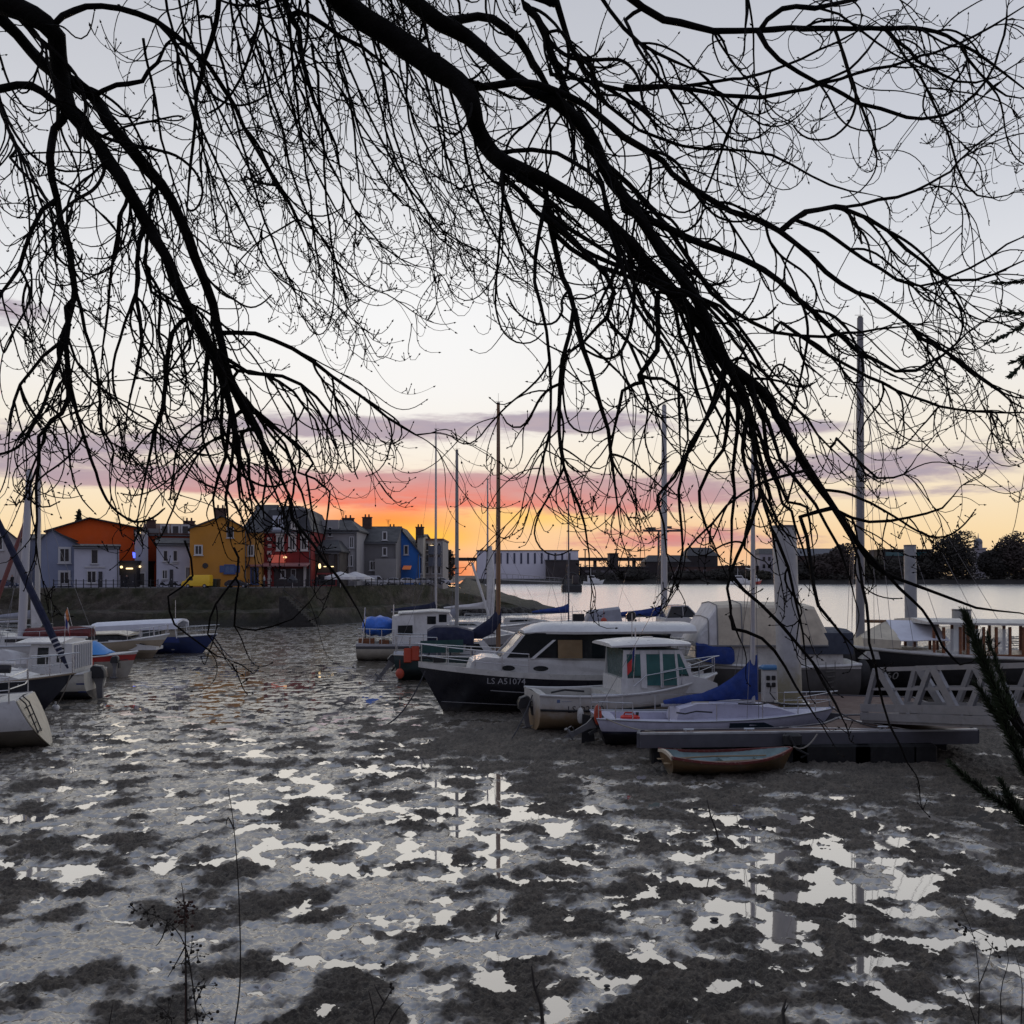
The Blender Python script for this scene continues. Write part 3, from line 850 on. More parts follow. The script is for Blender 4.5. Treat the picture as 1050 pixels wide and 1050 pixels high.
for q in (((644, 693), (643, 671), (657, 671), (658, 693)), ((664, 703), (663, 671), (677, 671), (678, 703)), ((681, 703), (680, 671), (693, 671), (696, 703)), ((698, 692), (695, 671), (699, 671), (710, 692))):
    b.part('window', panel_mb(pz(*q), lambda x, z: w1(x, z) - .03, .02), TEALG)
m = MB()
for q in (((658, 706), (657, 667), (663, 667), (664, 706)), ((678, 705), (677, 667), (680, 667), (681, 705)), ((696, 705), (693, 667), (695.5, 667), (698, 694), (697.5, 705)), ((638, 706), (640, 667), (643, 667), (644, 706)), ((710, 696), (698, 669), (701, 668), (714, 695)), ((642, 671), (642, 667), (699, 667), (700, 671))):
    panel_mb(pz(*q), lambda x, z: w1(x, z) - .03, .035, off=.02, m=m)
b.part('window_frame', m, WHITE)
m = MB(); a, c = b.P(626, 663, -.9), b.P(711, 664, -.9)
rl = []
for i in range(9):
    f = i / 8; x = a[0] + (c[0] - a[0]) * f; wd = 1.0 - .25 * max(0, f - .7) / .3; zb = a[1] - .02 + .02 * f; hh = .05 + .12 * math.sin(math.pi * min(1, f * .8 + .12))
    rl.append([(x, wd * y_, zb + hh * z_) for y_, z_ in ((-1, 0), (-1, .4), (-.7, 1), (0, 1.15), (.7, 1), (1, .4), (1, 0))])
m.loft(rl); b.part('roof', m, WHITE)
m = MB(); x = b.P(648, 660, 0)[0]; m.tube([(x, 0, 2.45), (x, 0, 3.3)], .012, 5); m.box((x + .5, .1, 2.56), (.3, .14, .1)); m.tube([(x + .2, .3, 2.5), (x + .2, .3, 2.85)], .02, 5); b.part('aerial', m, STEEL)
m = hb.rail(3.6, 5.5, .5, .016, n=3, close=True)
t_ = b.P(650, 704, -1.0); m.tube([(t_[0], -1.0, t_[1]), (t_[0] + .35, -1.0, t_[1] + .3), (t_[0] + 1.7, -.98, t_[1] + .5)], .015)
b.part('handrail', m, STEEL)
letters(b, hb, 'LS D25701', b.P(582, 731)[0], b.P(582, 731)[1], .26, BLACK, side=-1)
letters(b, hb, '\u25A0 ~~~~', b.P(571, 721)[0], b.P(571, 721)[1], .12, mat('faded_blue', (.1, .14, .25), .6), side=-1)
p = b.P(594, 733); buoy(b, p[0], -1.24, p[1], .10, FENDER, stretch=2.3)
outboard(b, -.22, 0, .55, tilt=R(-10), s=.9)
flag(b, b.P(651, 700)[0], -.98, b.P(651, 700)[1], [FLAGB, FLAGW, FLAGR], w=.7, h=.34, staff=1.05, tilt=.06)

# --- small lilac white sailing boat lying behind the finger pontoon
b = Boat('small_sailboat', 'small pale lilac sailboat with a bright blue sail cover beside the finger pontoon', 'sailboat', (gx(608, 25.6), 25.6), R(2), -1.02)
LILAC = mat('lilac_white', (0.50, 0.50, 0.60), .4, var=.12, dirt=.3)
hb = Hull(6.35, 2.15, zs=(.80, .76, .94), transom=.78, rake=.75, srake=.35, k0=2.6, k1=1.5, zk=-.1)
b.part('hull', hb.mesh(), mat('lilac_hull', (0.012, 0.012, 0.018), .4, bands=[(.42, (.012, .014, .04)), (.47, (0.50, 0.50, 0.60))], var=.15, dirt=.3))
b.part('toe_rail', hb.rub(.02, .99), ALU)
b.part('deck', hb.deck(cut=(.5, 2.5, .66, .50), camber=.04), LILAC)
pz = lambda *a: [b.P(*q, -.62) for q in a]
wt_ = lambda x, z: max(.12, .66 - .10 * max(0, z - 1.0) / .2 - .30 * max(0, (x - 3.9) / 1.6))
tr = pz((693, 739), (697, 727), (716, 722), (760, 722), (800, 727), (826, 735), (826, 741), (693, 743))
b.part('cabin_trunk', cabin_mb(tr, wt_), LILAC)
wq = [b.P(*q, -1.0) for q in ((747, 747.5), (748, 741), (784, 741), (796, 746), (792, 747.5))]; m = MB()
for sd in (-1, 1):
    fr_ = [hb.on(x, z, sd) for x, z in wq]; m.prism([p + Vector((0, sd * .045, 0)) for p in fr_], [p - Vector((0, sd * .03, 0)) for p in fr_])
b.part('window', m, mat('blue_smoked_acrylic', (.02, .035, .055), .12))
m = MB(); p0 = b.P(709, 742, -.3); p1 = b.P(727, 720, -.3)
m.rbox(((p0[0] + p1[0]) / 2, -.3, (p0[1] + p1[1]) / 2 + .02), (p1[0] - p0[0], .04, p1[1] - p0[1]), .015); b.part('washboard', m, mat('beige_board', (.46, .42, .33), .6, var=.15))
m = MB(); a = b.P(729, 740, -.4); m.tube([(a[0] + .03 * math.cos(k) , -.42 + .0, a[1] + .14 + .2 * math.sin(k)) for k in [j * .5 for j in range(13)]], .05, 6); b.part('lifebuoy', m, RED)
a = b.P(772, 724, 0); top = b.P(770, 440, 0)
mast(b, a[0], a[1] - .1, top[1], r=.065, hull=hb, spreaders=(.5,), lean=.0, sprd=.45)
def cover(b, pts, y, half, m_, name='sail_cover'):
    m = MB(); n = len(pts); rings = []
    for (u, l), hw in zip(pts, half):
        (xu, zu), (xl, zl) = b.P(*u, y), b.P(*l, y)
        rings.append([(xl + (xu - xl) * f, y + hw * c, zl + (zu - zl) * f) for f, c in ((0, -.35), (.2, -.9), (.5, -1), (.85, -.5), (1, 0), (.85, .5), (.5, 1), (.2, .9), (0, .35))])
    m.loft(rings); return b.part(name, m, m_)
cover(b, [((680, 718), (681, 723)), ((700, 713.5), (702, 722.5)), ((720, 710.5), (721, 720)), ((738, 703), (739, 718)), ((751, 694.5), (752, 717)), ((763, 684), (763, 717)), ((772, 673), (772, 717)), ((777, 671), (777, 718))], 0, [.05, .09, .11, .13, .14, .13, .11, .06], BLUEC)
m = MB(); a, c = b.P(678, 723, 0), b.P(774, 719, 0); m.tube([(a[0], 0, a[1]), (c[0], 0, c[1])], .045, 8); b.part('boom', m, MASTM)
m = MB(); a = b.P(700, 742, .1); c = b.P(708, 724, .1); m.tube([(a[0], .1, a[1]), (c[0] - .03, .1, c[1])], .03, 6); b.part('boom_crutch', m, BLUEC)
m = hb.rail(5.2, 6.25, .42, .013, n=2, close=True); hb.rail(.05, .9, .42, .013, n=2, m=m)
for x_ in (1.8, 3.0, 4.2):
    for sd in (-1, 1): m.tube([(x_, sd * hb.b(x_ / hb.L) * .93, hb.zsh(x_ / hb.L)), (x_, sd * hb.b(x_ / hb.L) * .93, hb.zsh(x_ / hb.L) + .42)], .011, 5)
for sd in (-1, 1): m.tube([(x_, sd * hb.b(x_ / hb.L) * .93, hb.zsh(x_ / hb.L) + .42) for x_ in (.9, 1.8, 3.0, 4.2, 5.2)], .006, 4)
b.part('guard_rail', m, STEEL)
m = MB(); a = b.P(840, 735, 0); rnd = random.Random(8)
m.tube([(5.4, -.75, 1.1), (4.9, -.8, 1.12), (4.4, -.7, 1.16), (4.1, -.82, 1.13), (3.6, -.78, 1.15)], .02, 5); m.tube([(2.0, -.9, .95), (2.2, -.98, .93), (2.5, -.9, .98), (2.9, -.95, .96)], .02, 5)
b.part('mooring_line', m, BLACK)
p = b.P(613, 733, -.6); m = MB()
m.loft([[(p[0] + .10 * math.cos(q_) * r_, -.6 + yy, p[1] + .26 * math.sin(q_) * r_) for q_ in [2 * math.pi * k / 12 for k in range(12)]] for yy, r_ in ((-.07, .8), (-.04, 1), (.04, 1), (.07, .8))]); b.part('horseshoe_float', m, ORANGE)
b.part('rudder', MB().prism([(-.02, -.02, .75), (.05, -.02, .1), (-.3, -.02, .05), (-.28, -.02, .8)], [(-.02, .02, .75), (.05, .02, .1), (-.3, .02, .05), (-.28, .02, .8)]), BLACK)
outboard(b, -.12, -.45, .62, tilt=R(62), s=.85)
# red fuel can in its cockpit: a thing of its own
pc = b.M @ Vector((b.P(646, 744, -.55)[0], -.55, 0)); zc = b.P(646, 744, -.55)[1]
t = thing('jerry_can', 'red plastic fuel can in the cockpit of the lilac sailboat', 'fuel can', (pc.x, pc.y, zc - .01), R(2))
m = MB(); m.rbox((0, 0, .14), (.48, .2, .28), .04); m.build('can_body', mat('red_plastic', (.55, .02, .012), .4, var=.15), t, True)
m = MB(); m.tube([(-.16, 0, .27), (-.13, 0, .34), (.07, 0, .34), (.1, 0, .27)], .022, 6); m.build('handle', RED, t, True)
m = MB(); m.tube([(.18, 0, .26), (.19, 0, .35)], .04, 8); m.build('cap', BLACK, t, True)

# --- rowing dinghy in front
Yd = 22.15
b = Boat('dinghy', 'small wooden rowing dinghy, tan outside and pale blue inside, on the mud', 'dinghy', (gx(682, 21.75), 21.75), R(7), -.62)
hb = Hull(2.95, 1.5, zs=(.48, .37, .54), transom=.72, rake=.28, srake=.10, k0=2.6, k1=1.5, bowpow=2.4, zk=-.03)
b.part('hull', hb.mesh(), mat('tan_dinghy', (.125, .07, .024), .55, var=.35, vscale=2, dirt=.5, grime=(.0, .35, (.05, .04, .025)), stretch=(1, 1, 3)))
m = MB(); hi = Hull(2.95, 1.42, zs=(.49, .38, .55), transom=.70, rake=.3, srake=.14, k0=3.0, k1=1.6, bowpow=2.4, zk=.05)
mi = hi.mesh(); mi.f.pop(); mi.m.pop()
m.add([(p[0] * .965 + .05, p[1], p[2]) for p in mi.v], mi.f); n_ = 23
m.f.append(tuple(range(n_))); m.m.append(0)
b.part('inner_lining', m, mat('pale_blue_paint', (.21, .30, .30), .55, var=.3, dirt=.45))
m = MB()
for sd in (-1, 1):
    m.loft([[hb.pt(t, 1, sd) + Vector((0, sd * .03, -.035)), hb.pt(t, 1, sd) + Vector((0, sd * .03, .02)), hb.pt(t, 1, sd) + Vector((0, -sd * .05, .02)), hb.pt(t, 1, sd) + Vector((0, -sd * .05, -.03))] for t in [i / 20 for i in range(20)] + [.985]])
b.part('gunwale', m, mat('worn_red_gunwale', (.14, .022, .018), .5, var=.3, vscale=5, dirt=.5, dirtcol=(.45, .42, .36)))
m = MB(); m.loft([[(x_, hb.b(0) * f * .98, .48 + .06 * (1 - f * f)) , (x_, hb.b(0) * f * .98, .41 + .06 * (1 - f * f)), (x_ + .06, hb.b(0) * f * .98, .41 + .06 * (1 - f * f)), (x_ + .06, hb.b(0) * f * .98, .48 + .06 * (1 - f * f))] for f in (-1, -.6, -.2, .2, .6, 1) for x_ in (-.02,)]); b.part('transom_cap', m, mat('bleached_wood', (.48, .42, .32), .6, var=.2))
for x_, wd in ((.55, .50), (1.45, .56), (2.25, .36)):
    m = MB(); m.rbox((x_, 0, .27), (.22, wd * 2, .03), .008); b.part('thwart', m, MATS['pale_blue_paint'])
m = MB()
for sd in (-1, 1): m.tube([(.3, sd * .28, .30), (1.2, sd * .33, .32), (2.4, sd * .22, .33)], [.02, .022, .02], 6); m.rbox((.15, sd * .27, .30), (.5, .12, .02), .006)
b.part('oar', m, mat('old_oar', (.25, .18, .1), .6))

# --- white boat under a canvas tent, half behind the pile
Yt = 33.4
b = Boat('tented_boat', 'white cabin boat under a large white canvas tent with blue side curtain', 'boat', (gx(868, Yt), Yt), PI + R(1), 1.5)
hb = Hull(6.6, 3.0, zs=(1.55, 1.5, 1.75), transom=.9, rake=.6, k0=4.2, k1=1.4, zk=-.1)
b.part('hull', hb.mesh(), mat('grey_brown_hull', (.085, .08, .075), .55, bands=[(1.36, (.5, .49, .46))], var=.25, dirt=.3))
b.part('gunwale', hb.rub(.05, .97), WHITE)
b.part('deck', hb.deck(), DIRTYWHITE)
pz = lambda *a: [b.P(*q, 1.2) for q in a]
b.part('cabin', cabin_mb(pz((718, 682), (726, 662), (864, 662), (865, 684)), 1.2), DIRTYWHITE)
m = MB(); A = pz((715, 662), (736, 619), (836, 622), (846, 645), (846, 662))
nR = 5; rings = []
for yk, dz in ((-1.35, -.75), (-1.1, -.12), (-.4, 0), (.4, 0), (1.1, -.12), (1.35, -.75)):
    rings.append([(x_, yk, max(z_ + (dz if z_ > A[0][1] + .4 else 0), A[0][1])) for x_, z_ in A])
tt = MB()
for px0, px1, mm in ((0, 1, 0),):
    pass
xs = [b.P(p, 640, 1.2)[0] for p in (712, 718, 726, 735, 760, 785, 810, 836, 848)]
zt_ = [b.P(715, p, 1.2)[1] for p in (661, 648, 633, 619.5, 619, 618.5, 619.5, 622, 646)]
zb_ = b.P(715, 662.5, 1.2)[1]
rings = []
for i, x_ in enumerate(xs):
    hh = max(zt_[i] - zb_, .03); sag = .03 * math.sin(i * 2.1)
    rings.append([(x_, 1.32 * c_, zb_ + hh * f_ + (sag if f_ > .5 else 0)) for c_, f_ in ((-1, 0), (-.99, .3), (-.95, .65), (-.90, .90), (-.82, .97), (0, 1.03), (.82, .97), (.90, .90), (.95, .65), (.99, .3), (1, 0))])
tt.loft(rings)
for k, f_ in enumerate(tt.f):
    if min(tt.v[i][0] for i in f_) < xs[3] - .05: tt.m[k] = 1
b.part('canvas_tent', tt, [WHITEC, CREAMC], None, False)
m = MB()
for i in (2, 3, 4, 6): m.tube([Vector(p_) + Vector((0, .012 if p_[1] > 0 else -.012, .012)) for p_ in rings[i]], .022, 4)
m.tube([Vector(r_[-1]) + Vector((0, .02, .02)) for r_ in rings], .03, 4); b.part('tent_seam', m, mat('grey_seam', (.2, .2, .2), .8))
m = MB(); cl = [b.P(p, 640, 1.36)[0] for p in (714, 722, 732, 742, 750, 753)]; zu = [b.P(715, p, 1.36)[1] for p in (659, 659, 660, 661, 663, 666)]; zl_ = [b.P(715, p, 1.36)[1] for p in (674, 678, 680, 681, 681, 678)]
m.loft([[(x_, 1.25, u_), (x_, 1.40 + .05 * math.sin(i * 2), u_ - .1), (x_, 1.44 - .05 * math.sin(i * 3), (u_ + l_) / 2), (x_, 1.42, l_), (x_, 1.2, l_)] for i, (x_, u_, l_) in enumerate(zip(cl, zu, zl_))]); b.part('side_curtain', m, BLUEC)
m = MB(); dx0, dx1 = b.P(824, 640, 1.36)[0], b.P(876, 640, 1.36)[0]; u_, l_ = b.P(830, 646, 1.3)[1], b.P(830, 671, 1.3)[1]
m.loft([[(dx0 + (dx1 - dx0) * f, 1.28 * c_, z_) for c_, z_ in ((-1, l_), (-1, u_ - .1), (-.5, u_), (.5, u_), (1, u_ - .1), (1.02, (u_ + l_) / 2 - .03 * math.sin(f * 12)), (1, l_))] for f in (0, .2, .4, .6, .8, 1)]); b.part('cockpit_cover', m, mat('dark_blue_grey_canvas', (.05, .06, .085), .8, var=.25, bump=.4, bscale=6))
m = hb.rail(4.2, 6.4, .6, .018, n=4, close=True); b.part('pulpit', m, STEEL)
m = MB()
x_ = b.P(851, 690, 1.5)[0]
for k in range(7):
    m.tube([(x_ - .16 + .02 * k, 1.56, 1.3 - .17 * k), (x_ + .16 - .03 * k - .02, 1.56, 1.27 - .17 * k)], .03, 5)
for sd in (-1, 1): m.tube([(x_ + sd * .15, 1.55, 1.6), (x_ + sd * .13 - .02, 1.55, .2)], .012, 4)
b.part('rope_ladder', m, ROPE)

# --- black hulled barge with wheelhouse and boom tent
Yb = 36.5
b = Boat('sailing_barge', 'black hulled old sailing barge with varnished wheelhouse and white boom tent', 'barge', (gx(1240, Yb), Yb), PI + R(2), 2.0)
hb = Hull(14.5, 4.0, zs=(1.7, 1.5, 1.95), transom=.8, rake=.3, k0=4.5, k1=2.0, bowpow=4.5, zk=-.1)
b.part('hull', hb.mesh(), mat('black_tar_hull', (.010, .010, .011), .5, var=.3, dirt=.2))
b.part('gunwale', hb.rub(.06, .99), DIRTYWHITE)
b.part('deck', hb.deck(), mat('pale_deck_planks', (.40, .38, .34), .6, var=.2, dirt=.3))
letters(b, hb, 'SIRIO 60', b.P(888, 698)[0], b.P(888, 698)[1] - .05, .40, mat('white_letter', (.42, .42, .4), .5), side=1, mirror=True)
pz = lambda *a: [b.P(*q, 1.2) for q in a]
b.part('hatch_house', cabin_mb(pz((884, 676), (890, 668), (960, 667), (962, 676)), 1.2), DIRTYWHITE)
b.part('hatch_window', panel_mb(pz((925, 673), (925, 669), (948, 669), (948, 673)), 1.2, .02, sides=(1,)), GLASS)
p = b.P(900, 668, .9); m = MB(); m.loft([[(p[0] + .42 * math.cos(a_) * s_, .3 + .42 * math.sin(a_) * s_, p[1] + z_) for a_ in [2 * PI * k / 12 for k in range(12)]] for z_, s_ in ((0, 1), (.1, 1.02), (.2, .8), (.26, .4))]); b.part('mushroom_vent', m, MATS['white_gelcoat'])
# boom tent: ridge with two slopes, cream gable
m = MB(); xs = [b.P(p_, 640, 0)[0] for p_ in (891, 908, 925, 941, 957)]; zr = [b.P(900, q_, 0)[1] for q_ in (636, 635.5, 636, 636, 637)]
ze = [b.P(900, q_, 1.3)[1] for q_ in (664, 657, 657, 656, 657)]
m.loft([[(x_, -1.3, e_), (x_, -.7, (r_ + e_) / 2 - .05 + .03 * math.sin(i * 2)), (x_, -.05, r_), (x_, .05, r_), (x_, .7, (r_ + e_) / 2 - .05 - .03 * math.sin(i * 3)), (x_, 1.3, e_), (x_, 1.28, e_ - .03), (x_, 0, r_ - .05), (x_, -1.28, e_ - .03)] for i, (x_, r_, e_) in enumerate(zip(xs, zr, ze))][1:]); b.part('boom_tent', m, mat('bright_canvas', (.66, .67, .72), .75, var=.12, bump=.3, bscale=3))
m = MB(); a = b.P(909, 636, 0); x0 = b.P(888, 660, 1.2)[0]; z0 = b.P(888, 665, 1.2)[1]
m.prism([(a[0], -1.28, ze[1]), (a[0], 0, zr[1] - .02), (a[0], 1.28, ze[1]), (a[0], 1.2, z0), (a[0], -1.2, z0)], [(x0, -.9, z0 + .35), (x0 - .25, 0, zr[0] - .5), (x0, .9, z0 + .35), (x0, 1.0, z0), (x0, -1.0, z0)]); b.part('tent_end', m, CREAMC)
m = MB(); a = b.P(884, 636, 0); c = b.P(960, 637, 0); m.tube([(a[0], 0, a[1] - .03), (c[0], 0, c[1] - .03)], .06, 8); b.part('boom', m, WOODM)
wh = pz((956, 682), (958, 643), (1120, 644), (1120, 684))
b.part('wheelhouse', cabin_mb(pz((957, 683), (957, 671), (1120, 672), (1120, 684)), 1.2), WOOD)
m = MB()
for px in (958, 968, 985, 993, 1009, 1022, 1036, 1050, 1066, 1084, 1102, 1119):
    x_ = b.P(px, 650, 1.2)[0]
    for sd in (-1, 1): m.box((x_, sd * 1.17, (b.P(px, 672, 1.2)[1] + b.P(px, 643, 1.2)[1]) / 2), (.09, .07, b.P(px, 643, 1.2)[1] - b.P(px, 672, 1.2)[1]))
b.part('wheelhouse_post', m, WOOD)
m = MB()
for a_, c_ in ((970, 984), (994, 1008), (1024, 1035), (1051, 1065), (1085, 1101)):
    panel_mb([b.P(a_, 671, 1.2), b.P(a_, 645, 1.2), b.P(c_, 645, 1.2), b.P(c_, 671, 1.2)], 1.17, .012, m=m)
gm = bpy.data.materials.new('clear_window'); gm.use_nodes = True; nt = gm.node_tree; pb = nt.nodes['Principled BSDF']
pb.inputs['Roughness'].default_value = .05; pb.inputs['Base Color'].default_value = (.8, .85, .85, 1); pb.inputs['Alpha'].default_value = .3
b.part('wheelhouse_window', m, gm)
rl = [[(b.P(p_, 640, 1.3)[0], 1.4 * c_, b.P(960, q_, 1.3)[1] + d_) for c_, d_ in ((-1, 0), (-1, .08), (0, .18), (1, .08), (1, 0))] for p_, q_ in ((950, 640), (1000, 641), (1060, 642), (1125, 642))]
m = MB(); m.loft(rl); b.part('wheelhouse_roof', m, DIRTYWHITE)
a = b.P(882, 672, 0); top = b.P(883, 326, 0)
mast(b, a[0], 1.3, top[1], r=.155, m=mat('grey_mast', (.20, .20, .21), .5), hull=hb, spreaders=(.62,), sprd=.9, bow=(13.6, 0, 2.0), stern=(3.2, 0, 3.2))
w = MB()
for dx, y_ in ((.5, 1.7), (1.0, 1.75), (-.5, 1.7), (-1.3, 1.6), (-2.6, 1.3), (-4.6, .5), (-6.0, -.5)):
    w.tube([(a[0], 0, top[1] * (.97 if abs(dx) < 2 else .8)), (a[0] + dx, y_, 1.8)], .009, 4)
b.part('shroud', w, WIRE, None, False)
m = MB(); x_ = b.P(872, 690)[0]; m.sphere((x_, 1.5, 1.45), .38, 10, 8, scale=(1, .8, 1.7)); m.sphere((x_ - .5, 1.8, 1.0), .3, 10, 8, scale=(1, .8, 1.6)); b.part('tyre_fender', m, BLACK)

# ================================================================== middle and far boats
# --- houseboat cruiser with blue tarpaulin
Ym = 51.2
b = Boat('cabin_cruiser', 'white cabin cruiser with a bright blue tarpaulin bundle on its stern', 'cabin cruiser', (gx(367, Ym), Ym), R(4), -1.3)
hb = Hull(8.2, 2.8, zs=(.95, .95, 1.35), transom=.88, rake=.9, k0=3.5, k1=1.3, zk=-.05)
b.part('hull', hb.mesh(), mat('beige_hull', (.36, .33, .27), .45, bands=[(.66, (.05, .05, .055)), (.80, (.35, .35, .36))], var=.15, dirt=.4))
b.part('deck', hb.deck(cut=(.3, 1.9, .8, .5)), DIRTYWHITE)
pz = lambda *a: [b.P(*q, -1.15) for q in a]
b.part('cabin', cabin_mb(pz((402, 665), (402, 632), (424, 630), (425, 648), (460, 648), (470, 660), (470, 666)), lambda x, z: 1.15 - .06 * max(0, z - 1)), WHITE)
b.part('upper_cabin', cabin_mb(pz((412, 648), (412, 628), (440, 626.5), (459, 627), (464, 634), (452, 649)), 1.0), WHITE)
m = MB(); rl = [[(b.P(p_, 640, -1)[0], 1.12 * c_, b.P(p_, q_, -1)[1] + d_) for c_, d_ in ((-1, 0), (-1, .05), (0, .14), (1, .05), (1, 0))] for p_, q_ in ((408, 630), (425, 629), (445, 627.5), (462, 628.5))]; m.loft(rl); b.part('roof', m, DIRTYWHITE)
for q in (((408, 650.5), (408, 641.5), (423, 641), (423, 650.5)),): b.part('window', panel_mb(pz(*q), 1.15, .03), GLASS)
for q in (((438, 640), (438, 632), (447, 632), (447, 640)), ((450, 638), (450, 630), (458, 630), (458, 638))): b.part('window', panel_mb([b.P(*z_, -1.0) for z_ in q], 1.0, .03), GLASS)
m = MB(); c = b.P(387, 640.5, -.4)
rings = []
for i in range(8):
    f = i / 7; x_ = b.P(372 + 30 * f, 640, -.4)[0]; r_ = (.35, .55, .62, .58, .66, .62, .55, .42)[i]
    rings.append([(x_, -.2 + r_ * 1.3 * math.cos(a_) * (1 + .08 * math.sin(3 * a_ + i)), c[1] - .08 + r_ * .82 * math.sin(a_) * (1 + .07 * math.sin(5 * a_ + 2 * i))) for a_ in [2 * PI * k / 14 for k in range(14)]])
m.loft(rings); b.part('tarpaulin', m, BLUET)
m = hb.rail(.1, 1.9, .75, .02, n=3); m.tube([(.3, -1.0, .9), (.5, -1.0, 2.3)], .03, 5); m.tube([(1.85, -1.0, .9), (1.9, -.9, 2.9)], .03, 5); m.tube([(.2, 1.0, .9), (.3, .9, 2.7)], .03, 5); b.part('stern_rail', m, STEEL)
m = MB(); m.box((.5, -.6, 1.0), (.8, .5, .35)); m.box((1.4, -.7, .95), (.5, .4, .3)); b.part('stern_locker', m, WOOD)

# --- green sailing boat with navy dodger, outboard and red buoy
Yg = 41.6
b = Boat('green_sailboat', 'dark green sailboat with navy spray hood, tilted outboard and red stern buoy', 'sailboat', (gx(404, Yg), Yg), R(5), -1.15)
hb = Hull(7.6, 2.5, zs=(1.15, 1.1, 1.4), transom=.75, rake=1.0, srake=.2, k0=2.6, k1=1.3, zk=-.08)
b.part('hull', hb.mesh(), mat('dark_green_hull', (.014, .022, .022), .4, bands=[(.5, (.012, .035, .035)), (.9, (.03, .05, .05))], var=.2, dirt=.3))
b.part('gunwale', hb.rub(.03, .98), DIRTYWHITE)
b.part('deck', hb.deck(cut=(.4, 2.0, .65, .6)), GREYC)
pz = lambda *a: [b.P(*q, -.9) for q in a]
b.part('cabin', cabin_mb(pz((472, 671), (474, 660), (496, 657), (506, 668), (506, 672)), .85), WHITE)
b.part('cabin_window', panel_mb(pz((477, 667), (478, 661), (491, 660), (496, 667)), .85, .03), GLASS)
m = MB(); xs = [b.P(p_, 650, -1)[0] for p_ in (438, 446, 468, 486)]
zt_ = [b.P(440, q_, -1)[1] for q_ in (648, 643.5, 643.5, 648)]; zb_ = b.P(440, 672, -1)[1]
m.loft([[(x_, 1.0 * c_, zb_ + (z_ - zb_) * f_) for c_, f_ in ((-1, .42), (-1, .75), (-.8, 1), (.8, 1), (1, .75), (1, .42), (.95, .42), (.75, .93), (-.75, .93), (-.95, .42))] for x_, z_ in zip(xs, zt_)]); b.part('spray_hood', m, NAVYC)
m = MB()
for px in (440, 462, 484):
    for sd in (-1, 1):
        p_ = b.P(px, 660, -1); m.tube([(p_[0], sd * .95, 1.1), (p_[0], sd * .98, p_[1] + .1)], .03, 5)
b.part('hood_frame', m, NAVYC)
a = b.P(511, 668, 0); top = b.P(510.5, 414, 0)
mast(b, a[0], 1.1, top[1], r=.10, m=WOODM, hull=hb, spreaders=(.55, .98), sprd=.5)
cover(b, [((481, 648), (482, 655)), ((492, 641), (494, 655)), ((502, 634), (504, 650)), ((509, 626), (510, 644)), ((514, 624), (514, 640))], 0, [.10, .16, .17, .15, .08], NAVYC)
outboard(b, -.18, -.35, .72, tilt=R(38), s=1.05)
buoy(b, b.P(410, 690)[0], -1.2, b.P(410, 690.5)[1], .18, ORANGE, 'round_buoy', 1.2)
m = MB(); 
for px, py in ((418, 672), (426, 670)):
    p_ = b.P(px, py, -1.1); m.rbox((p_[0], -1.1, p_[1]), (.32, .1, .62), .04)
b.part('life_jacket', m, ORANGE)
b.part('stern_rail', hb.rail(.1, 1.8, .75, .018, n=3), STEEL)
m = MB(); x0, x1 = b.P(431, 665)[0], b.P(475, 665)[0]
m.prism([(x0, -1.12, 1.2), (x1, -1.2, 1.22), (x1, -1.2, 1.75), (x0, -1.12, 1.7)], [(x0, -1.10, 1.2), (x1, -1.18, 1.22), (x1, -1.18, 1.75), (x0, -1.10, 1.7)]); b.part('dodger_cloth', m, mat('teal_dodger', (.02, .07, .065), .8, var=.3))

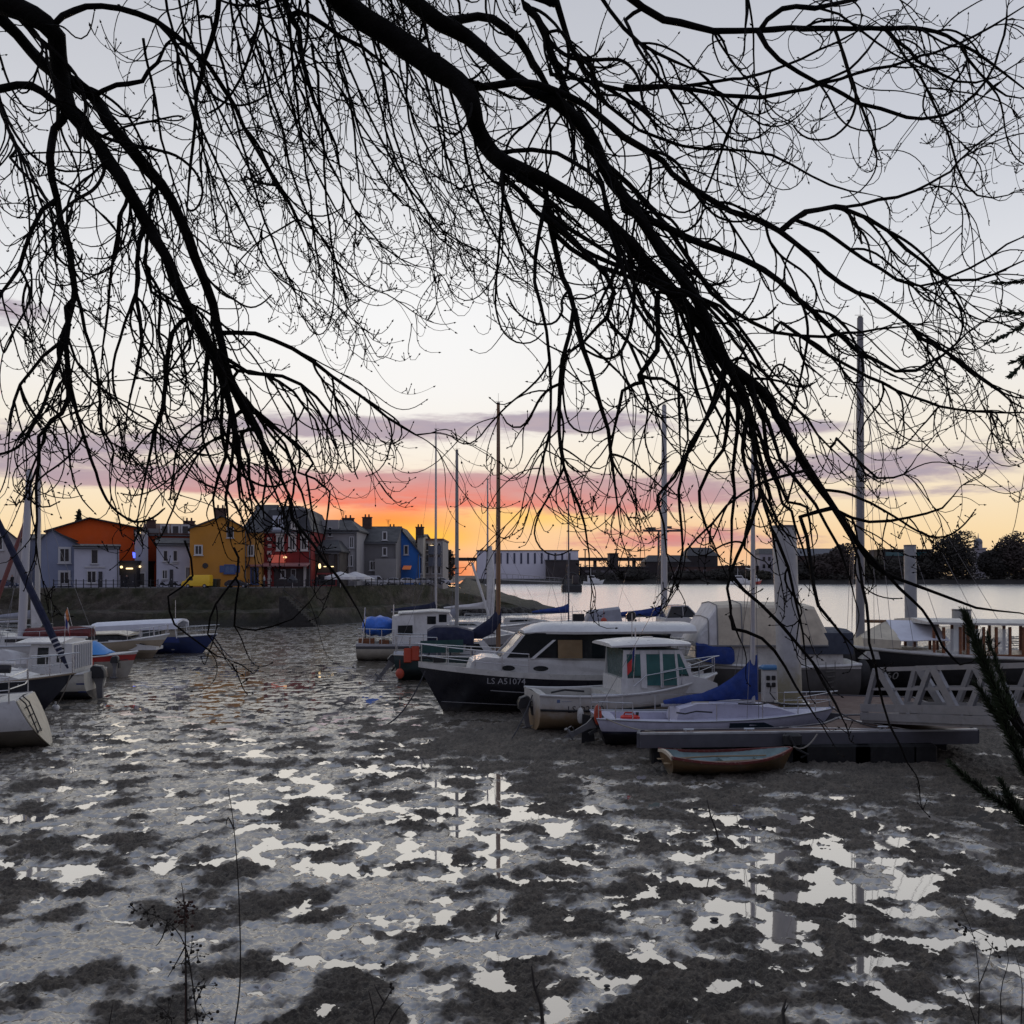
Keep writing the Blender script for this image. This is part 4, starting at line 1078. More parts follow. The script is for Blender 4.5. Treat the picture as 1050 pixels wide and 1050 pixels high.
def plain_sail(name, label, px0, px1, Y, heading, B, zs, hullm, deckm, mastpx, ytop, coverm=None, mr=.07, cabin=True, mm=MASTM, lean=0.0, boomdir=-1, z=0.0, wrap=None):
    L = abs(gx(px1, Y) - gx(px0, Y)); b = Boat(name, label, 'sailboat', (gx(px0, Y), Y), heading, -B / 2 if abs(heading) < 1 else B / 2, z)
    hb = Hull(L, B, zs=zs, transom=.7, rake=.9, srake=.3, k0=2.6, k1=1.3, zk=-.1)
    b.part('hull', hb.mesh(18, 8), hullm); b.part('gunwale', hb.rub(.025, .98), ALU); b.part('deck', hb.deck(cut=(.5, L * .32, .62, zs[0] * .55), nt=18), deckm)
    if cabin:
        q = zs[1]
        b.part('cabin', cabin_mb([(L * .33, q - .05), (L * .34, q + .38), (L * .55, q + .36), (L * .72, q + .12), (L * .73, q - .05)], lambda x, z_: max(.15, B * .30 - .18 * max(0, (x / L - .45) * 3))), deckm)
        b.part('cabin_window', panel_mb([(L * .38, q + .12), (L * .38, q + .27), (L * .52, q + .26), (L * .56, q + .13)], lambda x, z_: max(.15, B * .30 - .18 * max(0, (x / L - .45) * 3)), .03), GLASS)
    xm = b.P(mastpx, 600, 0)[0]; top = b.P(mastpx, ytop, 0)[1]
    mast(b, xm, zs[1], top, r=mr, hull=hb, m=mm, lean=lean, sprd=.5)
    zb = zs[1] + .95; x0 = xm - L * .36
    m = MB(); m.tube([(x0, 0, zb), (xm, 0, zb + .08)], .05, 6); b.part('boom', m, mm)
    if coverm:
        m = MB(); m.loft([[(x0 + (xm - x0) * f, .14 * c * w_, zb + .05 + h_ * d_) for c, d_ in ((-.5, 0), (-1, .4), (-.4, .9), (0, 1), (.4, .9), (1, .4), (.5, 0))] for f, w_, h_ in ((0, .4, .1), (.3, .9, .22), (.6, 1, .3), (.85, 1, .42), (1, .6, .6))]); b.part('sail_cover', m, coverm)
    if wrap:
        m = MB(); xw, z0_ = b.P(503, 632, 0); z1_ = b.P(503, 560, 0)[1]; m.tube([(xw, 0, z0_), (xw + .02, 0, z0_ + (z1_ - z0_) * .3), (xw, 0, z0_ + (z1_ - z0_) * .7), (xw - .03, 0, z1_)], [.22, .27, .24, .12], 8); b.part('wrapped_sail', m, wrap)
        m = MB(); a_, c_ = b.P(484, 577, 0), b.P(501, 630, 0); m.tube([(a_[0], -.3, a_[1]), (c_[0], -.3, c_[1])], .09, 7); b.part('spinnaker_pole', m, MATS['white_gelcoat'])
    b.part('guard_rail', hb.rail(.1, L - .2, .6, .012, n=6), STEEL)
    return b, hb
HW = mat('white_hull', (.5, .5, .49), .4, bands=[(.1, (.08, .03, .03)), (.32, (.5, .5, .49))], var=.12, dirt=.3)
HB = mat('blue_black_hull', (.012, .014, .025), .4, bands=[(.5, (.013, .017, .04))], var=.15, dirt=.2)
HG = mat('grey_hull', (.22, .23, .24), .45, bands=[(.3, (.22, .23, .24))], var=.15, dirt=.3)
plain_sail('moored_sailboat', 'white sailboat with slim silver mast moored behind the blue tarpaulin cruiser', 418, 545, 60, R(3), 2.7, (1.2, 1.15, 1.4), HW, WHITE, 447, 441, NAVYC, z=.1)
plain_sail('moored_sailboat', 'pale sailboat with dull grey mast and grey sail cover moored beside the wooden mast', 436, 565, 55, R(2), 2.6, (1.1, 1.05, 1.3), HG, WHITE, 468.5, 462, GREYC, mr=.11, mm=mat('dull_grey_mast', (.25, .25, .25), .6))
plain_sail('moored_sailboat', 'grey decked sailboat with short thin mast and white furled sail behind the navy cruiser', 475, 600, 67, R(2), 2.6, (1.2, 1.15, 1.4), HG, DIRTYWHITE, 500, 492, WHITEC, mr=.07, wrap=WHITEC)
plain_sail('moored_sailboat', 'sailboat with thin dark mast and blue sail cover moored near the river pontoon', 555, 660, 62, R(4), 2.6, (1.1, 1.05, 1.3), HG, DIRTYWHITE, 583, 500, BLUEC, mr=.05, mm=mat('dark_thin_mast', (.10, .10, .11), .6))
plain_sail('moored_sailboat', 'dark blue sailboat with tall silver mast left of the windscreen cruiser', 625, 790, 47, R(2), 2.8, (1.5, 1.45, 1.7), HB, DIRTYWHITE, 681, 416, BLUEC, mr=.16, mm=mat('pale_mast', (.40, .40, .41), .5))
# --- white cruiser with raked windscreen
Yw = 46.0
b = Boat('speed_cruiser', 'white sports cruiser with raked dark framed windscreen behind the fishing boat', 'motor cruiser', (gx(662, 45.5), 45.5), R(3), -1.2)
hb = Hull(3.9, 2.4, zs=(1.55, 1.55, 1.8), transom=.9, rake=1.0, k0=3.6, k1=1.2, zk=-.1)
b.part('hull', hb.mesh(18, 8), HW); b.part('deck', hb.deck(), WHITE)
pz = lambda *a: [b.P(*q, -1.0) for q in a]
b.part('cabin', cabin_mb(pz((680, 655), (682, 634), (706, 633), (728, 644), (730, 655)), lambda x, z: max(.3, 1.05 - .2 * max(0, x - 2.2))), WHITE)
b.part('cabin_window', panel_mb(pz((704, 651), (712, 640), (722, 639.5), (722, 648), (716, 651)), lambda x, z: max(.3, 1.05 - .2 * max(0, x - 2.2)), .03), GLASS)
m = MB(); q = pz((684, 634), (689, 622), (706, 621.5), (717, 633))
m.prism([(x_, -.85, z_) for x_, z_ in q], [(x_, .85, z_) for x_, z_ in q]); b.part('windscreen', m, mat('smoky_windscreen', (.05, .055, .06), .08))
m = MB()
for sd in (-.86, .86): m.tube([(x_, sd, z_) for x_, z_ in q], .03, 5); m.tube([(q[2][0] - .2, sd, q[0][1]), (q[2][0] - .25, sd, q[2][1])], .025, 5)
m.tube([(q[2][0], -.86, q[2][1]), (q[2][0], .86, q[2][1])], .03, 5); b.part('windscreen_frame', m, MASTM)
# --- tender with grey tarpaulin
b = Boat('covered_launch', 'low dark launch under a sloping grey tarpaulin behind the cruiser roof', 'launch', (gx(585, 44), 44), R(2), -1.0)
hb = Hull(4.6, 2.1, zs=(1.9, 1.85, 2.1), transom=.85, rake=.6, k0=3.6, k1=1.3, zk=-.1)
b.part('hull', hb.mesh(18, 8), HB); b.part('deck', hb.deck(), GREYC)
m = MB(); q = [b.P(*z_, -.8) for z_ in ((602, 638), (606, 627), (636, 623.5), (638, 639))]
m.loft([[(q[0][0], c_, q[0][1]), (q[1][0], c_ * .8, q[1][1] + d_), (q[2][0], c_ * .8, q[2][1] + d_), (q[3][0], c_, q[3][1])] for c_, d_ in ((-.95, -.05), (-.4, .05), (.3, .02), (.95, -.08))]); b.part('tarpaulin', m, GREYC)
m = MB(); p_ = b.P(593, 633, -.6); m.box((p_[0], -.6, p_[1]), (.5, .4, .3)); b.part('locker', m, BLACK)
outboard(b, b.P(646, 634, -.5)[0], -.5, b.P(646, 637, -.5)[1], s=.95)
buoy(b, b.P(619, 637, -.95)[0], -1.0, b.P(619, 637, -.95)[1], .14, ORANGE, 'fender', 1.2)
# ================================================================== boats on the left
def simple(name, label, cat, px0, px1, Y, heading, B, zs, hm, dm, transom=.85, rake=.7, k1=1.25, cut=None, z=0.0, heel=0.0, srake=0.0, rub=WHITE, zk=-.08):
    L = abs(gx(px1, Y) - gx(px0, Y)) / max(.3, abs(math.cos(heading)))
    b = Boat(name, label, cat, (gx(px0, Y), Y), heading, (-B / 2 if abs(heading) < 1.5 else B / 2), z, heel=heel)
    hb = Hull(L, B, zs=zs, transom=transom, rake=rake, srake=srake, k0=3.4, k1=k1, zk=zk)
    b.part('hull', hb.mesh(20, 9), hm)
    if rub: b.part('gunwale', hb.rub(.03, .98), rub)
    b.part('deck', hb.deck(cut=cut, nt=20), dm)
    return b, hb
# --- nearest: white yacht whose sloping transom faces the channel
b = Boat('white_yacht', 'white yacht with a cream sloping transom and boarding ladder, nearest on the mud', 'yacht', (gx(52, 25.4), 25.4), PI + R(15), 1.35)
hb = Hull(8.5, 2.9, zs=(1.32, 1.22, 1.5), transom=.72, rake=1.0, srake=-.0, k0=2.8, k1=1.3, zk=-.05)
hb_m = hb.mesh()
def slope(p): return (p[0] + max(0, (1 - p[0] / 2.0)) * .62 * max(0, p[2]) / 1.3 if p[0] < 2 else p[0], p[1], p[2])
hb_m.v = [slope(p) for p in hb_m.v]
b.part('hull', hb_m, mat('yacht_hull', (.10, .085, .065), .45, bands=[(.55, (.56, .56, .56))], var=.12, dirt=.3))
m = MB(); tr = [hb.pt(0, q / 10, -1) for q in range(10, -1, -1)] + [hb.pt(0, q / 10, 1) for q in range(1, 11)]
tr = [Vector(slope(p)) + Vector((-.015, 0, 0)) for p in tr]
cen = sum(tr, Vector()) / len(tr); tr = [cen + (p - cen) * .97 for p in tr]
m.prism(tr, [p + Vector((-.03, 0, 0)) for p in tr]); b.part('transom', m, mat('cream_transom', (.60, .55, .42), .45, var=.15, dirt=.3))
dk = hb.deck(cut=(.8, 2.8, .62, .7)); dk.v = [slope(p) for p in dk.v]; b.part('deck', dk, DIRTYWHITE)
m = MB()
for sd in (.35, .75): m.tube([slope((-.08, sd, 1.35)), (slope((-.08, sd, 1.25))[0] - .1, sd, 1.2), (-.05 + .2, sd, .45)], .018, 5)
for k in range(4): z_ = .5 + .2 * k; x_ = slope((0, 0, z_))[0] - .09; m.tube([(x_, .35, z_), (x_, .75, z_)], .018, 5)
b.part('boarding_ladder', m, BLACK)
m = hb.rail(.75, 3.5, .62, .017, n=3, inset=.93); m.tube([(.75, -1.0, 1.9), (.6, 0, 1.95), (.75, 1.0, 1.9)], .017); m.tube([(.75, -1.0, 1.6), (.6, 0, 1.62), (.75, 1.0, 1.6)], .014); b.part('pushpit', m, STEEL)
m = MB(); m.tube([(.9, .2, 2.02), (2, .2, 2.1), (3.6, .2, 2.12), (5, .2, 2.15)], [.10, .16, .18, .2], 8); b.part('stowed_sail', m, mat('dark_stowed_sail', (.03, .03, .035), .8, bump=.5, bscale=8))
m = MB(); m.tube([(.8, .2, 2.16), (5.2, .2, 2.34)], .05, 8); b.part('boom', m, MATS['white_gelcoat'])
b.part('cabin', cabin_mb([(2.9, 1.1), (3.0, 1.75), (6.0, 1.7), (7.0, 1.3), (7.0, 1.1)], .8), WHITE)
# --- dark blue sloop, bow over the channel, furled genoa
b, hb = simple('navy_sloop', 'dark navy sloop with long overhanging bow and tightly furled dark genoa', 'sloop', -175, 74, 31.0, R(2), 2.7, (1.15, 1.05, 1.32), mat('navy_sloop_hull', (.010, .011, .02), .4, var=.1, dirt=.15), DIRTYWHITE, transom=.7, rake=1.15, k1=1.35, cut=(.6, 2.6, .6, .6), rub=mat('teak_rail', (.2, .15, .1), .6))
Lh = hb.L
m = MB(); a_ = Vector((Lh - .25, 0, 1.45)); c_ = Vector(b.P(-25, 486, 0) + (0,)); c_ = Vector((c_[0], 0, c_[1])); d_ = (c_ - a_)
m.tube([a_, a_ + d_ * .06, a_ + d_ * .12, a_ + d_ * .3, a_ + d_ * .7, a_ + d_], [.03, .08, .11, .12, .10, .07], 9); gs = b.part('furled_genoa', m, NAVYC)
m = MB()
for k in range(5):
    p_ = a_ + d_ * (.06 + .022 * k); m.tube([p_, p_ + d_ * .007], [.115, .125], 9)
b.part('sail_tie', m, mat('pale_tie', (.4, .4, .42), .8), gs)
m = MB(); m.tube([a_ + d_, a_ + d_ * 1.9], .02, 5); e_ = a_ + d_ * 2.1; b.part('forestay', m, WIRE, None, False)
mast(b, (a_ + d_ * 2.1).x, 1.2, (a_ + d_ * 2.1).z, r=.08, spreaders=(.5,), hull=None)
b.part('pulpit', hb.rail(Lh - 1.8, Lh - .08, .62, .018, n=3, close=True), STEEL)
b.part('cabin', cabin_mb([(2.7, 1.0), (2.8, 1.5), (5.0, 1.5), (6.2, 1.2), (6.2, 1.0)], .75), WHITE)
# --- white wheelhouse boat with outboard
b = Boat('wheelhouse_boat', 'white wheelhouse boat with louvred cabin end, stern outboard and blue patch on its hull', 'fishing boat', (gx(98, 35.4), 35.4), PI + R(3), 1.2)
hb = Hull(6.6, 2.5, zs=(1.0, 1.0, 1.5), transom=.88, rake=.8, k0=3.6, k1=1.3, zk=-.06)
b.part('hull', hb.mesh(), mat('cream_white_hull', (.03, .03, .035), .45, bands=[(.34, (.48, .46, .40))], var=.15, dirt=.35))
b.part('gunwale', hb.rub(.035, .98), WHITE); b.part('deck', hb.deck(cut=(.3, 1.5, .8, .45)), DIRTYWHITE)
pz = lambda *a: [b.P(*q, .95) for q in a]
b.part('wheelhouse', cabin_mb(pz((74, 697), (74, 660), (32, 660), (27, 686), (6, 690), (6, 702), (74, 702)), .95), WHITE)
m = MB(); rl = [[(b.P(p_, 650, 0)[0], 1.08 * c_, b.P(60, q_, .9)[1] + d_) for c_, d_ in ((-1, 0), (-1, .06), (0, .16), (1, .06), (1, 0))] for p_, q_ in ((76, 660), (62, 660), (45, 660), (29, 660.5))]; m.loft(rl); b.part('roof', m, WHITE)
b.part('window', panel_mb(pz((38, 681), (39, 664), (50, 664), (49, 681)), .95, .03), GLASS)
b.part('window', panel_mb(pz((58, 679), (59, 664), (66, 664), (66, 679)), .95, .03), GLASS)
m = MB()
q_ = b.P(74, 662, .95); z0_ = b.P(74, 686, .95)[1]
for k in range(8): m.box((q_[0] - .02, .70 - .2 * k, (q_[1] + z0_) / 2), (.06, .1, q_[1] - z0_))
b.part('louvre_panel', m, mat('pale_louvre', (.36, .37, .40), .5))
m = MB(); p0, p1 = b.P(77, 701), b.P(92, 711)
m.add([tuple(hb.on(x_, z_, 1) + Vector((0, .02, 0))) for x_, z_ in ((p0[0], p0[1]), (p1[0], p0[1]), (p1[0], p1[1]), (p0[0], p1[1]))] + [tuple(hb.on(x_, z_, 1) + Vector((0, -.01, 0))) for x_, z_ in ((p0[0], p0[1]), (p1[0], p0[1]), (p1[0], p1[1]), (p0[0], p1[1]))], [(0, 1, 2, 3), (7, 6, 5, 4), (0, 1, 5, 4), (1, 2, 6, 5), (2, 3, 7, 6), (3, 0, 4, 7)]); b.part('hull_patch', m, BLUEP)
outboard(b, -.25, .2, .62, tilt=R(3), s=1.25)
m = MB(); m.rbox((.9, .3, 1.15), (.5, .5, .5), .05); m.tube([(.6, .8, 1.0), (.62, .8, 1.8), (1.2, .8, 1.85), (1.25, .8, 1.0)], .025); b.part('stern_frame', m, ALU)
buoy(b, 2.1, 1.25, 1.0, .16, FENDER, 'fender', 1.5)
m = MB(); p_ = b.P(16, 680, .5)
m.loft([[(p_[0] + (i - 2) * .35, .5 + .3 * math.cos(a_) * (1 + .2 * math.sin(3 * a_ + i)), p_[1] + (.28 + .05 * i) * math.sin(a_) * (1 + .2 * math.cos(2 * a_ + i))) for a_ in [2 * PI * k / 10 for k in range(10)]] for i in range(5)]); b.part('crumpled_cover', m, WHITEC)
flag(b, b.P(66, 660, .9)[0], .9, b.P(66, 660, .9)[1], [FLAGB, FLAGW, FLAGR], w=.6, h=.3, staff=.95, tilt=-.05)
# --- red and white open boat
b, hb = simple('red_striped_boat', 'white open boat with a broad red stripe and blue bow tarpaulin', 'open boat', 52, 139, 42.6, R(4), 2.1, (.95, .95, 1.12), mat('red_striped_hull', (.34, .32, .28), .45, bands=[(.72, (.34, .025, .02)), (.98, (.5, .5, .48))], var=.15, dirt=.3), DIRTYWHITE, rake=.45, cut=(.3, 1.6, .75, .5))
m = MB(); x0 = b.P(86, 672, -.6)[0]; 
m.loft([[(x0 + f * .92, -.9 * w_ + 1.8 * w_ * k / 8, 1.02 + h_ * math.sin(PI * k / 8) ** .8) for k in range(9)] for f, w_, h_ in ((0, 1, .45), (.25, 1, .55), (.5, .95, .42), (.75, .9, .22), (1, .75, .06))], closed=True); b.part('tarpaulin', m, mat('sky_blue_tarpaulin', (.04, .22, .55), .5, bump=.5, bscale=5))
buoy(b, b.P(92, 680)[0], -1.2, b.P(92, 680)[1], .22, RED, 'round_buoy', 1.4)
outboard(b, b.P(115, 684)[0] + .1, -1.1, .62, tilt=0, s=.8)
# --- beige cabin cruiser
b, hb = simple('beige_cruiser', 'beige cabin cruiser with long raked dark windscreen, bow to the channel', 'cabin cruiser', 66, 172, 52.3, R(3), 2.4, (.95, .95, 1.3), mat('tan_hull', (.20, .16, .11), .45, bands=[(.3, (.33, .27, .19)), (.98, (.5, .49, .45))], var=.12, dirt=.3), WHITE, rake=.95)
pz = lambda *a: [b.P(*q, -.95) for q in a]
wc = lambda x, z: max(.25, .95 - .22 * max(0, (x - 3.2) / 1.0))
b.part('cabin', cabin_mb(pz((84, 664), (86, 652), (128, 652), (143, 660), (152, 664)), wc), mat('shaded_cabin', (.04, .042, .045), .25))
b.part('cabin_base', cabin_mb(pz((80, 667), (80, 659), (136, 660), (158, 664), (158, 667)), lambda x, z: wc(x, z) + .05), WHITE)
m = MB(); rl = [[(b.P(p_, 650, -.9)[0], 1.02 * c_, b.P(100, q_, -.9)[1] + d_) for c_, d_ in ((-1, 0), (-1, .06), (0, .16), (1, .06), (1, 0))] for p_, q_ in ((80, 652.5), (100, 651), (122, 650.5), (132, 652.5))]; m.loft(rl); b.part('roof', m, CREAM)
b.part('pulpit', hb.rail(3.6, hb.L - .1, .5, .018, n=3, close=True), STEEL)
m = MB(); p_ = b.P(118, 658, -1); m.rbox((p_[0], -.98, p_[1]), (.7, .04, .16), .01); b.part('window_bar', m, MATS['white_gelcoat'])
# --- long blue launch with white canopy
b, hb = simple('blue_launch', 'long dark blue passenger launch with a flat white canopy and side windows', 'launch', 70, 221, 55.5, R(3), 2.5, (.95, .92, 1.1), mat('royal_blue_hull', (.015, .03, .11), .45, var=.2, dirt=.25), DIRTYWHITE, rake=.9, cut=(.4, 2.0, .8, .5))
pz = lambda *a: [b.P(*q, -1.1) for q in a]
m = MB(); rl = [[(b.P(p_, 640, -1.1)[0], 1.2 * c_, b.P(120, q_, -1.1)[1] + d_) for c_, d_ in ((-1, -.28), (-1, .06), (-.6, .2), (0, .26), (.6, .2), (1, .06), (1, -.28), (.93, -.28), (.9, 0), (0, .16), (-.9, 0), (-.93, -.28))] for p_, q_ in ((92, 644), (110, 643), (150, 641), (182, 640))]; m.loft(rl); b.part('canopy', m, mat('bright_white_canopy', (.64, .66, .72), .6, var=.1))
m = MB(); 
for px in (145, 158, 170, 181):
    x_ = b.P(px, 650, -1.1)[0]
    for sd in (-1, 1): m.tube([(x_, sd * 1.05, .9), (x_ - (.1 if px == 181 else 0), sd * 1.08, b.P(120, 642, -1.1)[1])], .04, 5)
b.part('canopy_post', m, MATS['white_gelcoat'])
b.part('side_panel', panel_mb(pz((144, 659), (144, 654), (182, 653), (184, 659)), 1.06, .04), BLUEP)
b.part('window', panel_mb(pz((146, 654), (146, 645), (162, 644.5), (162, 654)), 1.05, .02), mat('hazy_plastic_window', (.10, .11, .11), .2, var=.3))
b.part('window', panel_mb(pz((165, 654), (165, 645), (179, 644), (180, 654)), 1.05, .02), mat('cream_curtain', (.33, .30, .24), .6, var=.3))
b.part('stem_stripe', MB().add([tuple(hb.on(x_, z_, -1) + Vector((0, -.02, 0))) for x_, z_ in ((5.9, .95), (6.05, .95), (6.0, .2), (5.85, .2))] + [tuple(hb.on(x_, z_, -1) + Vector((0, .02, 0))) for x_, z_ in ((5.9, .95), (6.05, .95), (6.0, .2), (5.85, .2))], [(0, 1, 2, 3), (7, 6, 5, 4), (0, 1, 5, 4), (1, 2, 6, 5), (2, 3, 7, 6), (3, 0, 4, 7)]), MATS['white_gelcoat'])
b.part('pulpit', hb.rail(6.2, hb.L - .1, .5, .016, n=3, close=True), STEEL)
m = MB(); x_ = b.P(180, 640, 0)[0]; m.tube([(x_, 0, 2.0), (x_, 0, 3.0)], .02, 5); b.part('mast_pole', m, STEEL)
# --- boats with the dark red cover and the two masts at the far left
b, hb = plain_sail('red_covered_sailboat', 'sailboat with dark red boom cover, white boom and an orange and white stern flag', -40, 98, 44.5, R(2), 2.6, (1.35, 1.3, 1.45), HW, WHITE, 22, 482, None, mr=.19, mm=mat('white_mast', (.42, .42, .44), .5), lean=-.045)
pz = lambda *a: [b.P(*q, -.9) for q in a]
m = MB(); xs = [b.P(p_, 650, 0)[0] for p_ in (28, 50, 70, 84, 95)]
m.loft([[(x_, .75 * w_ * c, b.P(50, q_ - 1, 0)[1] + d_ * .22) for c, d_ in ((-1, -.9), (-1, -.2), (-.5, .7), (0, 1), (.5, .7), (1, -.2), (1, -.9))] for x_, q_, w_ in zip(xs, (650, 649, 648, 648, 649), (.6, .9, 1, .95, .5))]); b.part('boom_cover', m, DKRED)
m = MB(); a_, c_ = b.P(46, 645, 0), b.P(97, 643, 0); m.tube([(a_[0], 0, a_[1]), (c_[0], 0, c_[1])], .075, 8); a_, c_ = b.P(24, 653, 0), b.P(97, 652.5, 0); m.tube([(a_[0], -.8, a_[1]), (c_[0], -.8, c_[1])], .05, 6); b.part('white_spar', m, MATS['white_gelcoat'])
p_ = b.P(74, 642, 0); flag(b, p_[0], 0, p_[1], [mat('flag_orange', (.6, .22, .08), .8), FLAGW], w=.5, h=.5, staff=.85, tilt=-.25)
b, hb = plain_sail('moored_yacht', 'white masted yacht with a loosely furled white and dark red jib at the far left', -75, 55, 49, R(2), 2.6, (1.3, 1.25, 1.4), HG, DIRTYWHITE, 38, 456, GREYC, mr=.13, mm=mat('cream_mast', (.42, .41, .39), .5), lean=-.01)
m = MB(); q = [b.P(*z_, -.2) for z_ in ((33, 597), (43, 642), (31.5, 648), (31.5, 610))]
m.prism([(x_, -.2, z_) for x_, z_ in q], [(x_, -.16, z_) for x_, z_ in q]); b.part('jib', m, WHITEC)
b, hb = plain_sail('moored_yacht', 'yacht at the left edge with a long red brown spar sloping up beside the houses', -230, 8, 53, R(2), 2.8, (1.3, 1.2, 1.5), HB, DIRTYWHITE, -130, 360, GREYC, mr=.1)
m = MB(); q = [Vector((*b.P(-4, 618, 0),)), Vector((*b.P(31, 521, 0),))]; a_, c_ = Vector((q[0].x, 0, q[0].y)), Vector((q[1].x, 0, q[1].y)); m.tube([a_ - (c_ - a_) * .25, a_, (a_ + c_) / 2, c_], [.12, .13, .12, .09], 8); b.part('hoisted_spar', m, mat('red_brown_spar', (.16, .05, .045), .7))
# mooring float on the mud
m = MB(); m.sphere((0, 0, .1), .13, 10, 7, scale=(1, 1, .9)); m.tube([(0, 0, .2), (0, 0, .3)], .03, 5)
o_ = m.build('mooring_float', WHITE, None, True); o_.location = (gx(57, 32.0), 32.0, 0); tag(o_, 'small white mooring float on the mud under the navy bow', 'float')

# ================================================================== pontoon, gangway, piles
DECK = mat('composite_decking', (.115, .07, .052), .75, var=.2, dirt=.25)
FASC = mat('grey_fascia', (.085, .085, .10), .45, var=.2, dirt=.35)
FLOATM = mat('dark_float', (.010, .010, .010), .8, var=.4)
DZ = .72
t = thing('pontoon', 'grey edged finger pontoon with red brown decking, lying aground behind the dinghy', 'pontoon', (gx(830, 23), 23, 0))
def loc(px, Y): return (gx(px, Y) - t.location.x, Y - 23)
def slab(name, pts, z0, z1, m_, parent):
    return MB().prism([(x, y, z0) for x, y in pts], [(x, y, z1) for x, y in pts]).build(name, m_, parent)
out = [loc(656, 22.75), loc(1001, 23.35), loc(968, 26.2), loc(868, 25.8), loc(845, 24.3), loc(800, 23.6), loc(657, 23.25)]
slab('decking', [(x * .995, y) for x, y in out], DZ - .04, DZ, DECK, t)
m = MB(); ring = out + [out[0]]
for a_, c_ in zip(ring[:-1], ring[1:]):
    A, C = Vector((*a_, 0)), Vector((*c_, 0)); n_ = (C - A).normalized(); s_ = Vector((n_.y, -n_.x, 0)) * .07
    m.prism([A + s_ + Vector((0, 0, z_)) for z_ in (DZ - .30, DZ - .22, DZ - .02, DZ + .03)] + [A + Vector((0, 0, DZ + .03)), A + Vector((0, 0, DZ - .30))],
            [C + s_ + Vector((0, 0, z_)) for z_ in (DZ - .30, DZ - .22, DZ - .02, DZ + .03)] + [C + Vector((0, 0, DZ + .03)), C + Vector((0, 0, DZ - .30))])
m.build('fascia', FASC, t)
m = MB()
for px, w_ in ((678, .5), (735, 1.6), (790, 1.7), (850, 1.9), (905, 1.5), (945, .6)):
    x_, y_ = loc(px, 23.1); m.rbox((x_, y_ + .02, .16), (w_, .45, .6), .05)
for px, w_ in ((905, 2.2), (950, 1.0)): x_, y_ = loc(px, 24.6); m.rbox((x_, y_ + .5, .16), (w_, 1.2, .6), .05)
build_each(m, 'float', FLOATM, t)
m = MB(); x_, y_ = loc(811, 22.85); m.rbox((x_, y_ - .1, DZ - .12), (.42, .22, .32), .06); m.tube([(x_ - .1, y_ - .2, DZ), (x_ + .05, y_ - .28, DZ - .3), (x_ + .3, y_ - .3, DZ - .42), (x_ + .15, y_ - .26, DZ - .5)], .03, 5); m.build('corner_bumper', BLACK, t, True)
m = MB(); a_, c_ = loc(800, 23.7), loc(935, 23.3); m.box(((a_[0] + c_[0]) / 2, (a_[1] + c_[1]) / 2 + .1, DZ + .012), (math.dist(a_, c_), .07, .02), math.atan2(c_[1] - a_[1], c_[0] - a_[0])); a_, c_ = loc(858, 25.3), loc(935, 23.3); m.box(((a_[0] + c_[0]) / 2, (a_[1] + c_[1]) / 2 + .1, DZ + .014), (math.dist(a_, c_), .07, .02), math.atan2(c_[1] - a_[1], c_[0] - a_[0])); m.build('deck_edge_strip', ALU, t)
a_, c_ = Vector((*loc(656, 22.75), DZ + .035)), Vector((*loc(1001, 23.35), DZ + .035)); m = MB(); m.prism([a_ + Vector((0, y_, z_)) for y_, z_ in ((-.075, -.03), (-.075, .012), (.03, .012), (.03, -.03))], [c_ + Vector((0, y_, z_)) for y_, z_ in ((-.075, -.03), (-.075, .012), (.03, .012), (.03, -.03))]); m.build('edge_rubbing_strip', ALU, t)
for px, Y in ((706, 22.9), (768, 23.0), (905, 23.3)):
    m = MB(); x_, y_ = loc(px, Y); m.tube([(x_ - .12, y_, DZ + .1), (x_ + .12, y_, DZ + .1)], .022, 6)
    for dx in (-.06, .06): m.tube([(x_ + dx, y_, DZ - .01), (x_ + dx, y_, DZ + .1)], .018, 6)
    m.build('cleat', STEEL, t)
t = thing('pontoon', 'main walkway pontoon with brown decking running behind the lilac sailboat to the pile', 'pontoon', (gx(800, 28.5), 28.5, 0))
def loc(px, Y): return (gx(px, Y) - t.location.x, Y - 28.5)
out = [loc(868, 25.9), loc(975, 26.4), loc(935, 29.6), loc(690, 31.2), loc(640, 31.4), loc(640, 29.4), loc(760, 27.9)]
slab('decking', out, DZ - .035, DZ + .004, DECK, t)
m = MB(); ring = out + [out[0]]
for a_, c_ in zip(ring[:-1], ring[1:]):
    A, C = Vector((*a_, 0)), Vector((*c_, 0)); n_ = (C - A).normalized(); s_ = Vector((n_.y, -n_.x, 0)) * .06
    m.prism([A + s_ + Vector((0, 0, DZ - .28)), A + s_ + Vector((0, 0, DZ + .035)), A + Vector((0, 0, DZ + .035)), A + Vector((0, 0, DZ - .28))], [C + s_ + Vector((0, 0, DZ - .28)), C + s_ + Vector((0, 0, DZ + .035)), C + Vector((0, 0, DZ + .035)), C + Vector((0, 0, DZ - .28))])
m.build('fascia', FASC, t)
m = MB()
for px, Y in ((700, 30.0), (760, 29.2), (820, 28.4), (880, 27.8)): x_, y_ = loc(px, Y); m.rbox((x_, y_, .16), (1.4, 1.3, .55), .05)
build_each(m, 'float', FLOATM, t)
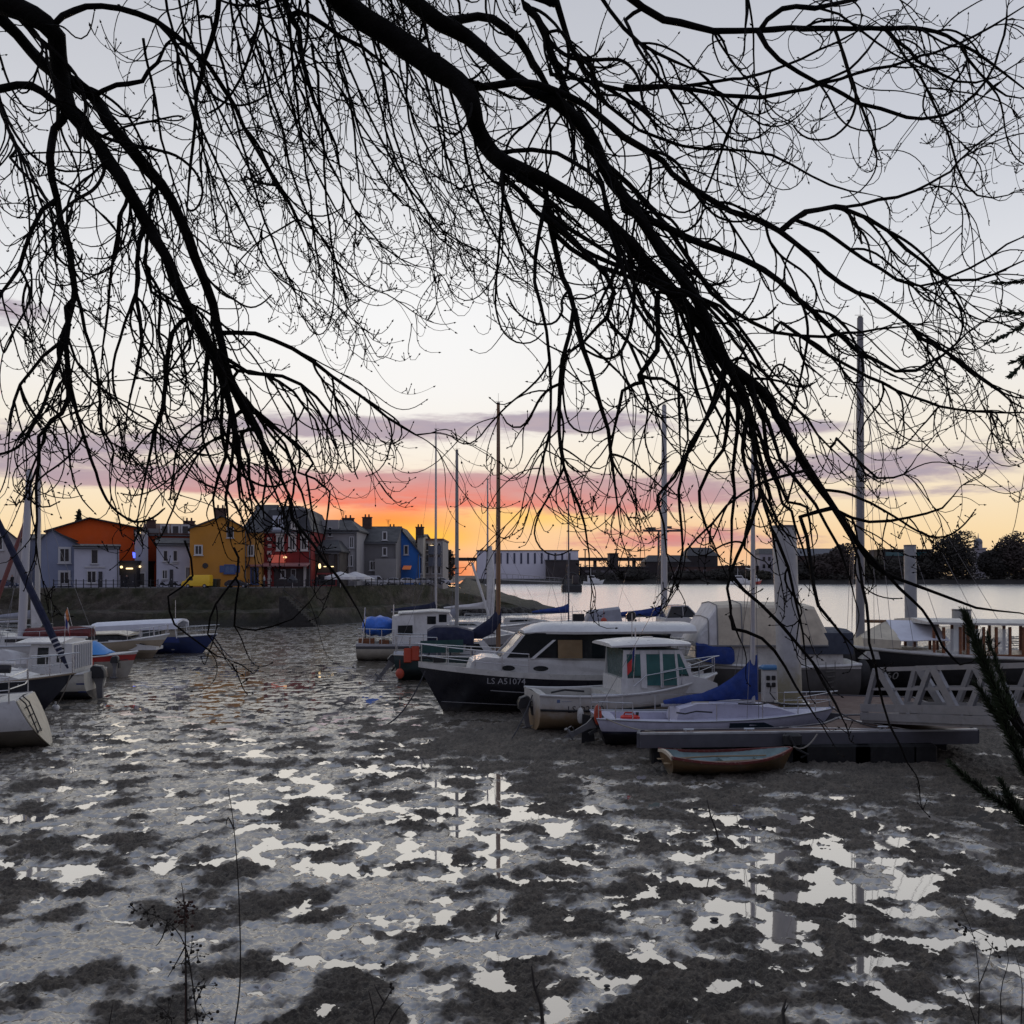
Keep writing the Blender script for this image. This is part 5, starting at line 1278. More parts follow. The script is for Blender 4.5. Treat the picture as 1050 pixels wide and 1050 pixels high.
# service pedestal with a blue cap
t = thing('service_pedestal', 'white shore power pedestal with a blue cap on the walkway beside the pile', 'pedestal', (gx(789, 28.6), 28.6, DZ))
m = MB(); m.rbox((0, 0, .48), (.42, .3, .96), .03); m.build('cabinet', WHITE, t, True)
m = MB(); m.loft([[(x_ * k, y_ * k, z_) for x_, y_ in ((-.25, -.19), (.25, -.19), (.25, .19), (-.25, .19))] for z_, k in ((.96, 1), (1.02, 1), (1.08, .7))]); m.build('cap', mat('pedestal_blue', (.05, .16, .33), .5), t, True)
m = MB()
for dx, dz in ((-.08, .72), (.08, .72), (-.08, .52), (.08, .52)): m.rbox((dx, -.165, dz), (.11, .05, .13), .015)
m.tube([(.0, -.17, .5), (-.05, -.25, .3), (.1, -.24, .1), (.3, -.2, .02)], .018, 5); m.build('socket_outlet', BLACK, t, True)
# piles
def pile(label, pxb, pxt, Y, r, ptop, m_, group='steel mooring piles'):
    t = thing('mooring_pile', label, 'pile', (gx(pxb, Y), Y, -.4), 0, group)
    zt = H - (ptop - HY) / F * Y + .4; dx = gx(pxt, Y) - gx(pxb, Y)
    m = MB(); m.tube([(dx * f, 0, zt * f) for f in (0, .2, .4, .6, .8, 1)], r, 20); m.build('pile_shaft', m_, t, True)
    m = MB(); m.tube([(dx, 0, zt), (dx, 0, zt + .06)], [r * 1.05, r * 1.02], 20); m.build('pile_cap', FASC, t, True)
    return t
PM = mat('pile_steel', (.40, .40, .40), .55, var=.15, dirt=.25, grime=(1.3, 2.7, (.20, .17, .075)))
pile('tall thick pale grey steel pile with a yellowish foot rising through the walkway', 812, 804, 27.4, .33, 541, PM)
pile('slimmer distant grey pile standing in the river behind the boom tent', 935, 933, 47, .28, 560, mat('pile_grey', (.30, .31, .32), .55, var=.15))
pile('short pale pile standing in the river behind the wheelhouse', 986, 986, 44, .40, 626, mat('pile_pale', (.38, .38, .36), .55, var=.15))
m = MB(); m.tube([(-.36 * math.cos(a_) * 1.25, .36 * math.sin(a_) * 1.25, 1.26) for a_ in [2 * PI * k / 16 for k in range(17)]], .04, 6)
p_ = m.build('pile_hoop', STEEL, None, True); p_.parent = [o_ for o_ in bpy.data.objects if o_.name == 'mooring_pile'][0]
# gangway: aluminium truss bridge from the shore on the right down to the pontoon
t = thing('gangway', 'pale aluminium truss gangway coming down onto the pontoon from the shore', 'gangway', (gx(885, 24.6), 24.6, DZ), R(-69))
def bar(m, a, c, w, h):
    A, C = Vector(a), Vector(c); d = (C - A); d.normalize()
    n_ = Vector((0, 1, 0)); u_ = d.cross(n_).normalized()
    m.prism([A + n_ * x * w / 2 + u_ * z * h / 2 for x, z in ((-1, -1), (1, -1), (1, 1), (-1, 1))], [C + n_ * x * w / 2 + u_ * z * h / 2 for x, z in ((-1, -1), (1, -1), (1, 1), (-1, 1))])
sl = .108                                            # rise of the walkway per metre
GA = mat('gangway_aluminium', (.25, .25, .26), .5, metal=.3, var=.15, dirt=.3)
NPn = 11; PL = 1.6; hz = 1.32; GL = PL * NPn
for yk in (0, 1.25):
    m = MB(); bar(m, (.45, yk, hz + sl * .45), (GL, yk, hz + sl * GL), .08, .10); m.build('top_rail', GA, t)
    m = MB(); bar(m, (0, yk, .07), (GL, yk, .07 + sl * GL), .08, .12); m.build('bottom_chord', GA, t)
    m = MB(); bar(m, (.3, yk, hz * .66), (GL, yk, hz * .66 + sl * GL), .04, .06); m.build('mid_rail', GA, t)
    for i in range(NPn):
        x0 = PL * i; xt = x0 + (.45 if i == 0 else .62); x1 = x0 + PL
        m = MB(); bar(m, (x0, yk, .06 + sl * x0), (xt, yk, hz + sl * xt), .10, .13); m.build('truss_post', GA, t)
        m = MB(); bar(m, (xt + .12, yk, hz + sl * xt), (x1 - .02, yk, .06 + sl * x1), .10, .20); m.build('truss_diagonal', GA, t)
    for k in range(2):
        m = MB(); bar(m, (0, yk - .075, .17 + .21 * k), (GL, yk - .075, .17 + .21 * k + sl * GL), .03, .19); m.build('kick_board', GA, t)
m = MB(); m.prism([(0, .06, .02), (0, 1.19, .02), (0, 1.19, .08), (0, .06, .08)], [(GL, .06, .02 + sl * GL), (GL, 1.19, .02 + sl * GL), (GL, 1.19, .08 + sl * GL), (GL, .06, .08 + sl * GL)]); m.build('walkway', FASC, t)
m = MB(); e_ = t.location + Vector((math.cos(R(-69)) * (GL + .8), math.sin(R(-69)) * (GL + .8), 0)); m.rbox((0, 0, 1.0), (4, 3, 3.6), .08); o_ = m.build('abutment', mat('concrete', (.22, .21, .2), .85, var=.25, vscale=1), None); o_.location = (e_.x + .5, e_.y, 0); o_.rotation_euler.z = R(-69); tag(o_, 'concrete landing block that carries the shore end of the gangway', 'landing block')
# sticks standing in the mud
def stick(label, px0, py0, px1, py1, r=.018, cat='stick'):
    Y = F * H / (py0 - HY); a_, c_ = at(px0, py0, Y), at(px1, py1, Y + .1)
    m = MB(); d_ = c_ - a_
    m.tube([-d_ * .08, d_ * .3 + Vector((.02, 0, 0)), d_ * .65 - Vector((.012, 0, 0)), d_], [r, r * .9, r * .75, r * .4], 6); m.tube([d_ * .6, d_ * .6 + Vector((.05, .02, .07))], [r * .5, r * .2], 5)
    o_ = m.build('mud_stick', mat('wet_driftwood', (.03, .025, .02), .7), None, True); o_.location = a_; tag(o_, label, cat, 'sticks stuck in the mud')
stick('thin bent stick in a pool below the dinghy', 737, 866, 725, 820)
stick('dark stake leaning in the pool at bottom centre', 556, 1049, 545, 990, .02)
stick('short dark peg in a puddle under the navy cruiser bow reflection', 511, 968, 509, 955, .02)
stick('dark branch end at the bottom edge beside the near puddles', 800, 1060, 806, 1024, .02)

# mooring ropes lying between boats, pontoon and mud
ROPE2 = mat('pale_rope', (.22, .2, .17), .9); ROPED = mat('dark_rope', (.03, .03, .035), .9)
def rope(label, a, c, sag, m_, r=.018):
    A, C = Vector(a), Vector(c); m = MB(); m.tube([(A.lerp(C, f) - A) - Vector((0, 0, sag * 4 * f * (1 - f))) for f in [i / 12 for i in range(13)]], r, 5)
    o_ = m.build('mooring_rope', m_, None, True); o_.location = A; tag(o_, label, 'rope')
rope('slack dark rope from the lilac sailboat bow to the pontoon corner', (gx(850, 25.9), 25.9, 1.0), (gx(905, 23.4), 23.4, DZ + .05), .12, ROPED)
rope('pale rope from the dinghy bow up to the pontoon edge', (gx(814, 22.3), 22.3, .52), (gx(838, 22.85), 22.85, DZ), .15, ROPE2)
rope('rope drooping from the fishing boat stern into the mud', (gx(546, 27.6), 27.6, 1.05), (gx(524, 26.2), 26.2, .03), .1, ROPED)
rope('long rope from the navy cruiser bow down to the mud', (gx(436, 30.4), 30.4, 1.45), (gx(398, 29.0), 29.0, .03), .25, ROPED, .022)
rope('rope from the blue launch bow slanting to the mud', (gx(219, 55), 55, 1.05), (gx(238, 52), 52, .03), .15, ROPED, .03)
rope('rope from the navy sloop bow down to the small white float', (gx(72, 31), 31, 1.25), (gx(58, 32), 32, .2), .1, ROPE2)
rope('pale stern rope of the lilac sailboat tied to the pontoon end', (gx(622, 24.7), 24.7, .8), (gx(672, 22.9), 22.9, DZ + .04), .06, ROPE2)
# old boards, stones and weed clumps lying on the flat
rk2 = random.Random(21); PEB = mat('wet_stone', (.03, .028, .025), .55, var=.4)
for i in range(34):
    px, py = rk2.uniform(20, 1040), rk2.uniform(770, 1045); Y = F * H / (py - HY); s_ = rk2.uniform(.02, .05)
    m = MB(); m.sphere((0, 0, 0), s_, 7, 5, scale=(rk2.uniform(.9, 1.7), rk2.uniform(.8, 1.2), rk2.uniform(.3, .5))); m.v = [(a * rk2.uniform(.85, 1.15), b_ * rk2.uniform(.85, 1.15), c_ * rk2.uniform(.85, 1.15)) for a, b_, c_ in m.v]
    o_ = m.build('stone', PEB, None, True); o_.location = (gx(px, Y), Y, .02); o_.rotation_euler.z = rk2.uniform(0, 6); tag(o_, 'small dark wet stone lying loose on the open mud flat', 'stone', 'stones scattered on the mud flat')
# ================================================================== the village on the quay
SLATE = mat('slate_roof', (.045, .045, .05), .7, var=.35, vscale=.8, dirt=.2, bump=.3, bscale=6)
TILE = mat('brown_tile_roof', (.10, .045, .035), .8, var=.4, vscale=.8, bump=.4, bscale=6)
FRAME = mat('white_frame', (.5, .5, .5), .5)
PANE = mat('window_pane', (.014, .015, .018), .12)
PANELIT = mat('lit_pane', (.5, .35, .2), .4, emit=((1.0, .62, .3), 1.2))
SHUT = mat('blue_shutter', (.05, .09, .22), .6)
DOORM = mat('dark_door', (.03, .03, .035), .5)
BRICK = mat('chimney_brick', (.09, .05, .04), .85, var=.3, vscale=3)
def plaster(name, c): return mat(name, c, .85, var=.14, vscale=.5, dirt=.14, dirtcol=tuple(x * .45 for x in c), bump=.15, bscale=5)
class House:
    def __init__(s, label, px0, px1, ye, Y, depth, wall, roof=('side', None), roofm=SLATE, yaw=0.0, name='house', cat='house', zb=None, over=.25, base=None):
        zb = QZ if zb is None else zb
        x0, x1 = gx(px0, Y), gx(px1, Y); s.Y, s.x0, s.zb, s.yaw = Y, x0, zb, yaw
        s.root = thing(name, label, cat, ((x0 + x1) / 2, Y, zb), yaw); s.w = (x1 - x0) / math.cos(yaw); w = s.w
        s.M = Matrix.Translation(((x0 + x1) / 2, Y, zb)) @ Matrix.Rotation(yaw, 4, 'Z'); s.Mi = s.M.inverted()
        ze = s.P(0, ye)[1] if yaw == 0 else H - (ye - HY) / F * Y - zb
        s.ze = ze; m = MB(); d = depth; hw = w / 2; kind = roof[0]
        if kind == 'side':
            zr = H - (roof[1] - HY) / F * (Y + d / 2) - zb
            prof = [(0, -.5), (d, -.5), (d, ze), (d / 2, zr), (0, ze)]
            m.prism([(-hw, y, z) for y, z in prof], [(hw, y, z) for y, z in prof])
            r = MB(); t = .14; sl = (zr - ze) / (d / 2)
            for a, b_ in ((-over, d / 2 + .02), (d + over, d / 2 - .02)):
                za = ze - sl * over; zc = zr
                r.prism([(-hw - over * .6, a, za + .02), (-hw - over * .6, b_, zc + .02), (-hw - over * .6, b_, zc + t), (-hw - over * .6, a, za + t)], [(hw + over * .6, a, za + .02), (hw + over * .6, b_, zc + .02), (hw + over * .6, b_, zc + t), (hw + over * .6, a, za + t)])
        elif kind == 'gable':
            xr = s.P(roof[1], roof[2])[0]; zr = s.P(roof[1], roof[2])[1]
            yr = roof[3] if len(roof) > 3 else None
            zr2 = ze if yr is None else s.P(px1, yr)[1]
            prof = [(-hw, -.5), (hw, -.5), (hw, zr2), (xr, zr), (-hw, ze)]
            m.prism([(x, 0, z) for x, z in prof], [(x, d, z) for x, z in prof])
            r = MB(); t = .16
            for (xa, za), (xb, zb_) in (((-hw - over, ze - over * (zr - ze) / max(xr + hw, .3)), (xr + .01, zr)), ((hw + over, zr2 - over * (zr - zr2) / max(hw - xr, .3)), (xr - .01, zr))):
                r.prism([(xa, -over, za + .02), (xb, -over, zb_ + .02), (xb, -over, zb_ + t), (xa, -over, za + t)], [(xa, d, za + .02), (xb, d, zb_ + .02), (xb, d, zb_ + t), (xa, d, za + t)])
        elif kind == 'hip':
            zr = H - (roof[1] - HY) / F * (Y + d / 2) - zb; k = roof[2] if len(roof) > 2 else .25
            m.box((0, d / 2, (ze - .5) / 2), (w, d, ze + .5))
            r = MB(); o = over
            r.loft([[(-hw - o, -o, ze + .01), (hw + o, -o, ze + .01), (hw + o, d + o, ze + .01), (-hw - o, d + o, ze + .01)], [(-hw - o, -o, ze + .14), (hw + o, -o, ze + .14), (hw + o, d + o, ze + .14), (-hw - o, d + o, ze + .14)],
                    [(-hw + w * k, d * .42, zr), (hw - w * k, d * .42, zr), (hw - w * k, d * .58, zr), (-hw + w * k, d * .58, zr)]])
        elif kind == 'mansard':
            zr = H - (roof[1] - HY) / F * (Y + 1.2) - zb
            m.box((0, d / 2, (ze - .5) / 2), (w, d, ze + .5))
            r = MB(); o = .15
            r.loft([[(-hw - o, -o, ze + .01), (hw + o, -o, ze + .01), (hw + o, d + o, ze + .01), (-hw - o, d + o, ze + .01)], [(-hw + .7, .8, zr), (hw - .7, .8, zr), (hw - .7, d - .8, zr), (-hw + .7, d - .8, zr)], [(-hw + 1.6, 2.4, zr + .5), (hw - 1.6, 2.4, zr + .5), (hw - 1.6, d - 2.4, zr + .5), (-hw + 1.6, d - 2.4, zr + .5)]])
        else:
            m.box((0, d / 2, (ze - .5) / 2), (w, d, ze + .5))
            r = MB(); r.box((0, d / 2, ze + .1), (w + .2, d + .2, .2))
        m.build('wall', wall, s.root); s.roof = r.build('roof', roofm, s.root)
        if kind != 'gable' and w > 2.5:
            g_ = MB(); yo = over + .06 if kind == 'side' else .24
            g_.tube([(-hw, -yo, ze - .12), (hw, -yo, ze - .14)], .075, 6); g_.tube([(hw - .12, -yo, ze - .14), (hw - .12, -.08, ze - .45), (hw - .12, -.08, .05)], .05, 5)
            g_.build('gutter', mat('zinc_gutter', (.09, .09, .095), .6), s.root)
        elif kind == 'gable':
            g_ = MB(); g_.tube([(hw - .1, -.08, zr2 - .15), (hw - .1, -.08, .05)], .05, 5); g_.build('downpipe', mat('zinc_gutter', (.09, .09, .095), .6), s.root)
    def P(s, px, py, dy=0.0):
        o = s.Mi @ Vector((0, 0, H)); p = s.Mi @ at(px, py, 10.0); d = p - o; k = (-dy - o.y) / d.y
        q = o + d * k; return (q.x, q.z)
    def window(s, px0, py0, px1, py1, frame=FRAME, pane=PANE, mull=True, fw=.11, shutters=None, sill=True, name='window'):
        (xa, za), (xb, zb_) = s.P(px0, py1), s.P(px1, py0); f = MB(); w, h = xb - xa, zb_ - za; cx, cz = (xa + xb) / 2, (za + zb_) / 2
        f.box((cx, -.03, zb_ + fw / 2), (w + 2 * fw, .10, fw)); f.box((cx, -.03, za - fw / 2), (w + 2 * fw, .10, fw))
        f.box((xa - fw / 2, -.03, cz), (fw, .096, h)); f.box((xb + fw / 2, -.03, cz), (fw, .096, h))
        if mull: f.box((cx, -.025, cz), (.06, .06, h))
        if sill: f.box((cx, -.08, za - fw - .03), (w + 2 * fw + .16, .22, .06))
        fo = f.build(name, frame, s.root)
        MB().box((cx, -.005, cz), (w, .03, h)).build('pane', pane, fo)
        if shutters:
            for sd in (-1, 1):
                m = MB(); m.box((cx + sd * (w / 2 + fw + w * .26), -.05, cz), (w * .48, .05, h)); m.build('shutter', shutters, fo)
        return fo
    def door(s, px0, py0, px1, m_=DOORM, lit=False):
        (xa, _), (xb, zb_) = s.P(px0, py0), s.P(px1, py0); f = MB(); w = xb - xa
        f.box(((xa + xb) / 2, -.03, zb_ / 2), (w, .08, zb_)); o = f.build('door', m_, s.root)
        MB().box((xb - .12, -.09, zb_ * .45), (.04, .05, .14)).build('handle', ALU, o)
        return o
    def chimney(s, px, w, ytop, dy=2.0, m_=BRICK):
        x, zt = s.P(px, ytop, -dy); m = MB(); m.box((x, dy, zt - .9), (w, .6, 1.8)); m.box((x, dy, zt + .04), (w + .12, .72, .1))
        for k in (-.2, .2): m.tube([(x + k * w, dy, zt + .08), (x + k * w, dy, zt + .4)], [.1, .08], 7)
        return m.build('chimney', m_, s.roof)
    def slab(s, name, px0, py0, px1, py1, m_, out=.06, th=.12, parent=None):
        (xa, za), (xb, zb_) = s.P(px0, py1), s.P(px1, py0); m = MB(); m.box(((xa + xb) / 2, -out + th / 2 - .01, (za + zb_) / 2), (xb - xa, th, zb_ - za)); return m.build(name, m_, parent or s.root)
    def awning(s, px0, py0, px1, py1, m_, out=1.4):
        (xa, za), (xb, zb_) = s.P(px0, py1), s.P(px1, py0); m = MB()
        m.prism([(xa, 0, zb_), (xa, -out, za + .12), (xa, -out, za), (xa, -out + .06, za), (xa, -.02, zb_ - .1)], [(xb, 0, zb_), (xb, -out, za + .12), (xb, -out, za), (xb, -out + .06, za), (xb, -.02, zb_ - .1)]); return m.build('awning', m_, s.root)

WALLW = plaster('white_plaster', (.50, .51, .58)); WALLG = plaster('blue_grey_plaster', (.235, .265, .36)); OR_ = plaster('orange_plaster', (.78, .115, .012))
h = House('white gabled house at the left edge beside the blue grey house', -60, 17, 560, 90, 8, plaster('cream_white_plaster', (.46, .43, .42)), ('gable', -20, 524), yaw=R(27))
h.window(-4, 550, 2, 563); h.window(-12, 583, -4, 597)
h = House('low blue grey house with a plain side wing left of the blue grey gable house', 18, 44, 553, 92.5, 7, WALLG, ('side', 549))
h.window(20, 562, 27, 574)
h = House('blue grey gabled house with two white framed windows one above the other', 43, 79.5, 556, 91, 9, WALLG, ('gable', 53, 543.5, 560.5), yaw=R(24))
h.window(62, 563, 70.5, 575.5, fw=.2); h.window(62, 587, 70, 598, fw=.2)
h = House('low white two storey house with a tall dark upper window and dark ground floor openings', 79.5, 119, 561, 90.5, 8, WALLW, ('side', 559.5), yaw=R(22))
h.window(94, 564, 100, 577.5, mull=False, fw=.05); h.window(90, 586, 98, 597, mull=True, fw=.08); h.door(101, 586, 105)
h.slab('ledge', 87, 581, 108, 582, FRAME, .1, .12)
h = House('bright orange hall with a wide low dark gable roof behind the white house', 58, 141, 545, 101, 14, OR_, ('gable', 92, 532, 543), over=.5, yaw=R(21), name='hall', cat='hall')
h = House('dark glazed cafe entrance with lamps under the orange hall', 119.5, 140, 577, 92, 8, mat('dark_entrance', (.035, .033, .033), .6, var=.3), ('flat',), mat('dark_fascia', (.02, .018, .02), .6), name='cafe_front', cat='cafe')
h.door(124, 590, 128.5); h.door(133, 589, 138); h.slab('wall_panel', 121, 590, 123.5, 602, WALLW, .06, .1)
LAMP = mat('warm_lamp', (1, .8, .5), .4, emit=((1.0, .72, .36), 1.8)); NEON = mat('blue_neon', (.1, .15, .9), .4, emit=((.10, .16, 1.0), 1.6)); NEONR = mat('red_neon', (.9, .1, .15), .4, emit=((1.0, .10, .16), .9))
m = MB(); p = h.P(126, 581.5); m.sphere((p[0], -.35, p[1]), .13); m.build('entrance_lamp', LAMP, h.root)
m = MB(); p = h.P(134, 583); m.rbox((p[0], -.3, p[1]), (.6, .2, .14), .03); m.build('entrance_lamp', LAMP, h.root)
h = House('narrow pale house front with a wall lamp and neon signs beside the orange hall', 139, 151, 545, 93, 10, plaster('pale_grey_plaster', (.40, .41, .44)), ('flat',), SLATE, yaw=R(21))
h.window(142, 548, 147.5, 553, sill=False, mull=False, pane=mat('dull_pane', (.2, .2, .21), .3)); h.window(142, 588, 148, 600, mull=False)
m = MB(); p = h.P(137.6, 569.5); m.rbox((p[0], -.5, p[1]), (.2, .1, .5), .04); m.rbox((p[0] - .08, -.56, p[1] + .14), (.12, .1, .3), .03); m.build('neon_sign', NEON, h.root)
m = MB(); p = h.P(137.2, 556); m.rbox((p[0], -.5, p[1]), (.16, .1, .3), .04); m.build('neon_sign', NEONR, h.root)
for px, py in ((143.5, 546), (143.5, 581), (141, 587.5)):
    m = MB(); p = h.P(px, py); m.sphere((p[0], -.3, p[1]), .11); m.build('wall_lamp', LAMP, h.root)
h = House('tall red orange house with a brown tiled roof and white dormer windows', 150.5, 198, 548, 97, 9, plaster('red_orange_plaster', (.60, .085, .018)), ('side', 538.5), TILE, yaw=R(19))
for px in (169, 180, 190): 
    m = MB(); x, z = h.P(px, 543.5); m.box((x, 1.0, z), (.85, 2.0, 1.1)); m.build('dormer', FRAME, h.roof); m = MB(); m.box((x, -.02, z), (.5, .06, .75)); m.build('pane', PANE, h.roof)
h.chimney(155, .9, 534); h.chimney(194, 1.1, 535); h.slab('gable_cap', 152, 542, 163, 548, plaster('grey_gable', (.2, .19, .19)), .05, .1)
h = House('low white cottage with dark slate roof in front of the red orange house', 162.5, 197, 558, 92, 7, WALLW, ('side', 553), yaw=R(18))
for px in (168, 178): h.window(px, 565, px + 3.4, 575, mull=False, fw=.06)
h.window(191, 582, 194.5, 593, mull=True); h.door(174, 584, 177.5); h.window(167, 585, 171, 593, fw=.06); h.slab('ledge', 170, 577, 182, 578, FRAME, .12, .14)
h = House('broad ochre yellow house with blue shutters and a dark pointed gable', 197, 251, 543, 91.5, 10, plaster('ochre_plaster', (.52, .235, .035)), ('gable', 228, 530, 543), yaw=R(15))
h.window(200.5, 560, 206.5, 568, shutters=None, fw=.12, mull=True); h.window(233, 541, 239, 551, mull=False, fw=.05); h.window(231, 580, 240, 587, frame=SHUT, pane=mat('blue_pane', (.08, .13, .25), .3), shutters=SHUT)
m = MB(); p = h.P(210.5, 580); m.tube([(p[0], -.05, p[1]), (p[0], .02, p[1])], .26, 14); m.build('round_vent', PANE, h.root); h.chimney(226, 1.1, 522, 3)
h = House('yellow ochre house under a big dark slate gable beside the dark red house', 250, 268, 545, 93, 12, plaster('yellow_ochre_plaster', (.55, .29, .08)), ('side', 519), SLATE, over=.35)
h.window(255, 560, 259.5, 569); h.window(258, 583, 264, 598, frame=SHUT)
h = House('dark red house with cream window bays, slate mansard and a lit shop awning', 266.5, 319, 545, 94, 10, plaster('dark_red_plaster', (.22, .022, .02)), ('mansard', 523), SLATE)
CRM = plaster('cream_trim', (.52, .48, .44))
for px in (284, 296.5, 308.5):
    h.slab('bay_pediment', px - 1, 546, px + 8, 549, CRM, .2, .3); h.window(px + 1, 551, px + 5.6, 563, frame=CRM, fw=.16)
h.window(283, 532, 288, 541, frame=mat('pale_dormer', (.5, .53, .6), .5), fw=.3); h.window(300, 533, 304, 541, frame=CRM, fw=.16)
for k in range(7): h.slab('quoin', 274 + (k % 2) * .6, 551 + 7 * k, 278.5, 554.5 + 7 * k, CRM, .05, .08)
h.slab('shop_sign', 279, 569, 293, 577, mat('lit_red_sign', (.6, .12, .08), .5, emit=((1, .2, .12), .15)), .25, .2)
m = MB(); p = h.P(293.5, 571.5); m.sphere((p[0], -.5, p[1]), .13, scale=(1.5, 1, .8)); m.build('shop_lamp', PANELIT, h.root)
h.awning(252, 577, 318, 581, mat('pinkish_awning', (.30, .14, .13), .8)); h.window(289, 585, 292, 592, pane=PANELIT, mull=False); h.window(299, 584, 303, 593, pane=PANELIT, mull=False, fw=.05); h.slab('shopfront', 281, 583, 317, 602, mat('dark_shopfront', (.03, .02, .02), .5), .04, .06)
for px in (276.5, 313): h.slab('pilaster', px - 1.2, 580, px + 1.2, 603, CRM, .25, .3)
h = House('low dark house with hanging shop lights and a domed dark roof', 318, 348, 566, 96, 8, plaster('dark_brown_plaster', (.05, .04, .035)), ('hip', 554), SLATE)
m = MB(); p = h.P(329, 580.5); m.sphere((p[0], -.6, p[1]), .16, scale=(.8, .8, 1.7)); m.build('hanging_lamp', LAMP, h.root)
for px in (334, 338, 341.5):
    m = MB(); p = h.P(px, 581); m.rbox((p[0], -.4, p[1]), (.26, .1, .08), .02); m.build('strip_lamp', LAMP, h.root)
m = MB(); p = h.P(321.5, 590.5); m.rbox((p[0], -.3, p[1]), (.34, .1, .4), .03); m.build('lit_menu', PANELIT, h.root); h.window(326, 589, 344, 600, frame=mat('red_frame', (.2, .03, .03), .6), fw=.15); h.slab('facade_panel', 337, 568, 343, 583, PANE, .05, .06)
GREYW = plaster('grey_white_plaster', (.32, .31, .31))
h = House('grey white house with an attic parapet, arched dark window and slate side roof', 330, 366, 545, 101, 9, GREYW, ('hip', 533, .35), SLATE)
h.slab('attic_wall', 330, 533, 347, 546, GREYW, .0, .5); h.window(337, 541, 340, 549.5, mull=False, fw=.05); h.window(359, 551, 362, 561, fw=.08); h.window(358, 570, 361, 580, fw=.08); h.chimney(357, 1.2, 532, 4); h.slab('quoin', 358, 552, 359, 598, CRM, .03, .06)
h = House('dark grey gabled house with a tall brick chimney behind white parasols', 364, 406, 556, 106, 9, plaster('mid_grey_plaster', (.17, .165, .165)), ('side', 541), SLATE)
h.chimney(376.5, 1.0, 531, 4); h.window(393, 546, 396, 553, mull=False); h.window(393, 562, 396, 569, mull=False); h.window(380, 576, 385, 584); h.slab('front_wing', 385, 573, 407, 600, plaster('pale_wing', (.27, .26, .25)), .5, .6); h.chimney(402, 1.0, 541, 5)
h = House('bright blue gabled house with a dark red flank and sloping slate roof', 405, 430, 553, 111, 9, plaster('bright_blue_plaster', (.03, .15, .48)), ('gable', 409, 541, 567), SLATE)
h.slab('red_flank', 403.5, 560, 409, 592, plaster('brick_red_plaster', (.16, .03, .022)), .08, .1); h.window(415, 560, 418, 568, mull=False)
h.awning(414, 580, 422, 584, mat('glowing_orange_awning', (.5, .14, .05), .7, emit=((1, .3, .1), .15)))  # awning cloth is given a faint glow of its own, no lamp
h = House('narrow cream house with a tall chimney stack beside the blue house', 428, 434, 551, 112, 9, plaster('cream_plaster', (.42, .39, .33)), ('side', 549), SLATE)
h.chimney(430.5, .9, 541, 1.5); h.window(430.5, 572, 432.5, 588, mull=False, fw=.06)
h = House('three storey pale corner block with balconies at the end of the quay', 433.5, 454, 554, 115, 10, plaster('pale_block_plaster', (.30, .28, .27)), ('flat',), mat('terracotta_fascia', (.16, .07, .05), .7), name='apartment_block', cat='apartment block')
for py in (557, 569, 581):
    for px in (437, 443, 449): h.window(px, py, px + 2.6, py + 7, mull=False, fw=.05)
m = MB(); p = h.P(443, 560); m.sphere((p[0], -.3, p[1]), .14, scale=(2, 1, .8)); m.build('wall_lamp', LAMP, h.root)
for py in (566, 578):
    (xa, z0), (xb, _) = h.P(440, py + 2), h.P(453, py); m = MB(); m.box(((xa + xb) / 2, -.5, z0), (xb - xa, 1.0, .12)); m.box(((xa + xb) / 2, -.98, z0 + .5), (xb - xa, .05, .9)); m.build('balcony', mat('balcony_blue_grey', (.08, .09, .12), .5), h.root)
# dark conifer behind the hall
def leafy(m, c, rx, ry, rz, n, s, rnd, taper=0.0):
    for _ in range(n):
        while True:
            u, v, w = rnd.uniform(-1, 1), rnd.uniform(-1, 1), rnd.uniform(-1, 1)
            if u * u + v * v + w * w <= 1 and rnd.random() < .35 + .65 * (u * u + v * v + w * w): break
        k = 1 - taper * (w + 1) / 2
        p = Vector((c[0] + u * rx * k, c[1] + v * ry * k, c[2] + w * rz))
        a = Vector((rnd.gauss(0, 1), rnd.gauss(0, 1), rnd.gauss(0, .7))).normalized(); b_ = a.orthogonal().normalized(); q = s * rnd.uniform(.5, 1.3)
        o = len(m.v); m.v.extend([tuple(p - a * q), tuple(p + b_ * q * .5), tuple(p + a * q), tuple(p - b_ * q * .5)]); m.f.append((o, o + 1, o + 2, o + 3)); m.m.append(0)
LEAFD = mat('dark_evergreen_leaves', (.02, .026, .014), .9, var=.5, vscale=.6)
LEAFB = mat('bare_twig_haze', (.045, .035, .025), .9, var=.4, vscale=.4)
BARKD = mat('dark_bark', (.022, .018, .015), .9, var=.4, vscale=4, bump=.6, bscale=12)
rnd = random.Random(11)
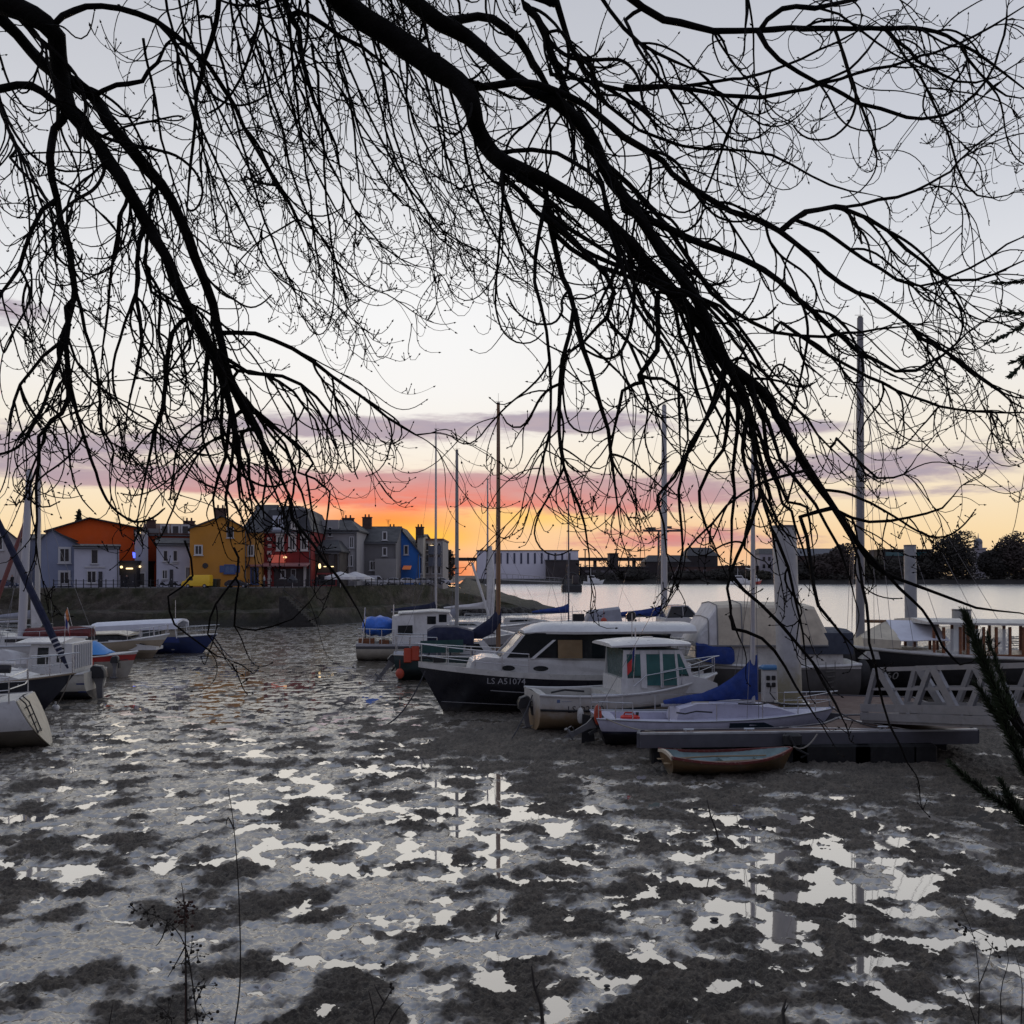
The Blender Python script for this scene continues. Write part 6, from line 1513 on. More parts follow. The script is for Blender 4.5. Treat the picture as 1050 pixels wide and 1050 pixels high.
def tree(label, px, ybase, ytop, wpx, Y, leafm, n, s, taper=0.0, lobes=5, trunkh=.25, name='tree', zb=None, group=None, cat='tree'):
    zb = QZ if zb is None else zb
    t = thing(name, label, cat, (gx(px, Y), Y, zb), 0, group); ht = H - (ytop - HY) / F * Y - zb; w = wpx / F * Y / 2
    m = MB(); m.tube([(0, 0, -.3), (.02 * ht, 0, ht * .3), (0, .01 * ht, ht * .6), (0, 0, ht * .9)], [ht * .03, ht * .025, ht * .017, ht * .005], 7)
    for k in range(6):
        a = k * 1.1; z0 = ht * (.3 + .08 * k); m.tube([(0, 0, z0), (w * .4 * math.cos(a), w * .4 * math.sin(a), z0 + ht * .12), (w * .8 * math.cos(a), w * .8 * math.sin(a), z0 + ht * .2)], [ht * .012, ht * .008, ht * .003], 5)
    m.build('trunk', BARKD, t, True)
    m = MB()
    if taper: leafy(m, (0, 0, ht * .58), w, w, ht * .44, n, s, rnd, taper)
    else:
        for k in range(lobes):
            a = 2.4 * k; r_ = w * .5 * (.3 + .7 * ((k * .37) % 1)); hz = ht * (trunkh + (1 - trunkh) * (.25 + .45 * ((k * .61) % 1)))
            leafy(m, (r_ * math.cos(a), r_ * math.sin(a) * .8, hz), w * rnd.uniform(.5, .68), w * .6, min(ht - hz, ht * .34) * rnd.uniform(.85, 1.0), n // lobes, s, rnd)
    m.build('crown', leafm, t, False, recalc=False)
    return t
tree('dark pointed conifer rising behind the orange hall roof', 81, 560, 523, 20, 118, LEAFD, 900, .35, taper=.85)
tree('small bare tree glowing against the sunset at the end of the houses', 461, 600, 562, 16, 135, LEAFB, 260, .35, lobes=4)
tree('thin bare treetop behind the grey white house', 326, 590, 535, 14, 130, LEAFB, 120, .3, lobes=4)
# ------------------------------------------------------------------ vehicles and street things on the quay
TYRE = mat('tyre', (.015, .015, .015), .8); CARW = mat('white_car_paint', (.5, .5, .52), .25); CARD = mat('dark_car_paint', (.02, .022, .03), .25); CARS = mat('silver_car_paint', (.3, .3, .32), .25); YEL = mat('yellow_van_paint', (.80, .50, .02), .35)
HEADL = mat('headlight_glass', (.6, .6, .6), .1); TAILL = mat('tail_light_red', (.4, .02, .02), .2)
def car(label, px, Y, paint, heading=0.0, kind='car', group=None, z=None):
    z = QZ if z is None else z
    t = thing('parked_' + ('van' if kind == 'van' else 'car'), label, 'van' if kind == 'van' else 'car', (gx(px, Y), Y, z), heading, group)
    if kind == 'van':
        pr = [(-2.1, .35), (-2.15, 1.0), (-2.1, 2.0), (-1.9, 2.08), (.9, 2.05), (1.1, 1.95), (1.75, 1.2), (2.3, 1.0), (2.4, .6), (2.35, .32)]; wn = [((1.05, 1.85), (1.62, 1.2), (.55, 1.2), (.55, 1.85))]; L0, hw = 2.2, .88
    else:
        pr = [(-2.0, .35), (-2.08, .7), (-1.95, 1.0), (-1.3, 1.42), (-.2, 1.48), (.4, 1.42), (1.15, .98), (1.9, .85), (2.08, .6), (2.05, .32)]; wn = [((-1.45, 1.02), (-1.15, 1.36), (-.35, 1.41), (-.35, 1.02)), ((-.27, 1.02), (-.27, 1.41), (.35, 1.37), (.95, 1.0))]; L0, hw = 2.0, .84
    m = MB(); m.loft([[(x, y, zz if k in (1, 2) else .35 + (zz - .35) * .93) for x, zz in pr] for k, y in ((0, -hw), (1, -hw + .08), (2, hw - .08), (3, hw))]); m.build('body', paint, t, True)
    for q in wn:
        m = MB()
        for sd in (-1, 1): m.prism([(x, sd * (hw + .012), zz) for x, zz in q], [(x, sd * (hw - .03), zz) for x, zz in q])
        m.build('side_window', PANE, t)
    m = MB(); q = ((1.72, 1.24), (1.13, 1.9)) if kind == 'van' else ((1.1, 1.03), (.46, 1.41)); m.prism([(q[0][0], -.7, q[0][1]), (q[0][0], .7, q[0][1]), (q[1][0], .66, q[1][1]), (q[1][0], -.66, q[1][1])], [(q[0][0] + .05, -.7, q[0][1] + .03), (q[0][0] + .05, .7, q[0][1] + .03), (q[1][0] + .05, .66, q[1][1] + .03), (q[1][0] + .05, -.66, q[1][1] + .03)]); m.build('windscreen', PANE, t)
    for x in (-1.3, 1.35):
        for sd in (-1, 1):
            m = MB(); m.tube([(x, sd * (hw - .16), .32), (x, sd * (hw + .02), .32)], .32, 14); wl = m.build('wheel', TYRE, t, True)
            m = MB(); m.tube([(x, sd * (hw + .0), .32), (x, sd * (hw + .03), .32)], .19, 12); m.build('rim', CARS, wl, True)
    for sd in (-1, 1):
        m = MB(); m.rbox((L0 + .02, sd * .6, .72), (.16, .3, .14), .03); m.build('headlight', HEADL, t); m = MB(); m.rbox((-L0 + .08, sd * .68, .85), (.12, .14, .25), .03); m.build('tail_light', TAILL, t)
    t.scale = (SC, SC, SC)
    return t
SC = .5
SC = .56
car('yellow delivery van parked before the ochre house', 203, 88.2, YEL, PI, 'van')
SC = .5
car('dark parked car under the blue shutters of the ochre house', 243, 88.6, CARD, 0)
g = 'cars parked along the quay'
def spec(*a): return a
car('white car parked on the quay below the grey house with the tall chimney', 405, 105, CARW, R(10), group=g, z=3.4)
car('white car parked just right of another white car below the bright blue house', 419, 106, CARW, R(8), group=g, z=3.4)
car('silver car parked below the narrow cream house', 434, 107.5, CARS, R(12), group=g, z=3.4)
car('dark car parked between white cars near the corner block', 446, 110, CARD, R(20), group=g, z=3.4)
car('white car at the far end of the row below the corner block', 453, 112, CARW, R(15), group=g, z=3.4)
car('pale van parked beside the white parasols', 384, 99, mat('pale_van_paint', (.38, .38, .40), .3), R(5), 'van', z=3.35)
car('dark blue car parked in front of the leftmost white house', 5, 87.3, mat('dark_blue_car_paint', (.03, .045, .09), .25), 0)
def parasol(label, px, Y, ytop, w, m_, z=QZ):
    t = thing('parasol', label, 'parasol', (gx(px, Y), Y, z), 0, 'cafe parasols on the quay'); zt = H - (ytop - HY) / F * Y - z
    m = MB(); m.tube([(0, 0, 0), (0, 0, zt)], .03, 6); m.build('pole', ALU, t)
    m = MB(); m.loft([[(w * k * math.cos(a), w * k * math.sin(a), z_) for a in [2 * PI * j / 8 for j in range(8)]] for z_, k in ((zt - .75, 1), (zt - .5, 1), (zt - .02, .08))]); m.build('canopy', m_, t)
parasol('wide white cafe parasol in front of the grey white house', 349, 93, 586, 1.5, WHITEC); parasol('white cafe parasol left of the pale van', 364, 94.5, 586, 1.5, WHITEC); parasol('white cafe parasol before the dark grey gabled house', 371, 97, 588, 1.3, WHITEC)
parasol('small dark closed cafe parasol before the dark red house', 300, 89.5, 589, .5, mat('dark_parasol', (.04, .04, .045), .8))
def bin_(label, px, Y, m_):
    t = thing('waste_bin', label, 'bin', (gx(px, Y), Y, QZ)); t.scale = (.7, .7, .7); m = MB(); m.loft([[(x * k, y * k, z) for x, y in ((-.45, -.35), (.45, -.35), (.45, .35), (-.45, .35))] for z, k in ((0.1, .85), (1.0, 1))]); m.build('bin_body', m_, t); m = MB(); m.loft([[(x * k, y * k, z) for x, y in ((-.48, -.38), (.48, -.38), (.48, .38), (-.48, .38))] for z, k in ((1.0, 1), (1.08, 1), (1.16, .7))]); m.build('lid', m_, t)
    for x in (-.35, .35): m = MB(); m.tube([(x, .2, .1), (x + .06, .2, .1)], .1, 8); m.build('wheel', TYRE, t)
bin_('brown waste bin against the ochre house wall', 222, 90.4, mat('brown_bin', (.08, .05, .02), .6)); bin_('grey green waste bin right of the yellow van', 218, 89.6, mat('green_bin', (.03, .04, .03), .6))
# railing along the quay edge: posts with a rail, in lengths
def railing(label, pa, pb, Ya, Yb, z, n):
    A, B = Vector((gx(pa, Ya), Ya, z)), Vector((gx(pb, Yb), Yb, z)); t = thing('quay_railing', label, 'railing', A)
    d = B - A
    for k in range(n + 1):
        m = MB(); p = d * k / n; m.tube([p, p + Vector((0, 0, .72))], .045, 6); m.sphere(p + Vector((0, 0, .74)), .06, 6, 4); m.build('post', BLACK, t)
    for zz in (.34, .64): m = MB(); m.tube([Vector((0, 0, zz)), d + Vector((0, 0, zz))], .022, 5); m.build('rail', BLACK, t)
railing('dark post and rail fence on the quay edge before the blue grey and white houses', 55, 162, 86.8, 87.2, QZ, 14)
railing('dark post and rail fence on the quay edge before the dark red house', 255, 335, 87.3, 89.6, QZ, 11)
railing('dark post and rail fence on the quay edge below the parked cars', 375, 452, 95.6, 106, 3.36, 14)
# people
def person(label, px, Y, rot, top, legs, z=QZ, s=1.0):
    t = thing('person', label, 'person', (gx(px, Y), Y, z), rot); t.scale = (.68, .68, .68)
    J = [((0, 0, .95), .15), ((0, 0, 1.2), .16), ((0, 0, 1.42), .15), ((0, .01, 1.52), .06), ((0, .02, 1.62), .095), ((0, .01, 1.74), .08),
         ((-.1, 0, .88), .1), ((-.12, .05, .48), .065), ((-.13, 0, .08), .05), ((-.13, .13, .04), .04), ((.1, 0, .88), .1), ((.12, -.06, .48), .065), ((.13, -.16, .08), .05), ((.13, -.03, .04), .04),
         ((-.2, 0, 1.4), .065), ((-.25, -.03, 1.12), .048), ((-.22, .1, .9), .038), ((.2, 0, 1.4), .065), ((.26, .02, 1.12), .048), ((.2, .16, .95), .038)]
    E = [(0, 1), (1, 2), (2, 3), (3, 4), (4, 5), (0, 6), (6, 7), (7, 8), (8, 9), (0, 10), (10, 11), (11, 12), (12, 13), (2, 14), (14, 15), (15, 16), (2, 17), (17, 18), (18, 19)]
    me = bpy.data.meshes.new('body'); me.from_pydata([tuple(c * s for c in p) for p, r in J], E, []); tmp = bpy.data.objects.new('body', me); COL.objects.link(tmp)
    md = tmp.modifiers.new('skin', 'SKIN'); sub = tmp.modifiers.new('sub', 'SUBSURF'); sub.levels = 1
    for v, (p, r) in zip(me.skin_vertices[0].data, J): v.radius = (r * s, r * s)
    me.skin_vertices[0].data[0].use_root = True
    bpy.context.view_layer.update(); dg = bpy.context.evaluated_depsgraph_get(); nm = bpy.data.meshes.new_from_object(tmp.evaluated_get(dg)); bpy.data.objects.remove(tmp)
    o = bpy.data.objects.new('body', nm); COL.objects.link(o); o.parent = t
    SK = mat('skin_tone', (.35, .2, .14), .6); nm.materials.clear(); 
    for mm in (top, legs, SK, mat('dark_hair', (.02, .015, .01), .8)): nm.materials.append(mm)
    for p in nm.polygons:
        z_ = p.center.z / s; p.material_index = 3 if z_ > 1.66 else (2 if z_ > 1.48 else (0 if z_ > .9 else 1)); p.use_smooth = True
CD = mat('dark_coat', (.015, .015, .018), .9); CJ = mat('dark_trousers', (.02, .022, .03), .9)
person('person in a dark coat standing at the cafe entrance', 130, 90.3, .4, CD, CJ)
person('person in dark clothes walking past the parked dark blue car at the left', 12.5, 86.8, 1.2, CD, CJ)
person('person in a pale jacket standing below the red shop awning', 271, 89.6, 2.0, mat('pale_jacket', (.4, .4, .4), .9), CJ)
person('person in dark clothes outside the dark house with hanging lights', 325, 91.5, -.8, CD, CJ)
# motor scooters are only a dark jumble before the cottage: two of them
def bike(label, px, Y):
    t = thing('parked_scooter', label, 'scooter', (gx(px, Y), Y, QZ), .3)
    for x in (-.6, .6): m = MB(); m.tube([(x + .24 * math.cos(a), 0, .27 + .24 * math.sin(a)) for a in [2 * PI * k / 12 for k in range(13)]], .05, 6); m.build('wheel', TYRE, t, True)
    m = MB(); m.loft([[(x, -w, z0), (x, w, z0), (x, w, z1), (x, -w, z1)] for x, w, z0, z1 in ((-.75, .1, .4, .7), (-.4, .16, .35, .78), (0, .14, .25, .4), (.35, .12, .3, .55), (.5, .16, .4, 1.0))]); m.build('body', CD, t, True)
    m = MB(); m.rbox((-.35, 0, .83), (.6, .26, .1), .04); m.build('seat', BLACK, t, True); m = MB(); m.tube([(.5, -.3, 1.05), (.5, 0, 1.08), (.5, .3, 1.05)], .025, 6); m.build('handlebar', STEEL, t); t.scale = (.65, .65, .65)
bike('dark scooter parked before the low white cottage', 170, 89.5); bike('dark scooter parked between the cottage door and the yellow van', 183, 89.2)

# stone slip with steps down the quay wall
t = thing('quay_steps', 'dark stone steps running down the quay wall below the dark red house', 'steps', (gx(288, 84.6), 84.6, 0), R(4)); n_ = 13; dx = (gx(322, 84) - gx(290, 84)) / n_
pr = [(0, -.3), (0, 2.55)]
for k in range(n_): pr += [(.6 + dx * k, 2.55 - .2 * k), (.6 + dx * k, 2.55 - .2 * (k + 1))]
pr += [(.6 + dx * n_, -.3)]
m = MB(); m.prism([(x, -.9, z) for x, z in pr], [(x, 1.2, z) for x, z in pr]); m.build('stair_block', mat('dark_wet_stone', (.03, .027, .023), .85, var=.4, vscale=2, bump=.6, bscale=5), t)
m = MB(); m.tube([(.3, -.75, 3.2), (.7 + dx * n_, -.75, .75)], .03, 5)
for f in (0, .33, .66, 1): m.tube([(.3 + (.4 + dx * n_) * f, -.75, 3.2 - 2.45 * f), (.3 + (.4 + dx * n_) * f, -.75, 2.4 - 2.45 * f)], .03, 5)
m.build('handrail', BLACK, t)
# television aerials
for h_px, Y_, yt in ((188, 101, 530), (352, 105, 524), (398, 110, 533), (120, 105, 531)):
    t = thing('roof_aerial', 'thin television aerial standing on a house roof against the sunset sky', 'aerial', (gx(h_px, Y_), Y_, H - (yt + 16 - HY) / F * Y_), 0, 'roof aerials'); hh = 16 / F * Y_
    m = MB(); m.tube([(0, 0, -.6), (0, 0, hh)], .03, 4); m.build('pole', BLACK, t); m = MB()
    for k in range(4): m.tube([(-.3 + .06 * k, 0, hh - .12 * k), (.3 - .06 * k, 0, hh - .12 * k)], .018, 4)
    m.tube([(0, -.3, hh - .2), (0, .3, hh - .2)], .018, 4); m.build('crossbar', BLACK, t)
# ================================================================== the opposite bank of the river
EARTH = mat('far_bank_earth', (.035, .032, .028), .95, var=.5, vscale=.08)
m = MB(); pts = [(gx(p, Y), Y) for p, Y in ((478, 500), (560, 497), (700, 494), (860, 494), (1100, 492), (1600, 485))]
for x, y in pts:
    for dy, z in ((-6, -.6), (0, .4), (4, 2.2), (12, 2.6), (60, 2.8)): m.v.append((x, y + dy, z))
for i in range(len(pts) - 1):
    for k in range(4): m.f.append((i * 5 + k, (i + 1) * 5 + k, (i + 1) * 5 + k + 1, i * 5 + k + 1)); m.m.append(0)
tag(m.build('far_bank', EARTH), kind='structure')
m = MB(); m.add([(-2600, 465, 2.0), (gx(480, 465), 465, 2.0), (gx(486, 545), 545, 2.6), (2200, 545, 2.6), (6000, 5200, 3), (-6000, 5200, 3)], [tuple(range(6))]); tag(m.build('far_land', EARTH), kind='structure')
FZ = 2.5
HANG = mat('hangar_cladding', (.68, .67, .73), .6, var=.08, vscale=.1); HSLOT = mat('hangar_slot', (.03, .035, .07), .4)
def fblock(name, label, cat, px0, px1, yt, Y, d, m_, roof=None, roofm=SLATE, slots=(), slotm=PANE, yb=597, winname='window', group=None, gable=None):
    t = thing(name, label, cat, (gx((px0 + px1) / 2, Y), Y, FZ), 0, group); w = (px1 - px0) / F * Y; h = H - (yt - HY) / F * Y - FZ
    m = MB(); m.box((0, d / 2, h / 2 - .5), (w, d, h + 1)); m.build('wall', m_, t)
    m = MB()
    if roof is None: m.box((0, d / 2, h + .25), (w + .8, d + .8, .5))
    else:
        zr = H - (roof - HY) / F * Y - FZ; k = .12
        m.loft([[(-w / 2 - .5, -.5, h + .01), (w / 2 + .5, -.5, h + .01), (w / 2 + .5, d + .5, h + .01), (-w / 2 - .5, d + .5, h + .01)], [(-w / 2 + w * k, d * .4, zr), (w / 2 - w * k, d * .4, zr), (w / 2 - w * k, d * .6, zr), (-w / 2 + w * k, d * .6, zr)]])
    m.build('roof', roofm, t)
    for a, b_, c, e in slots:
        m = MB(); xa, xb = gx(a, Y) - t.location.x, gx(c, Y) - t.location.x; za, zb = H - (e - HY) / F * Y - FZ, H - (b_ - HY) / F * Y - FZ
        m.box(((xa + xb) / 2, -.05, (za + zb) / 2), (xb - xa, .3, zb - za)); m.build(winname, slotm, t)
    return t
t = fblock('hangar', 'long pale riverside hangar with a row of dark vertical slots', 'hangar', 489, 593, 565, 520, 40, HANG, slots=[(p, 567, p + 1.9, 578) for p in (499.5, 507, 512.5, 519.5, 526.5, 533.5, 540.5, 547.5, 554.5, 561.5, 568.5, 575.5, 583)], slotm=HSLOT, winname='slot_window')
m = MB(); w_ = 104 / F * 520; m.loft([[(-w_ / 2 + x_, -.4, z_) for x_, z_ in ((0, 0), (3, 0), (2.4, 14.2), (0, 12.4))], [(-w_ / 2 + x_, 3, z_) for x_, z_ in ((0, 0), (3, 0), (2.4, 14.2), (0, 12.4))]]); m.build('rounded_corner', HANG, t)
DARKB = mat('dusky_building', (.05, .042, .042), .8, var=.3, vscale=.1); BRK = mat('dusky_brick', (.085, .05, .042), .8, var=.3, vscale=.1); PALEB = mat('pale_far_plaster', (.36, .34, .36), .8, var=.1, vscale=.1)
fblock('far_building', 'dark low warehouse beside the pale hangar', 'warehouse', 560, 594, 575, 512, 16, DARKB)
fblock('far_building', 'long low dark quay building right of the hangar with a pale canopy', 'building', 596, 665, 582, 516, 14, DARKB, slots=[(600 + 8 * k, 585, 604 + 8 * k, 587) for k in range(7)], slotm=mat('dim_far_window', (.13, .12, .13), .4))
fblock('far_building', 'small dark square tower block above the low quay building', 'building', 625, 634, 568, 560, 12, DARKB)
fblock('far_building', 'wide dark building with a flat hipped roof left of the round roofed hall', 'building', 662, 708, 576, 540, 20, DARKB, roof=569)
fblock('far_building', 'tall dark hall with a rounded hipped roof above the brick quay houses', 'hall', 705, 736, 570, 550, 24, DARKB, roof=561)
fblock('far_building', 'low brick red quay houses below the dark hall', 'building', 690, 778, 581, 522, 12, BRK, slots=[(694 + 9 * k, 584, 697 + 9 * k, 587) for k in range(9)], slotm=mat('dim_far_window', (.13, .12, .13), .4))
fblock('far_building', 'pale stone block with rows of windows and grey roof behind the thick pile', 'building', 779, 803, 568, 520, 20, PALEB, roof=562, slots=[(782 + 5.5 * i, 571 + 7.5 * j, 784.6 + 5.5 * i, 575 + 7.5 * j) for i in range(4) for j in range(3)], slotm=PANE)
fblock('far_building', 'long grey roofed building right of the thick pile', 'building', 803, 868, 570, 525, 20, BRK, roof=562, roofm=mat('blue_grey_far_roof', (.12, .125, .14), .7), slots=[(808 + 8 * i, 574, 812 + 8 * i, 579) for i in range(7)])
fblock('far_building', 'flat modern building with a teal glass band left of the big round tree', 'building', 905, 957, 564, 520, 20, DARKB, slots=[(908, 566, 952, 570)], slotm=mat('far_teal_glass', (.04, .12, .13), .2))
# church tower with a small dome
t = thing('church_tower', 'pale domed church tower rising between the trees on the far bank', 'tower', (gx(1003, 560), 560, FZ)); k = 560 / F
m = MB(); m.box((0, 0, 8), (11 * k, 11 * k, 18)); m.box((0, 0, 17.2), (12.5 * k, 12.5 * k, .7)); m.build('wall', PALEB, t)
m = MB(); m.tube([(0, 0, 17), (0, 0, 17 + 6 * k)], 4 * k, 10); m.build('belfry', PALEB, t); m = MB(); m.sphere((0, 0, 17 + 6.5 * k), 4.2 * k, 12, 8, scale=(1, 1, 1.1)); m.build('dome', mat('dome_lead', (.16, .17, .19), .5), t, True); m = MB(); m.tube([(0, 0, 17 + 10 * k), (0, 0, 17 + 16 * k)], [.7 * k, .2 * k], 6); m.build('spire', PALEB, t)
for dz in (6, 12): m = MB(); m.box((0, -5.6 * k, dz), (3 * k, .3, 4)); m.build('window', PANE, t)
# hammerhead crane
t = thing('dock_crane', 'dark hammerhead dock crane with a flat jib on the far bank', 'crane', (gx(678, 530), 530, FZ)); k = 530 / F; CR = mat('crane_paint', (.06, .05, .05), .7)
m = MB(); zt = H + 45 * k - FZ
for dx in (-3.2, 3.2):
    for dy in (-1.6, 1.6): m.tube([(dx * k, dy, 0), (dx * k * .8, dy, zt)], .35, 4)
for j in range(9): z0, z1 = zt * j / 9, zt * (j + 1) / 9; m.tube([(-3.1 * k, -1.6, z0), (3 * k, -1.6, z1)], .22, 4); m.tube([(-3.1 * k, -1.6, z1), (3 * k, -1.6, z1)], .2, 4)
m.build('tower', CR, t); m = MB(); m.box((1.5 * k, 0, zt + .4), (40 * k, 2.2, 1.0)); m.tube([(-8 * k, 0, zt + 1), (0, 0, zt + 4 * k), (20 * k, 0, zt + 1)], .3, 4); m.build('jib', CR, t); m = MB(); m.box((-10 * k, 0, zt + 1.2), (8 * k, 3, 4 * k)); m.build('machine_house', CR, t); m = MB(); m.box((8 * k, 0, zt + 2.2), (5 * k, 2.5, 2.4 * k)); m.build('cab', CR, t)
# road bridge behind the hangar
t = thing('road_bridge', 'long dark road bridge deck crossing low behind the hangar', 'bridge', (gx(530, 800), 800, 0)); k = 800 / F
m = MB(); m.box((0, 0, H + 16.5 * k), (380 * k, 12, 2.6)); m.build('deck', DARKB, t); 
for px in range(-160, 190, 40): m = MB(); m.box((px * k, 0, (H + 15 * k) / 2), (3 * k, 6, H + 15 * k)); m.build('pier', DARKB, t)
for px in (455, 470, 600, 632, 645):
    t = thing('lamp_mast', 'thin tall lamp mast on the far quay against the sunset', 'lamp mast', (gx(px, 540), 540, FZ), 0, 'lamp masts on the far quay'); k = 540 / F; m = MB(); m.tube([(0, 0, 0), (0, 0, 30 * k)], .35, 5); m.build('pole', DARKB, t); m = MB(); m.box((0, 0, 30 * k), (4 * k, .8, .6)); m.build('lamp_head', DARKB, t)
# trees on the far bank
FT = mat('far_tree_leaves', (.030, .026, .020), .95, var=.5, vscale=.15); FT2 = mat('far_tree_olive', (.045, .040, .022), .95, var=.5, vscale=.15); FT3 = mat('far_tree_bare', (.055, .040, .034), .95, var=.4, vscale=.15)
g = 'trees along the far bank'
specs = [(838, 566, 34, FT3, 'brown bare tree left of the tall dark mast on the far bank'), (862, 556, 30, FT3, 'brown bare tree behind the tall dark mast on the far bank'), (890, 570, 34, FT2, 'olive bush like tree right of the tall dark mast on the far bank'), (916, 572, 36, FT, 'low dark tree below the flat modern building'), (950, 566, 34, FT, 'dark tree just left of the big round tree'),
         (979, 541, 52, FT, 'big round dark evergreen tree left of the church tower'), (1018, 560, 34, FT, 'dark tree at the foot of the church tower'), (1040, 543, 48, FT3, 'tall brown bare tree right of the church tower'), (1072, 546, 50, FT3, 'brown bare tree at the right edge of the far bank'), (645, 584, 40, FT, 'low dark tree below the crane'), (700, 585, 44, FT, 'low dark tree right of the crane foot'), (742, 583, 46, FT, 'low dark tree below the brick quay houses'), (770, 585, 40, FT2, 'olive low tree left of the pale stone block'), (812, 575, 42, FT, 'dark tree hiding the foot of the pale stone block')]
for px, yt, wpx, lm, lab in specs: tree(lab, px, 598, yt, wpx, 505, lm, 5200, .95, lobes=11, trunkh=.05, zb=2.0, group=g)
m = MB(); rnd = random.Random(4)
for i in range(128):
    px = 598 + i * 4.6; leafy(m, (gx(px, 500), 500 + rnd.uniform(-2, 3), 3.0 + rnd.uniform(-.5, 1.0)), 3, 3, 2.6 + rnd.uniform(-1, 1.3), 46, .8, rnd)
tag(m.build('undergrowth', FT, None, False, recalc=False), 'dark undergrowth along the foot of the far bank', 'undergrowth', kind='stuff')
# river craft and the small landing stage
def ship(label, px, Y, L, hullm, s=1.0):
    b = Boat('river_boat', label, 'boat', (gx(px, Y) - L / 2, Y), 0, -1.5); hb = Hull(L, 4.5, zs=(1.6, 1.4, 2.4), transom=.9, rake=1.2, zk=-.3)
    b.part('hull', hb.mesh(14, 6), hullm); b.part('deck', hb.deck(nt=14), DIRTYWHITE); b.part('wheelhouse', cabin_mb([(L * .2, 1.3), (L * .2, 4.4), (L * .5, 4.4), (L * .58, 3), (L * .75, 2.6), (L * .75, 1.3)], 1.5), WHITE); b.part('window', panel_mb([(L * .23, 3.2), (L * .23, 4.0), (L * .5, 4.0), (L * .53, 3.2)], 1.5, .05), GLASS); m = MB(); m.tube([(L * .35, 0, 4.4), (L * .35, 0, 8)], .12, 5); b.part('mast', m, MASTM)
ship('white river boat moored far off right of the hangar', 609, 470, 10, WHITE); ship('white river boat under the far brick houses', 760, 470, 11, WHITE); ship('small red river boat beside the white one on the far shore', 775, 472, 6, RED)
Yp = 262; t = thing('floating_dolphin', 'dark floating landing stage with a hoop frame in the river', 'landing stage', (gx(586, Yp), Yp, 0)); k = Yp / F
m = MB(); m.rbox((0, 0, .8), (20 * k, 6, 2.4), .3); m.build('float', BLACK, t, True); m = MB(); m.tube([(9 * k * math.cos(a), -1, 2 + 12 * k * math.sin(a)) for a in [PI * j / 12 for j in range(13)]], .2, 6); m.tube([(-9 * k, -1, 2), (9 * k, -1, 2)], .18, 6); m.build('hoop_frame', BLACK, t, True); m = MB(); m.rbox((4 * k, 0, 3.2), (6 * k, 3, 2.4), .2); m.build('cabin', DARKB, t)
t = thing('access_bridge', 'thin truss footbridge reaching out to the dark floating landing stage', 'footbridge', (gx(514, 235), 235, 2.0)); A = Vector((0, 0, 1.4)); B = Vector((gx(578, 262) - gx(514, 235), 27, .6)); d = B - A
m = MB(); m.tube([A, B], .2, 4); m.tube([A + Vector((0, 0, 1.4)), B + Vector((0, 0, 1.0))], .1, 4)
for j in range(13): p = A + d * j / 12; m.tube([p, p + Vector((0, 0, 1.3))], .06, 4)
m.build('truss', mat('footbridge_grey', (.2, .2, .21), .6), t)

m = MB(); rnd = random.Random(14)
for i in range(120):
    px = 588 + i * 4.2; leafy(m, (gx(px, 700), 700 + rnd.uniform(-6, 6), 6 + rnd.uniform(-1.5, 2.5)), 4.5, 4, 5 + rnd.uniform(-2, 3), 60, 1.2, rnd)
tag(m.build('treeline', FT3, None, False, recalc=False), 'low brown wood far behind the quay buildings', 'treeline', kind='stuff')
# ================================================================== the bare weeping tree over the photographer's head
BARK = mat('wet_dark_bark', (.008, .007, .006), .9, spec=.12, var=.5, vscale=6, bump=1.0, bscale=30)
TWIG = mat('dark_twig_bark', (.007, .006, .005), .9, spec=.12)
rt = random.Random(42)
def crom(pts, step=.14):
    """smooth curve through (point, radius) pairs"""
    out = []
    P = [pts[0]] + list(pts) + [pts[-1]]
    for i in range(1, len(P) - 2):
        p0, p1, p2, p3 = (Vector(P[k][0]) for k in (i - 1, i, i + 1, i + 2)); n = max(2, int((p2 - p1).length / step))
        for k in range(n):
            t = k / n
            q = 0.5 * ((2 * p1) + (p2 - p0) * t + (2 * p0 - 5 * p1 + 4 * p2 - p3) * t * t + (3 * p1 - p0 - 3 * p2 + p3) * t ** 3)
            out.append((q, P[i][1] + (P[i + 1][1] - P[i][1]) * t))
    out.append((Vector(pts[-1][0]), pts[-1][1])); return out
